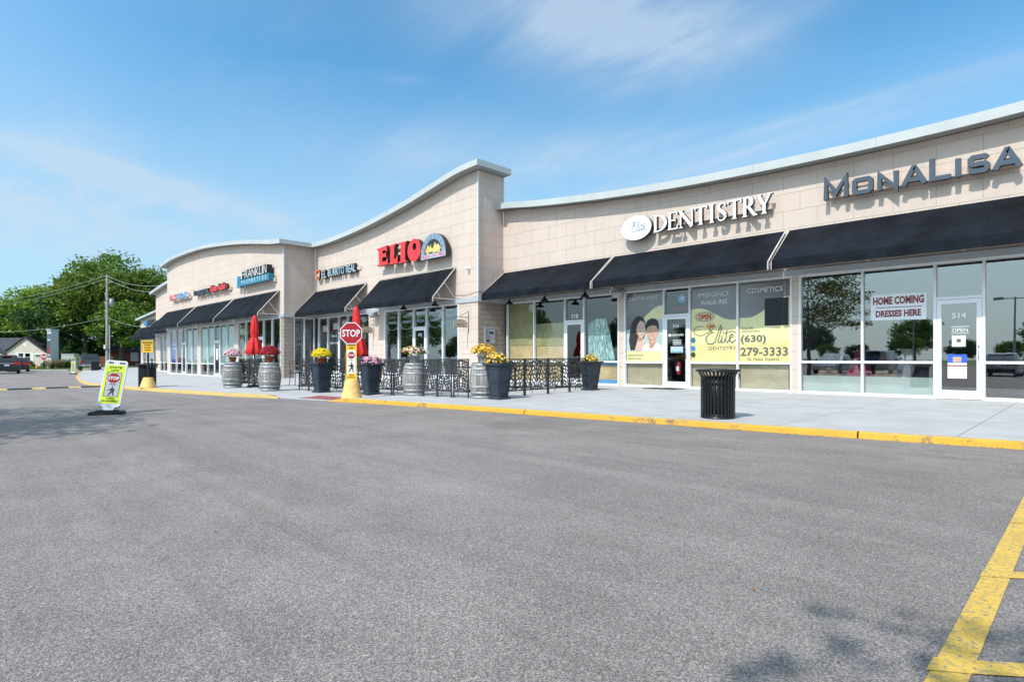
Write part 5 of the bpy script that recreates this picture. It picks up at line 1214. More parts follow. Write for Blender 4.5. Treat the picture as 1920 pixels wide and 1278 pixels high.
names = ['leftmost panel, touching the pink mum barrel', 'second panel from the left, touching the dark red mum barrel', 'narrow panel at the right side of the patio gap', 'panel behind the yellow mum planter', 'panel directly behind the stop sign post', 'panel behind the pink petunia planter', 'panel between the petunia planter and the pizza door', 'panel left of the barrel before the pizza door', 'panel right of the barrel before the pizza door', 'panel below the last pizza restaurant window', 'last front panel beside the corner barrel']
for i, ((a, b), nm) in enumerate(zip(FR, names)): fence_panel(P_(*a), P_(*b), 'black cut metal fence, '+nm, i)
FS = [((-10.82, 10.15), (-10.80, 11.15)), ((-10.80, 11.17), (-10.82, 12.1)), ((-10.82, 12.12), (-10.88, 13.1)), ((-10.88, 13.12), (-10.95, 14.05))]
for i, ((a, b), nm) in enumerate(zip(FS, ('first side panel behind the corner planter', 'second side panel before the paper covered windows', 'third side panel, left of the golden planter', 'last side panel touching the golden planter'))): fence_panel(a, b, 'black cut metal fence, '+nm, i+20)
c1 = P_(449, 725.5); fence_panel(c1, (c1[0]-.1, c1[1]+1.1), 'black cut metal fence returning from the leftmost barrel to the wall', 5)

# ---- patio umbrellas
def umbrella(px, d, ztop, zbot, lean, lab, seed):
    x, y = at(px, d); t = thing('patio_umbrella', lab, 'umbrella', (x, y, uz(x, y)), 0, 'closed red patio umbrellas'); t.rotation_euler = (0, 0, 0)
    rnd = random.Random(seed); m_ = MB(); n = 40; z0 = zbot; H = ztop-zbot
    prof = [(0, .02, 0), (.04, .07, .1), (.12, .10, .15), (.28, .13, .2), (.42, .145, .22), (.50, .125, .1), (.55, .115, .06), (.60, .15, .2), (.72, .21, .28), (.86, .25, .33), (.97, .28, .36), (1.0, .26, .4)]
    vs = []
    for (e, r, f_) in prof:
        z = ztop-H*e; cx = lean*(1-e)*H
        for j in range(n):
            a = 2*pi*j/n; rr = r*(1+f_*(.55*sin(8*a+1.2*e)+.3*sin(5*a+seed))); vs.append((cx+rr*cos(a)*.95, rr*sin(a)*.95, z+(.05*sin(8*a+1)+.02*rnd.random() if e >= .97 else 0)))
    m_.add(vs, [(i*n+j, i*n+(j+1) % n, (i+1)*n+(j+1) % n, (i+1)*n+j) for i in range(len(prof)-1) for j in range(n)], 0, True); m_.build('canopy', 'umbrella_red', t)
    m_ = MB(); e = .525; m_.lathe([(.125, -.02), (.135, 0), (.125, .02)], (lean*(1-e)*H, 0, ztop-H*e), 20); m_.build('tie_strap', 'umbrella_red', t)
    m_ = MB(); m_.tube([(0, 0, 0), (lean*H*.4, 0, ztop-H*.7)], .022, 10); m_.lathe([(.24, 0), (.24, .05), (.05, .08), (.05, .2), (.0, .2)], n=20); m_.build('pole', 'black', t)
    m_ = MB(); m_.lathe([(.02, 0), (.03, .02), (.015, .05), (0, .06)], (lean*H, 0, ztop-.005), 10); m_.build('finial', 'black', t)
umbrella(477, 20.5, 2.50, 1.12, .03, 'closed red umbrella behind the dark red mum barrel', 1)
umbrella(672, 18.4, 2.63, 1.08, -.09, 'closed red umbrella right behind the stop sign', 2)

# ---- patio tables and chairs
def make_chair():
    t = thing('patio_chair', 'x', 'chair', (0, 0, 0), 0, 'black metal patio chairs'); m_ = MB(); m_.box(-.22, .22, -.22, .22, .44, .46); m_.build('seat', 'black', t)
    for a in (-1, 1):
        for b in (-1, 1): m_ = MB(); m_.tube([(.2*a, .2*b, .44), (.23*a, .24*b, 0)], .012, 6); m_.build('leg', 'black', t)
    m_ = MB(); m_.tube([(-.21, .21, .44), (-.22, .27, .88), (.22, .27, .88), (.21, .21, .44)], .013, 6)
    for i in range(6): m_.tube([(-.17+i*.068, .215, .46), (-.17+i*.068, .268, .87)], .006, 4)
    m_.build('backrest', 'black', t); return t
def make_table():
    t = thing('patio_table', 'x', 'table', (0, 0, 0), 0, 'dark patio tables'); m_ = MB(); m_.box(-.45, .45, -.4, .4, .70, .74); m_.build('tabletop', 'furniture_wood', t)
    m_ = MB(); m_.tube([(0, 0, .7), (0, 0, .05)], .035, 8); m_.box(-.3, .3, -.03, .03, 0, .05); m_.box(-.03, .03, -.3, .3, .001, .051); m_.build('pedestal', 'black', t); return t
ch0 = make_chair(); tb0 = make_table(); fc = ft = True
spots_t = [(-17.6, 9.6, 'dark patio table in the gap between barrel and planter'), (-15.2, 10.4, 'dark patio table behind the stop sign'), (-12.9, 11.2, 'dark patio table before the pizza restaurant door'), (-13.6, 13.6, 'dark patio table behind the side fence'), (-12.6, 14.8, 'dark patio table by the paper covered windows'), (-19.8, 9.4, 'dark patio table behind the left umbrella')]
for x, y, lab in spots_t:
    o = tb0 if ft else copy_tree(tb0); ft = False; o.location = (x, y, uz(x, y)); o['label'] = lab; base_l = lab.replace('dark patio table', '')
    for k_, (dx, dy, r) in enumerate(((-.75, .05, pi/2), (.75, -.05, -pi/2))):
        c = ch0 if fc else copy_tree(ch0); fc = False; c.location = (x+dx, y+dy, uz(x, y)); c.rotation_euler[2] = r; c['label'] = 'black metal chair, %s of the table%s' % (('left', 'right')[k_], base_l)

# ---- trash bins
def make_bin():
    t = thing('trash_bin', 'x', 'trash bin', (0, 0, 0), 0, 'black slatted steel trash bins'); H = .80; R_ = .275
    m_ = MB(); n = 30
    for i in range(n):
        a = 2*pi*i/n; c_, s_ = cos(a), sin(a); w_ = .017; P = [(R_, .03), (R_, .66), (R_+.008, .70), (R_+.05, .775), (R_+.07, .785)]; vs = []
        for r, z in P: vs += [(r*c_-w_*s_, r*s_+w_*c_, z), (r*c_+w_*s_, r*s_-w_*c_, z), ((r-.008)*c_+w_*s_, (r-.008)*s_-w_*c_, z), ((r-.008)*c_-w_*s_, (r-.008)*s_+w_*c_, z)]
        m_.add(vs, [(4*k+j, 4*k+(j+1) % 4, 4*k+4+(j+1) % 4, 4*k+4+j) for k in range(4) for j in range(4)])
    m_.build('steel_slats', 'black_gloss', t)
    for z, r in ((.05, R_-.012), (.60, R_-.012)): m_ = MB(); m_.lathe([(r-.006, z-.025), (r+.003, z-.025), (r+.003, z+.025), (r-.006, z+.025)], n=36); m_.build('band', 'black_gloss', t)
    m_ = MB(); m_.lathe([(R_+.075, .775), (R_+.09, .785), (R_+.09, .805), (R_+.06, .815), (R_+.04, .80)], n=40); m_.build('rim', 'black_gloss', t); m_ = MB(); m_.lathe([(R_, .0), (R_+.004, .03), (R_-.01, .035)], n=36); m_.build('base_ring', 'black_gloss', t)
    m_ = MB(); m_.lathe([(0, .06), (.235, .06), (.245, .70), (.235, .70), (.22, .2), (0, .2)], n=28); m_.lathe([(R_+.05, .80), (.19, .82), (.17, .80)], n=28); m_.build('liner', 'black', t)
    m_ = MB(); m_.tube([(R_+.07, 0, .74), (R_+.09, 0, .70), (R_+.07, 0, .65)], .012, 6); m_.build('latch', 'black', t); return t
bn0 = make_bin(); x, y = at(1346, 9.85); bn0.location = (x, y, uz(x, y)); bn0.rotation_euler[2] = radians(45); bn0['label'] = 'black slatted trash bin near the kerb in front of the dental office'
o = copy_tree(bn0); x, y = at(276.5, 20.8); o.location = (x, y, uz(x, y)); o['label'] = 'black slatted trash bin behind the yellow caution sign cone'

# ---- cone based signs
face_u = Vector((.7034, .7107, 0)); face_n = Vector((-.7107, .7034, 0))      # boards square to the lane
def sign_frame(az):
    """u right, n away, for a board turned az from facing the photo's viewpoint"""
    c_, s_ = cos(az), sin(az); return Vector((face_u.x*c_-face_u.y*s_, face_u.x*s_+face_u.y*c_, 0)), Vector((face_n.x*c_-face_n.y*s_, face_n.x*s_+face_n.y*c_, 0))
def ped(m_, cx, cz, s, o, u, v, n, mi=0):
    R_ = lambda pts, w_: m_.ribbon([(cx+p[0]*s, cz+p[1]*s) for p in pts], [q*s for q in w_] if isinstance(w_, list) else w_*s, o, u, v, n, .001, mi)
    m_.prism([(cx+p[0]*s, cz+p[1]*s) for p in arc(.03, .93, .075, .08, 0, 360, 12)[:-1]], Vector(o)-n*.001, u, v, n, .001, mi)
    R_([(.0, .80), (.04, .45)], [.24, .2]); R_([(.02, .5), (-.10, .25), (-.26, .0)], [.14, .11, .08]); R_([(.06, .5), (.14, .26), (.22, .0)], [.14, .11, .08])
    R_([(-.02, .78), (-.2, .62), (-.36, .58)], [.10, .07, .05]); R_([(.06, .80), (.20, .68), (.20, .5), (.14, .44)], [.10, .07, .06, .04])
def octo(r): return [(r*cos(pi/8+pi/4*i), r*sin(pi/8+pi/4*i)) for i in range(8)]
def cone(t, r0=.265, r1=.155, H=.50):
    m_ = MB(); m_.lathe([(r0, 0), (r0+.004, .03), (r0-.01, .05), (r1, H-.02), (r1-.02, H), (0, H)], n=28); m_.build('cone_base', 'cone_yellow', t)
x, y = at(656, 15.0); y += .05
t = thing('stop_sign', 'red octagonal stop sign over a yellow crosswalk panel on a yellow cone base', 'traffic sign', (x, y, uz(x, y))); cone(t)
u, n = sign_frame(radians(3)); n_ = n
m_ = MB(); m_.tube([(0, 0, .48), (0, 0, 1.9)], .022, 8); m_.build('post', 'galvanised', t)
m_ = MB(); O_ = -n*.03; m_.prism([(p[0], p[1]) for p in ((-.135, .50), (.135, .50), (.135, 1.44), (-.135, 1.44))], O_, u, Z, n, .012); pn = m_.build('yellow_panel', 'sign_yellow', t)
m_ = MB(); o_ = O_-n*.003; m_.prism([(-.105, .64), (.105, .64), (.105, 1.24), (-.105, 1.24)], o_, u, Z, n, .002); m_.build('white_field', 'white', pn)
m_ = MB(); o_ = O_-n*.006; m_.text('STATE', -.085, 1.355, .17, .05, o_, u, Z, n, .001, bold=.02); m_.text('LAW', -.05, 1.275, .10, .05, o_, u, Z, n, .001, bold=.02); m_.text('FOR', -.04, .965, .08, .03, o_, u, Z, n, .001, bold=.02); m_.text('WITHIN', -.06, .585, .12, .03, o_, u, Z, n, .001, bold=.02); m_.text('CROSSWALK', -.10, .53, .20, .03, o_, u, Z, n, .001, bold=.02); ped(m_, 0, .68, .25, o_, u, Z, n); m_.build('lettering', 'black', pn)
m_ = MB(); m_.prism([(p[0], 1.11+p[1]) for p in octo(.095)], O_-n*.006, u, Z, n, .002); so_ = m_.build('small_octagon', 'stop_red', pn)
m_ = MB(); m_.text('STOP', -.072, 1.085, .145, .055, O_-n*.008, u, Z, n, .001, bold=.03); m_.build('lettering', 'white', pn)
cz = 1.67; m_ = MB(); m_.prism([(p[0], cz+p[1]) for p in octo(.30)], -n*.05, u, Z, n, .004); oc = m_.build('octagon', 'white', t)
m_ = MB(); m_.prism([(p[0], cz+p[1]) for p in octo(.277)], -n*.052, u, Z, n, .001); m_.build('red_face', 'stop_red', oc)
m_ = MB(); m_.text('STOP', -.225, cz-.09, .45, .185, -n*.055, u, Z, n, .001, bold=.018); m_.build('lettering', 'white', oc)

x, y = at(278, 20.1); t = thing('caution_sign', 'yellow caution board on a dark pole in a yellow cone base', 'traffic sign', (x, y, uz(x, y))); cone(t, .25, .155, .35)
u, n = sign_frame(radians(5)); m_ = MB(); m_.tube([(0, 0, .34), (0, 0, 1.55)], .028, 8); m_.build('post', 'black', t)
m_ = MB(); m_.prism([(-.175, 1.20), (.175, 1.20), (.175, 1.62), (-.175, 1.62)], -n*.035, u, Z, n, .006); bo = m_.build('board', 'sign_yellow', t)
m_ = MB(); o_ = -n*.039; m_.ribbon([(-.15, 1.545), (.15, 1.545)], .07, o_, u, Z, n, .001)
for i, w_ in enumerate(('SPEED', 'BUMPS', 'AHEAD')): m_.text(w_, -.11, 1.43-i*.085, .22, .05, o_, u, Z, n, .001, bold=.02)
m_.build('lettering', 'black', bo); m_ = MB(); m_.text('CAUTION', -.13, 1.525, .26, .045, -n*.043, u, Z, n, .001, bold=.03); m_.build('lettering', 'sign_yellow', bo)

# ---- plastic sidewalk stop signs
def law_sign(x, y, z, lean, yaw, lab, back=0.):
    t = thing('crosswalk_sign', lab, 'traffic sign', (x, y, z), 0, 'lime state law crosswalk signs in rubber bases'); u, n = sign_frame(yaw)
    v = (Z*cos(lean)+u*sin(lean)).normalized(); uu = (u*cos(lean)-Z*sin(lean)).normalized(); v = (v*cos(back)+n*sin(back)).normalized(); n0 = n; n = uu.cross(v)*-1; n = n if n.dot(n0) > 0 else -n
    m_ = MB(); b_ = [(-.27, 0), (.27, 0), (.285, .02), (.27, .06), (-.27, .06), (-.285, .02)]; m_.prism([(p[0]+.0, p[1]) for p in b_], -n0*.16, u, Z, n0, .32)
    m_.prism([(-.2, .06), (.2, .06), (.17, .085), (-.17, .085)], -n0*.09, u, Z, n0, .18); m_.build('rubber_base', 'rubber', t)
    W = .188; sk = .0; o = Vector((0, 0, 0)); m_ = MB()
    P = [(-.09, .08), (.09, .08), (.10, .14), (W-.03, .155), (W, .19), (W, 1.10), (W-.03, 1.13), (-W+.03, 1.13), (-W, 1.10), (-W, .19), (-W+.03, .155), (-.10, .14)]
    m_.prism(P, -n*.03, uu, v, n, .06); bo = m_.build('plastic_body', 'plastic_white', t)
    m_ = MB(); m_.prism([(-.14, 1.06), (-.05, 1.06), (-.05, 1.09), (-.14, 1.09)], -n*.033, uu, v, n, .002); m_.build('hand_slot', 'black', bo); m_ = MB(); m_.prism([(.05, 1.06), (.15, 1.06), (.15, 1.09), (.05, 1.09)], -n*.033, uu, v, n, .002); m_.build('hand_slot', 'black', bo)
    m_ = MB(); m_.prism([(-W+.025, .215), (W-.025, .215), (W-.025, 1.03), (-W+.025, 1.03)], -n*.032, uu, v, n, .001); fc_ = m_.build('lime_panel', 'lime', t)
    m_ = MB(); m_.prism([(-.12, .36), (.12, .36), (.12, .865), (-.12, .865)], -n*.034, uu, v, n, .001); m_.build('silver_field', 'grey_print', fc_)
    m_ = MB(); m_.ribbon([(-.12, .36), (.12, .36), (.12, .865), (-.12, .865)], .007, -n*.036, uu, v, n, .001, closed=True)
    o_ = -n*.037; T_ = lambda *a, **k: m_.text(*a, o_, uu, v, n, .001, **k)
    T_('STATE', -.105, .955, .21, .045, bold=.02); T_('LAW', -.065, .89, .13, .045, bold=.02); T_('FOR', -.05, .60, .10, .035, bold=.02); T_('WITHIN', -.07, .305, .14, .03, bold=.02); T_('CROSSWALK', -.135, .25, .27, .032, bold=.02); ped(m_, 0, .38, .19, o_, uu, v, n); m_.build('lettering', 'black', fc_)
    m_ = MB(); m_.prism([(p[0], .745+p[1]) for p in octo(.115)], -n*.036, uu, v, n, .001); m_.ribbon([(p[0], .745+p[1]) for p in octo(.118)], .008, -n*.037, uu, v, n, .001, 1, closed=True); m_.build('small_octagon', ['red_paint', 'white'], fc_)
    m_ = MB(); m_.text('STOP', -.09, .71, .18, .07, -n*.039, uu, v, n, .001, bold=.03); m_.build('lettering', 'white', fc_); return t
x, y = at(201, 11.35); law_sign(x, y, 0, radians(5), radians(24), 'leaning lime and white state law sign standing in the lane at left', radians(24))
x, y = at(138, 50.5); law_sign(x, y, drop(x), 0, radians(-4), 'small distant upright lime state law sign at the end of the kerb')

# ---- door mats, small things on the ground
t = thing('door_mat', 'thin dark mat in front of the dental office door', 'mat', (-9.75, 16.3, 0)); m_ = MB(tuple(t.location)); m_.box(-10.35, -9.25, 16.05, 16.75, walk(-9.7, 16)+.0, walk(-9.7, 16.7)+.014); m_.build('mat', 'rubber', t)
rnd = random.Random(9); m_ = MB()
for i in range(900):
    x = rnd.uniform(-14, 6) if rnd.random() < .8 else rnd.gauss(-8.5, .8); y = kerb(x)-abs(rnd.gauss(0, .05))-.01; s = rnd.uniform(.008, .02)
    if rnd.random() < .35+.65*(sin(x*1.7)*sin(x*.6+1) > .2): leafquad(m_, (x, y, drop(x)+.008), s, rnd, 0, 3)
for i in range(60):
    a, b = rnd.uniform(-9, 1), rnd.uniform(1.2, 9); leafquad(m_, (a, min(b, kerb(a)-.05), .008), rnd.uniform(.008, .016), rnd, 0, 4)
tag(m_.build('fallen_leaves', 'litter'), 'scattered small orange brown leaves along the foot of the yellow kerb', 'leaves', kind='stuff')

# ================================================================ VEHICLES
def wheel(t, x, y, r, s):
    m_ = MB(); n = 18; vs = []
    for yy, rr in ((-.11, r-.03), (-.09, r), (.09, r), (.11, r-.03), (.11, r*.62), (-.11, r*.62)):
        for j in range(n): vs.append((x+rr*cos(2*pi*j/n), y+yy, r+rr*sin(2*pi*j/n)))
    m_.add(vs, [(i*n+j, i*n+(j+1) % n, ((i+1) % 6)*n+(j+1) % n, ((i+1) % 6)*n+j) for i in range(6) for j in range(n)], 0, False)
    w = m_.build('tyre', 'tyre', t); m_ = MB()
    for yy in (.085*s,):
        m_.add([(x, y+yy*1.1, r)]+[(x+(r*.62)*cos(2*pi*j/n), y+yy, r+(r*.62)*sin(2*pi*j/n)) for j in range(n)], [(0, 1+j, 1+(j+1) % n) for j in range(n)], 0)
    m_.build('rim', 'chrome', w)
def loft(m_, secs, mi=0, smooth=False):
    """secs: list of (x, [(y,z)...]) closed rings"""
    k = len(secs[0][1]); vs = [(x, p[0], p[1]) for x, R_ in secs for p in R_]
    m_.add(vs, [(i*k+j, i*k+(j+1) % k, (i+1)*k+(j+1) % k, (i+1)*k+j) for i in range(len(secs)-1) for j in range(k)], mi, smooth)
    m_.add(vs[:k], [list(range(k))], mi); m_.add(vs[-k:], [list(reversed(range(k)))], mi)
def ring(w, z0, z1, ins=.05): return [(-w+ins, z0), (w-ins, z0), (w, z0+.12), (w, z1-.12), (w-ins, z1), (-w+ins, z1), (-w, z1-.12), (-w, z0+.12)]
def cabring(w0, w1, z0, z1): return [(-w0, z0), (w0, z0), (w1+.02, z1-.06), (w1-.06, z1), (-w1+.06, z1), (-w1-.02, z1-.06)]
def make_car(kind, paint, lab, name='parked_car', cat='car', grp=None):
    """x forward; rear at -L/2"""
    t = thing(name, lab, cat, (0, 0, 0), 0, grp); b = MB()
    if kind == 'suv': L, W, H, zb, zs = 4.6, .92, 1.66, .24, 1.02
    elif kind == 'sedan': L, W, H, zb, zs = 4.7, .90, 1.44, .20, .92
    else: L, W, H, zb, zs = 5.6, .98, 1.86, .42, 1.18
    h = L/2
    if kind == 'truck':
        loft(b, [(-h, ring(W*.97, zb+.12, zs-.02)), (-h+.08, ring(W, zb, zs)), (h-1.5, ring(W, zb, zs)), (h-.2, ring(W*.97, zb, zs-.10)), (h, ring(W*.9, zb+.12, zs-.25))])
        b.build('body', paint, t); c = MB(); loft(c, [(-.75, cabring(W*.9, W*.78, zs-.03, zs+.06)), (-.68, cabring(W*.9, W*.76, zs-.03, H)), (.75, cabring(W*.9, W*.76, zs-.03, H)), (1.35, cabring(W*.9, W*.8, zs-.03, zs+.04))]); c.build('cab', paint, t)
        g_ = MB(); g_.add([(-.775, -W*.74, zs+.10), (-.775, W*.74, zs+.10), (-.725, W*.68, H-.10), (-.725, -W*.68, H-.10)], [(0, 1, 2, 3)]); g_.build('rear_window', 'car_glass', t)
        bed = MB(); bed.box(-h+.1, -.8, -W+.1, W-.1, zs-.01, zs+.012); bed.build('bed_cover', 'black', t)
        sw = [(-.5, zs+.1), (.9, zs+.1), (.62, H-.12), (-.48, H-.12)]
    else:
        r_ = -h+.25 if kind == 'suv' else -h+.9
        loft(b, [(-h, ring(W*.9, zb+.15, zs-.12)), (-h+.1, ring(W*.97, zb, zs)), (-h+.8, ring(W, zb, zs+.02)), (h-1.2, ring(W, zb, zs)), (h-.25, ring(W*.95, zb, zs-.18)), (h, ring(W*.82, zb+.1, zs-.34))], smooth=False)
        b.build('body', paint, t); c = MB()
        loft(c, [(r_-.12, cabring(W*.9, W*.82, zs-.04, zs+.08)), (r_+.25, cabring(W*.92, W*.74, zs-.04, H-.05)), (r_+.9, cabring(W*.93, W*.74, zs-.04, H)), (.15, cabring(W*.93, W*.74, zs-.04, H-.01)), (h-1.25, cabring(W*.92, W*.84, zs-.04, zs+.03))]); c.build('cabin', paint, t)
        g_ = MB(); g_.add([(r_-.13, -W*.80, zs+.06), (r_-.13, W*.80, zs+.06), (r_+.20, W*.68, H-.10), (r_+.20, -W*.68, H-.10)], [(0, 1, 2, 3)]); g_.build('rear_window', 'car_glass', t)
        sw = [(r_+.30, zs+.05), (h-1.7, zs+.05), (.1, H-.13), (r_+.62, H-.13)]
    for q in (-1, 1):
        g_ = MB(); yb_, yt_ = W*.93+.012, W*.775+.02
        g_.add([(sw[0][0], q*yb_*(.97), sw[0][1]), (sw[1][0], q*yb_*.97, sw[1][1]), (sw[2][0], q*yt_, sw[2][1]), (sw[3][0], q*yt_, sw[3][1])], [(0, 1, 2, 3)]); g_.build('side_window', 'car_glass', t)
        l_ = MB(); y0, y1 = sorted((q*(W+.0), q*(W*.50 if kind != 'truck' else W*.84)))
        if kind == 'truck': l_.box(-h-.02, -h+.14, y0, y1, zs-.42, zs-.05)
        else: l_.box(-h-.03, -h+.26, y0, y1, zs-.22, zs+.02)
        l_.build('tail_light', 'tail_red', t)
        l_ = MB(); y0, y1 = sorted((q*(W*.86), q*(W*.55))); l_.box(h-.16, h-.0, y0, y1, zs-.46, zs-.32); l_.build('headlight', 'chrome', t)
        m_ = MB(); y0, y1 = sorted((q*(W-.01), q*(W+.17))); m_.box(h-1.75, h-1.65, y0, y1, zs+.02, zs+.15); m_.build('side_mirror', paint, t)
    bp = MB(); bp.box(-h-.06, -h+.06, -W*.9, W*.9, zb+.08, zb+.28); bp.build('bumper', 'chrome' if kind == 'truck' else 'black', t)
    pl = MB(); pl.box(-h-.065, -h-.0, -.16, .16, zs-.33, zs-.20) if kind != 'truck' else pl.box(-h-.07, -h-.0, -.16, .16, zb+.12, zb+.24); pl.build('licence_plate', 'white', t)
    if kind == 'suv': g_ = MB(); g_.box(-h-.02, -h+.02, -W*.6, W*.6, zs-.13, zs-.08); g_.build('trim_bar', 'chrome', t); g_ = MB(); g_.box(-h+.25, -h+.4, -.3, .3, H-.06, H-.02); g_.build('brake_light', 'tail_red', t)
    r = .40 if kind == 'truck' else .35
    for x in (-h+.95, h-.92):
        for q in (-1, 1): wheel(t, x, q*(W-.12), r, q)
    return t
def place(o, px, d, ang, z=None):
    x, y = at(px, d); o.location = (x, y, drop(x) if z is None else z); o.rotation_euler[2] = ang
suv = make_car('suv', 'paint_black', 'black crossover with red tail lights leaving at the far left edge', 'suv', 'car'); place(suv, 13, 53, radians(176))
c2 = make_car('sedan', 'paint_black', 'dark car half hidden behind the black crossover at far left', 'car', 'car'); place(c2, 34, 61, radians(176))
tr = make_car('truck', 'paint_grey', 'dark grey pickup truck parked beyond the shop row with its tailgate showing', 'pickup_truck', 'truck'); place(tr, 168, 68, radians(174))

# ================================================================ BEYOND THE CAR PARK
t = thing('wheeled_bin', 'black wheeled bin standing behind the grey pickup truck', 'bin', (*at(178, 62), -.26)); m_ = MB()
m_.add([(-.26, -.3, 0), (.26, -.3, 0), (.26, .3, 0), (-.26, .3, 0), (-.31, -.36, .95), (.31, -.36, .95), (.31, .36, .95), (-.31, .36, .95)], [(0, 3, 2, 1), (0, 1, 5, 4), (1, 2, 6, 5), (2, 3, 7, 6), (3, 0, 4, 7)]); m_.build('bin_body', 'black', t)
m_ = MB(); m_.add([(-.33, -.38, .95), (.33, -.38, .95), (.33, .38, .95), (-.33, .38, .95), (-.25, -.3, 1.05), (.25, -.3, 1.05), (.25, .3, 1.05), (-.25, .3, 1.05)], [(0, 1, 5, 4), (1, 2, 6, 5), (2, 3, 7, 6), (3, 0, 4, 7), (4, 5, 6, 7)]); m_.build('bin_lid', 'black_gloss', t)

# kerbs and verges at the far side
def far_kerb(px0, px1, d0, d1): 
    a = Vector(at(px0, d0)); b = Vector(at(px1, d1)); dd = (b-a).normalized(); nn = Vector((-dd.y, dd.x))*.15; m_ = MB()
    q = [a-nn, b-nn, b+nn, a+nn]; m_.add([(p.x, p.y, -.3) for p in q]+[(p.x, p.y, -.14) for p in q], [(0, 1, 5, 4), (1, 2, 6, 5), (2, 3, 7, 6), (3, 0, 4, 7), (4, 5, 6, 7)]); tag(m_.build('kerb', 'concrete'), kind='structure')
far_kerb(-80, 130, 66, 66.5); far_kerb(190, 270, 82, 82)

# beige house
hx, hy = at(52, 100); u, n = sign_frame(radians(-2))
t = thing('house', 'low beige bungalow with a dark shingle roof and a twin white framed window', 'house', (hx, hy, -.3)); o_ = Vector((0, 0, 0))
m_ = MB(); g = [(-3.95, 0), (3.7, 0), (3.7, 2.2), (-.6, 5.1), (-3.95, 2.4)]
gf = [(-3.6, 0), (3.75, 0), (3.75, 2.15), (-.35, 5.0), (-3.6, 2.75)]
m_.prism(gf, o_, u, Z, n, 8); m_.prism([(-12, 0), (-3.6, 0), (-3.6, 2.5), (-12, 2.5)], n*1.5, u, Z, n, 7); m_.prism([(-9.2, 0), (-4.6, 0), (-4.6, 2.2), (-6.8, 3.2), (-9.2, 2.2)], n*.4, u, Z, n, 1.2); m_.build('wall', 'siding', t)
m_ = MB()
def slab(pts, off): m_.add([p for p in pts]+[p+Vector((0, 0, .12)) for p in pts], [(0, 1, 2, 3), (7, 6, 5, 4), (0, 4, 5, 1), (1, 5, 6, 2), (2, 6, 7, 3), (3, 7, 4, 0)])
R0 = lambda a, b, c: u*a+Z*b+n*c
slab([R0(-.35, 5.0, -.35), R0(4.1, 1.92, -.35), R0(4.1, 1.92, 8.3), R0(-.35, 5.0, 8.3)], 0); slab([R0(-.35, 5.0, -.35), R0(-3.8, 2.6, -.35), R0(-3.8, 2.6, 8.3), R0(-.35, 5.0, 8.3)], 0)
slab([R0(-12.4, 2.4, 1.1), R0(-3.5, 2.4, 1.1), R0(-.35, 5.0, 5.0), R0(-12.4, 5.0, 5.0)], 0); slab([R0(-6.8, 3.2, .1), R0(-4.3, 2.05, .1), R0(-4.3, 2.05, 3), R0(-6.8, 3.2, 3)], 0); slab([R0(-6.8, 3.2, .1), R0(-9.5, 2.05, .1), R0(-9.5, 2.05, 3), R0(-6.8, 3.2, 3)], 0)
m_.build('roof', 'shingle', t)
for a in (-1.65, -.45):
    m_ = MB(); m_.ribbon([(a-.05, .95), (a+.95, .95), (a+.95, 2.35), (a-.05, 2.35)], .14, -n*.02, u, Z, n, .05, closed=True); fo = m_.build('window', 'white', t)
    m_ = MB(); m_.prism([(a, 1.0), (a+.9, 1.0), (a+.9, 2.3), (a, 2.3)], -n*.02, u, Z, n, .01); m_.prism([(a, 1.63), (a+.9, 1.63), (a+.9, 1.67), (a, 1.67)], -n*.04, u, Z, n, .01, 1); m_.build('pane', ['car_glass', 'white'], fo)
m_ = MB()
for a in (-2.05, .65): m_.prism([(a, .9), (a+.3, .9), (a+.3, 2.4), (a, 2.4)], -n*.03, u, Z, n, .04)
m_.build('shutters', 'white', t)
m_ = MB(); m_.prism([(-.75, 3.45), (-.1, 3.45), (-.1, 4.05), (-.75, 4.05)], -n*.03, u, Z, n, .04); m_.build('gable_vent', 'offwhite', t)
m_ = MB(); m_.prism([(1.2, 2.05), (3.6, 2.05), (3.6, 2.2), (1.2, 2.2)], -n*.3, u, Z, n, .3); m_.build('ledge', 'white', t)

# brick house
hx, hy = at(232, 103); t = thing('house', 'dark red brick house with a low grey hip roof behind the trees', 'house', (hx, hy, -.1)); u, n = sign_frame(radians(4)); R0 = lambda a, b, c: u*a+Z*b+n*c
m_ = MB(); m_.prism([(-3, 0), (8, 0), (8, 2.6), (-3, 2.6)], Vector((0, 0, 0)), u, Z, n, 9); m_.build('wall', 'brick_red', t)
m_ = MB(); m_.add([R0(-3.6, 2.55, -.6), R0(8.6, 2.55, -.6), R0(8.6, 2.55, 9.6), R0(-3.6, 2.55, 9.6), R0(-.4, 4.4, 4), R0(5, 4.4, 4)], [(0, 1, 5, 4), (1, 2, 5), (2, 3, 4, 5), (3, 0, 4)]); m_.add([R0(-3.6, 2.45, -.6), R0(8.6, 2.45, -.6), R0(8.6, 2.55, -.6), R0(-3.6, 2.55, -.6)], [(0, 1, 2, 3)]); m_.build('roof', 'shingle', t)
m_ = MB(); m_.prism([(1.2, .7), (2.5, .7), (2.5, 2.3), (1.2, 2.3)], -n*.04, u, Z, n, .05); m_.build('window', 'grey_print', t)
m_ = MB(); m_.prism([(4.3, 1.0), (5.8, 1.0), (5.8, 2.2), (4.3, 2.2)], -n*.04, u, Z, n, .05); m_.build('window', 'white', t)

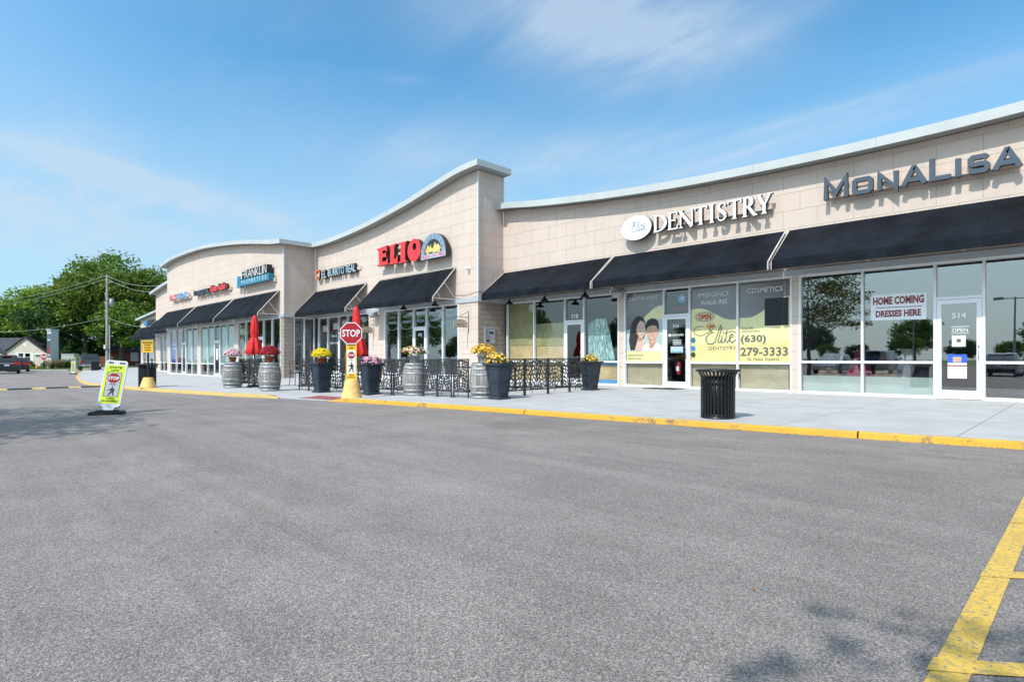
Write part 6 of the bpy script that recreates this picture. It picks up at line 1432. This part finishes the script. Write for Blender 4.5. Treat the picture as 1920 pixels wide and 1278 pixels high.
# cedar fence
a = at(120, 95); b = at(215, 99); t = thing('board_fence', 'brown cedar board fence behind the pickup truck', 'fence', (a[0], a[1], -.3)); m_ = MB(); dx, dy = b[0]-a[0], b[1]-a[1]; Lf = hypot(dx, dy); n_b = int(Lf/.2); fu = Vector((dx/Lf, dy/Lf, 0)); fn = Vector((-fu.y, fu.x, 0))
for i in range(n_b): m_.prism([(i*.2+.01, 0), (i*.2+.19, 0), (i*.2+.19, 1.75+.05*(i % 2)), (i*.2+.01, 1.75+.05*(i % 2))], Vector((0, 0, 0)), fu, Z, fn, .03)
m_.build('boards', 'cedar', t)

# monument sign of the shopping centre
x, y = at(103, 78); t = thing('monument_sign', 'tall grey concrete pylon sign with tenant panels on its left face', 'sign', (x, y, -.27)); u, n = sign_frame(radians(66))
m_ = MB(); m_.prism([(-.45, 0), (.45, 0), (.45, 5.05), (-.45, 5.05)], Vector((0, 0, 0)), u, Z, n, .9); m_.build('pylon', 'fascia', t)
u, n = sign_frame(radians(0)); t.rotation_euler[2] = 0
m_ = MB(); uu, nn_ = sign_frame(radians(66)); m_.prism([(-.53, 5.05), (.53, 5.05), (.53, 5.25), (-.53, 5.25)], -nn_*.06, uu, Z, nn_, 1.02); m_.build('cap', 'band', t)
m_ = MB(); w0 = -uu*.47+Z*1.5; m_.add([w0+nn_*.05, w0+nn_*.85, w0+nn_*.85+Z*3.1, w0+nn_*.05+Z*3.1], [(0, 1, 2, 3)]); tpn = m_.build('tenant_panels', 'slate', t)
m_ = MB(); w0 = -uu*.48+Z*1.5
for i, (zz_, c_) in enumerate(((2.6, 2), (2.2, 0), (1.0, 1), (.6, 1), (.2, 0))): m_.add([w0+nn_*.12+Z*zz_, w0+nn_*.75+Z*zz_, w0+nn_*.75+Z*(zz_+.25), w0+nn_*.12+Z*(zz_+.25)], [(0, 1, 2, 3)], c_)
m_.build('panel_graphics', ['grey_print', 'stop_red', 'sky_blue'], tpn)
# utility cabinet
x, y = at(127, 86); t = thing('utility_cabinet', 'pale grey box cabinet between the pylon sign and the pickup truck', 'cabinet', (x, y, -.28)); u, n = sign_frame(radians(10)); m_ = MB(); m_.prism([(-.85, 0), (.85, 0), (.85, 2.0), (-.85, 2.0)], Vector((0, 0, 0)), u, Z, n, 1.2); m_.build('cabinet_body', 'fascia', t)
m_ = MB(); m_.prism([(-.9, 2.0), (.9, 2.0), (.9, 2.08), (-.9, 2.08)], -n*.05, u, Z, n, 1.3); m_.build('cabinet_lid', 'band', t)
x, y = at(142, 85); t = thing('bollard', 'yellow post beside the pale utility cabinet', 'bollard', (x, y, -.28)); m_ = MB(); m_.tube([(0, 0, 0), (0, 0, 1.6)], .1, 10); m_.build('post', 'cone_yellow', t)
x, y = at(49, 68); t = thing('bollard', 'short yellow post behind the dark cars at far left', 'bollard', (x, y, -.28)); m_ = MB(); m_.tube([(0, 0, 0), (0, 0, 1.05)], .11, 10); m_.lathe([(.11, 1.05), (.07, 1.1), (0, 1.12)], n=10); m_.build('post', 'cone_yellow', t)
x, y = at(69, 76); t = thing('traffic_cone', 'tiny orange traffic cone on the lawn before the beige house', 'traffic cone', (x, y, -.28)); m_ = MB(); m_.box(-.2, .2, -.2, .2, 0, .04); m_.lathe([(.15, .04), (.03, .7), (0, .7)], n=12); m_.build('cone_body', 'orange', t)
# far stop sign
x, y = at(83, 66.5); t = thing('stop_sign', 'distant stop sign on a thin black post before the pylon sign', 'traffic sign', (x, y, -.28)); u, n = sign_frame(radians(-6)); m_ = MB(); m_.tube([(0, 0, 0), (0, 0, 1.9)], .05, 8); m_.build('post', 'black', t)
m_ = MB(); m_.prism([(p[0], 1.55+p[1]) for p in octo(.41)], -n*.07, u, Z, n, .02); oc = m_.build('octagon', 'white', t); m_ = MB(); m_.prism([(p[0], 1.55+p[1]) for p in octo(.375)], -n*.075, u, Z, n, .003); m_.build('red_face', 'stop_red', oc); m_ = MB(); m_.text('STOP', -.29, 1.43, .58, .25, -n*.08, u, Z, n, .002, bold=.03); m_.build('lettering', 'white', oc)
# utility pole and wires
x, y = at(201, 75); PO = Vector((x, y, -.28)); t = thing('utility_pole', 'tall wooden utility pole with transformer in front of the large trees', 'utility pole', PO); m_ = MB(); m_.tube([(0, 0, 0), (0, 0, 12.0)], .19, 10, r2=.13); m_.build('pole', 'pole_wood', t)
lat = face_u; m_ = MB(); m_.tube([Vector((0, 0, 11.1))-lat*.1, Vector((0, 0, 11.1))+lat*.75], .05, 6); m_.tube([Vector((0, 0, 9.0)), Vector((0, 0, 9.0))+lat*.9], .04, 6); m_.build('crossarm', 'pole_wood', t)
m_ = MB(); m_.lathe([(.0, 0), (.22, 0), (.22, .85), (.12, .95), (0, .95)], (lat.x*.55, lat.y*.55, 8.0), 14); m_.build('transformer', 'galvanised', t)
m_ = MB()
for z_, k_ in ((9.7, -.35), (8.6, -.4), (7.6, -.35), (6.9, -.3)): m_ = MB(); m_.tube([Vector((0, 0, z_))+lat*k_, Vector((0, 0, z_-.25))+lat*k_*.3, Vector((0, 0, z_-.5))+lat*k_], .05, 5); m_.build('insulator', 'galvanised', t)
m_ = MB(); m_.tube([lat*.32, lat*.32+Z*5.6], .07, 8); m_.build('conduit', 'pot_grey', t); m_ = MB(); m_.box(-.1, .5, -.35, -.2, 2.6, 3.1); m_.build('pole_notice', 'white', t)
def wire(px1, d1, z1, z0, lab, r=.022):
    x1_, y1_ = at(px1, d1); o = thing('power_line', lab, 'wire', PO); m_ = MB(PO); N = 10; m_.tube([(PO.x+(x1_-PO.x)*i/N, PO.y+(y1_-PO.y)*i/N, z0+(z1-z0)*i/N-.7*sin(pi*i/N)) for i in range(N+1)], r, 5); m_.build('wire_run', 'galvanised', o)
wire(-60, 88, 9.3, 11.7, 'upper power line running left from the utility pole'); wire(-60, 92, 8.9, 11.3, 'second power line running left from the utility pole'); wire(330, 62, 9.0, 11.6, 'upper power line running right from the utility pole to the shops'); wire(330, 66, 8.6, 11.2, 'second power line running right from the utility pole')
wire(-60, 90, 5.2, 6.3, 'low phone line running left from the utility pole'); wire(330, 66, 4.9, 6.3, 'low phone line running right from the utility pole')

# ================================================================ TREES
def make_tree(name, lab, x, y, z, H, R, leaf, seed, trunk_h=None, nclump=60, nleaf=90, ls=.26, tr=.28, squash=.8, grp=None, spread=.95, low=.18, lean=0, bark='bark'):
    rnd = random.Random(seed); t = thing(name, lab, 'tree', (x, y, z), 0, grp); th = trunk_h or H*.3; m_ = MB()
    ch = H-th*.8; cz = th*.8+ch/2
    m_.tube([(0, 0, -.3), (.05*H*.1, 0, th*.5), (lean*.3, 0, th), (lean*.6, 0, H*.6), (lean, 0, H*.88)], [tr*1.25, tr, tr*.85, tr*.45, tr*.1], 9)
    limbs = []
    for i in range(11):
        a = i*2.4+rnd.random(); zb = th*rnd.uniform(.75, 1.6); zb = min(zb, H*.65); rr = R*rnd.uniform(.55, .85); ze = min(H*.93, zb+rr*rnd.uniform(.5, 1.1))
        P = [(lean*.4, 0, zb), (rr*.4*cos(a), rr*.4*sin(a), zb+(ze-zb)*.45), (rr*cos(a), rr*sin(a), ze)]; m_.tube(P, [tr*.42, tr*.26, tr*.07], 6); limbs.append(P[2])
        for k in range(2):
            b = a+rnd.uniform(-.8, .8); q = P[1]; m_.tube([q, (q[0]+R*.3*cos(b), q[1]+R*.3*sin(b), q[2]+R*rnd.uniform(.05, .35))], [tr*.16, tr*.04], 5)
    m_.build('trunk', bark, t); c = MB(); V = []; F_ = []
    for i in range(nclump):
        a = rnd.uniform(0, 2*pi); e = math.asin(rnd.uniform(-.75, 1)); r = rnd.uniform(.35, 1)**.45; k = .82+.18*sin(3*a+seed)+rnd.uniform(-.1, .1)
        ex = R*k*r*cos(a)*cos(e)*spread; ey = R*k*r*sin(a)*cos(e)*spread; ez = cz+ch*.5*r*sin(e)*(.9+.12*sin(2*a+seed)); 
        if ez < H*low: ez = H*low+rnd.random()*H*.1
        cr = R*rnd.uniform(.16, .30); 
        for j in range(nleaf):
            d = Vector((rnd.gauss(0, 1), rnd.gauss(0, 1), rnd.gauss(0, .62))); d = d/d.length*cr*rnd.random()**.4; p = Vector((ex+lean*.6, ey, ez))+Vector((d.x, d.y, d.z*squash))
            s = ls*rnd.uniform(.6, 1.25); a_ = Vector((rnd.gauss(0, 1), rnd.gauss(0, 1), rnd.gauss(0, 1)+.9)).normalized(); b_ = a_.cross(Vector((rnd.gauss(0, 1), rnd.gauss(0, 1), rnd.gauss(0, 1)))).normalized(); c_ = a_.cross(b_)
            c.v += [tuple(p-b_*s), tuple(p-c_*s*.6-a_*s*.1), tuple(p+b_*s), tuple(p+c_*s*.6+a_*s*.1)]; n0 = len(c.v)-4; c.f.append([n0, n0+1, n0+2, n0+3]); c.m.append(0); c.sm.append(False)
    c.build('crown', leaf, t); return t
def far(px, d): return at(px, d)
TR = [('deciduous_tree', 'dark round tree at the far left edge behind the bungalow', 12, 118, 13.5, 7.5, 'leaf_dark', 90), ('deciduous_tree', 'dark green tree directly behind the bungalow gable', -60, 120, 14, 8, 'leaf_dark', 80),
      ('deciduous_tree', 'bright green tree rising behind the pylon sign', 80, 112, 15.5, 7.2, 'leaf_bright', 100), ('deciduous_tree', 'dark maple over the utility cabinet, left of the utility pole', 118, 102, 13.5, 6.6, 'leaf_dark', 100),
      ('deciduous_tree', 'yellowish green tree with sunlit leaves just left of the utility pole', 160, 100, 16.5, 6.8, 'leaf_olive', 110), ('deciduous_tree', 'tallest dark green tree, standing behind the utility pole', 205, 116, 22.8, 9.5, 'leaf_green', 130),
      ('deciduous_tree', 'large olive green tree between the utility pole and the shop row', 252, 104, 17.8, 7.4, 'leaf_olive', 110), ('deciduous_tree', 'tall feathery green tree behind the left end of the shop row', 275, 122, 20.5, 8.5, 'leaf_green', 100),
      ('deciduous_tree', 'low spreading green tree in front of the brick house', 228, 96, 10.5, 5.2, 'leaf_green', 70), ('deciduous_tree', 'mid green tree filling the gap behind the pylon sign', 50, 128, 14.5, 7.5, 'leaf_green', 80), ('deciduous_tree', 'high green tree top left of the tallest tree', 150, 124, 20.5, 8.2, 'leaf_green', 100)]
for i, (nm, lab, px, d, H, R, lf, nc) in enumerate(TR):
    x, y = far(px, d); make_tree(nm, lab, x, y, -.3, H, R, lf, 30+i, nclump=nc, nleaf=95, ls=.30, tr=.35, low=.2 if i != 6 else .3, grp='trees beyond the car park')
for i, (px, d, s, lab) in enumerate(((52, 92, 1.1, 'round clipped shrub under the bungalow window'), (66, 96, .0, ''), (90, 96, .9, 'dark shrub at the right corner of the bungalow'), (145, 92, 1.8, 'bright bush at the foot of the dark maple'), (228, 88, .8, 'small round bush before the brick house'), (215, 101, 1.6, 'green bush beside the brick house'))):
    if not s: continue
    x, y = at(px, d); t = thing('shrub', lab, 'shrub', (x, y, -.3), 0, 'shrubs by the houses'); rnd = random.Random(70+i); c = MB()
    for j in range(900): e = rnd.uniform(-.1, 1); a = rnd.uniform(0, 2*pi); r = s*(1+.15*sin(3*a))*rnd.uniform(.6, 1); leafquad(c, (r*cos(a)*math.sqrt(max(0, 1-e*e)), r*sin(a)*math.sqrt(max(0, 1-e*e)), r*e+.1), .1*s**.4, rnd)
    c.build('foliage', 'leaf_bright' if i in (3, 5) else 'leaf_dark', t); st = MB(); st.tube([(0, 0, -.1), (0, 0, s*.6)], .06, 6); st.build('stem', 'bark', t)
for i, (px, d, H, lab) in enumerate(((104, 113, 4.6, 'low leafy hedge tree between the pylon sign and the cabinet'), (133, 100, 4.6, 'low leafy hedge tree behind the cabinet'), (165, 104, 5.0, 'low leafy hedge tree behind the cedar fence'), (185, 106, 5.0, 'low leafy hedge tree just left of the utility pole base'), (207, 110, 5.2, 'low leafy hedge tree behind the utility pole base'))):
    x, y = at(px, d); make_tree('hedge_tree', lab, x, y, -.3, H, 3.0, 'leaf_dark' if i % 2 else 'leaf_green', 200+i, trunk_h=.8, nclump=34, nleaf=80, ls=.22, tr=.12, low=.05, grp='hedge beyond the car park')
# ornamental grass round the pylon
for i, (px, d) in enumerate(((96, 76), (112, 76.5), (120, 78), (128, 79))):
    x, y = at(px, d); t = thing('ornamental_grass', ('tan grass tuft left of the pylon sign', 'tan grass tuft right of the pylon sign', 'green grass tuft between pylon and cabinet', 'tan grass tuft in front of the cabinet')[i], 'grass tuft', (x, y, -.3), 0, 'grass tufts at the pylon sign'); rnd = random.Random(i+90); c = MB()
    for j in range(260):
        a = rnd.uniform(0, 2*pi); l = rnd.uniform(.6, 1.5); s = rnd.uniform(.1, .6); w_ = .025; dx, dy = cos(a)*s, sin(a)*s
        c.add([(dx*.3-w_, dy*.3, 0), (dx*.3+w_, dy*.3, 0), (dx*.8+w_, dy*.8, l*.7), (dx*1.3, dy*1.3, l), (dx*.8-w_, dy*.8, l*.7)], [(0, 1, 2, 3, 4)])
    c.build('blades', 'grass' if i == 2 else 'dry_grass', t)
# lawns at the far side carry real blades
rnd = random.Random(3); c = MB()
for j in range(9000):
    if j % 2: px, d = rnd.uniform(-20, 130), rnd.uniform(68, 96)
    else: px, d = rnd.uniform(195, 285), rnd.uniform(83, 101)
    x, y = at(px, d); h = rnd.uniform(.08, .26); w_ = .05; a = rnd.uniform(0, pi); c.add([(x-w_*cos(a), y-w_*sin(a), -.29), (x+w_*cos(a), y+w_*sin(a), -.29), (x+rnd.uniform(-.06, .06), y, -.29+h)], [(0, 1, 2)])
tag(c.build('lawn_grass', 'grass'), 'short green lawn grass around the houses beyond the car park', 'grass', kind='stuff')

# the car park trees behind the photographer (they throw the shadows and stand in the window reflections)
make_tree('honey_locust', 'parking lot tree mirrored in the right windows, casting the long shadow at left', -13.0, -4.8, 0, 7.4, 3.6, 'leaf_locust', 7, trunk_h=2.2, nclump=120, nleaf=110, ls=.075, tr=.11, squash=.45, spread=1.0, low=.42, grp='car park trees')
make_tree('honey_locust', 'parking lot tree casting the dappled shadow at the bottom right corner', 3.5, -3.5, 0, 10.5, 4.0, 'leaf_locust', 8, trunk_h=3.6, nclump=150, nleaf=95, ls=.09, tr=.10, squash=.45, spread=1.0, low=.45, grp='car park trees')
# things the shop windows mirror
src = [o for o in bpy.data.objects if o.get('label', '').startswith('dark maple')][0]
src2 = [o for o in bpy.data.objects if o.get('label', '').startswith('mid green tree')][0]
for i, (x, y, s) in enumerate(((-125, -60, .9), (-105, -66, .8), (-88, -58, .85), (-72, -72, .8), (-58, -78, .7), (-40, -86, .62), (-24, -92, .6), (-6, -90, .62), (12, -92, .6))):
    o = dup(src if i % 2 else src2, (x, y, -.3), i*1.1, 'tree mirrored in the windows, %s' % ('at the left end of the row', 'second in the row', 'third in the row', 'fourth in the row', 'middle of the row', 'fifth from the right of the row', 'third from the right of the row', 'next to last of the row', 'at the right end of the row')[i], 'trees mirrored in the shop windows', s)
for i in range(12):
    x = -178+i*7.4; y = -66-5*sin(i*1.9)
    dup(src if i % 3 else src2, (x, y, -.3), i*.9, 'tree in the long row mirrored low in the pizza restaurant windows', 'tree row mirrored in the restaurant windows', .42+.07*sin(i*2.3))
for x, y, s_, lab in ((-80, -6, .62, 'tree mirrored in the curved bay windows, nearest the shops'), (-70, -14, .58, 'tree mirrored in the curved bay windows, nearest the photographer'), (-97, -13, .7, 'tree mirrored in the curved bay windows, farthest away')):
    dup(src2, (x, y, -.3), x, lab, 'trees mirrored in the curved bay', s_)
for i in range(15):
    dup(src if i % 2 else src2, (-72+i*6.3, -74-4*sin(i*2.3), -.3), i*1.3, 'low tree in the row mirrored behind the parked cars in the right shop windows', 'low tree row mirrored in the right windows', .32+.05*sin(i*1.7))
lp = None
for i, (x, y, lab) in enumerate(((-5.3, -30, 'twin headed light pole mirrored in the rightmost window'), (-17.3, -56, 'twin headed light pole mirrored beside the homecoming banner'), (-40, -34, 'twin headed light pole mirrored in the paper covered window'))):
    if lp is None:
        lp = thing('light_pole', lab, 'light pole', (x, y, 0), 0, 'car park light poles'); m_ = MB(); m_.tube([(0, 0, 0), (0, 0, 6.2)], .09, 8, r2=.06); m_.lathe([(.25, 0), (.25, .5), (0, .5)], n=12); m_.build('pole', 'galvanised', lp)
        m_ = MB(); m_.box(-.9, .9, -.04, .04, 6.05, 6.12); m_.build('arm', 'galvanised', lp)
        for q in (-1, 1): m_ = MB(); m_.box(q*1.0-.3, q*1.0+.3, -.2, .2, 6.02, 6.2); m_.build('lamp_head', 'galvanised', lp)
    else: dup(lp, (x, y, 0), 0, lab)
cars = [make_car('sedan', 'paint_silver', 'silver car parked beside the photographer, mirrored in the windows', 'parked_car', 'car', 'cars mirrored in the shop windows'), make_car('suv', 'paint_blue', 'blue car mirrored in the windows', 'parked_car', 'car', 'cars mirrored in the shop windows')]
cars[0].location = (-14, -13, 0); cars[0].rotation_euler[2] = pi/2; cars[1].location = (-11, -13.3, 0); cars[1].rotation_euler[2] = -pi/2; cars[1]['label'] = 'blue car parked right of the silver one, mirrored in the windows'
for i, (k, x, y, lab) in enumerate(((0, -4.5, -14, 'silver car mirrored in the rightmost window'), (1, -1.5, -14, 'blue car mirrored at the right frame edge'), (0, -22, -20, 'silver car parked alone in the mirrored middle rows'), (1, -30, -22, 'blue car parked alone in the mirrored middle rows'), (0, -40, -30, 'silver car in the farthest mirrored row'), (1, 4.4, -10, 'blue car nearest the photographer in the mirrored rows'))):
    dup(cars[k], (x, y, 0), pi/2*(1 if i % 2 else -1), lab)

# dresses on stands behind the knee wall of the right shop
rnd = random.Random(77)
DR = [(-5.55, 17.75, 'fabric_tan', 'tan gown behind the low white wall, leftmost in the right shop'), (-5.2, 18.1, 'fabric_dark', 'dark gown second from the left in the right shop'), (-4.75, 17.7, 'fabric_pink', 'pink gown beside the mullion in the right shop'), (-4.15, 17.8, 'fabric_tan', 'tan gown below the homecoming banner'), (-3.7, 18.0, 'offwhite', 'white gown below the homecoming banner'), (-3.2, 17.75, 'fabric_dark', 'dark gown beside the rightmost door'), (-1.5, 18.2, 'fabric_dark', 'dark gown right of the rightmost door'), (-.9, 17.8, 'grey_print', 'pale gown at the right frame edge')]
for x, y, mt, lab in DR:
    t = thing('dress_form', lab, 'dress', (x, y+.5, .14), 0, 'gowns in the right shop window'); m_ = MB(); n = 30; vs = []; ph = rnd.random()*6
    prof = [(.36, .08, .22), (.33, .3, .2), (.27, .6, .16), (.19, .85, .1), (.13, 1.0, .03), (.14, 1.12, 0), (.17, 1.28, 0), (.13, 1.36, 0), (.06, 1.42, 0)]
    for r, z, f_ in prof[:6]+[(.1, 1.16, 0), (.04, 1.2, 0)]:
        for j in range(n): a = 2*pi*j/n; rr = r*(1+f_*sin(7*a+ph)); vs.append((rr*cos(a), rr*sin(a)*.8, z))
    m_.add(vs, [(i*n+j, i*n+(j+1) % n, (i+1)*n+(j+1) % n, (i+1)*n+j) for i in range(7) for j in range(n)], 0, True); m_.build('gown', mt, t)
    m_ = MB(); m_.tube([(0, 0, 0), (0, 0, 1.25)], .018, 6); m_.lathe([(.16, 0), (.16, .02), (0, .03)], n=12); m_.build('stand', 'black', t)
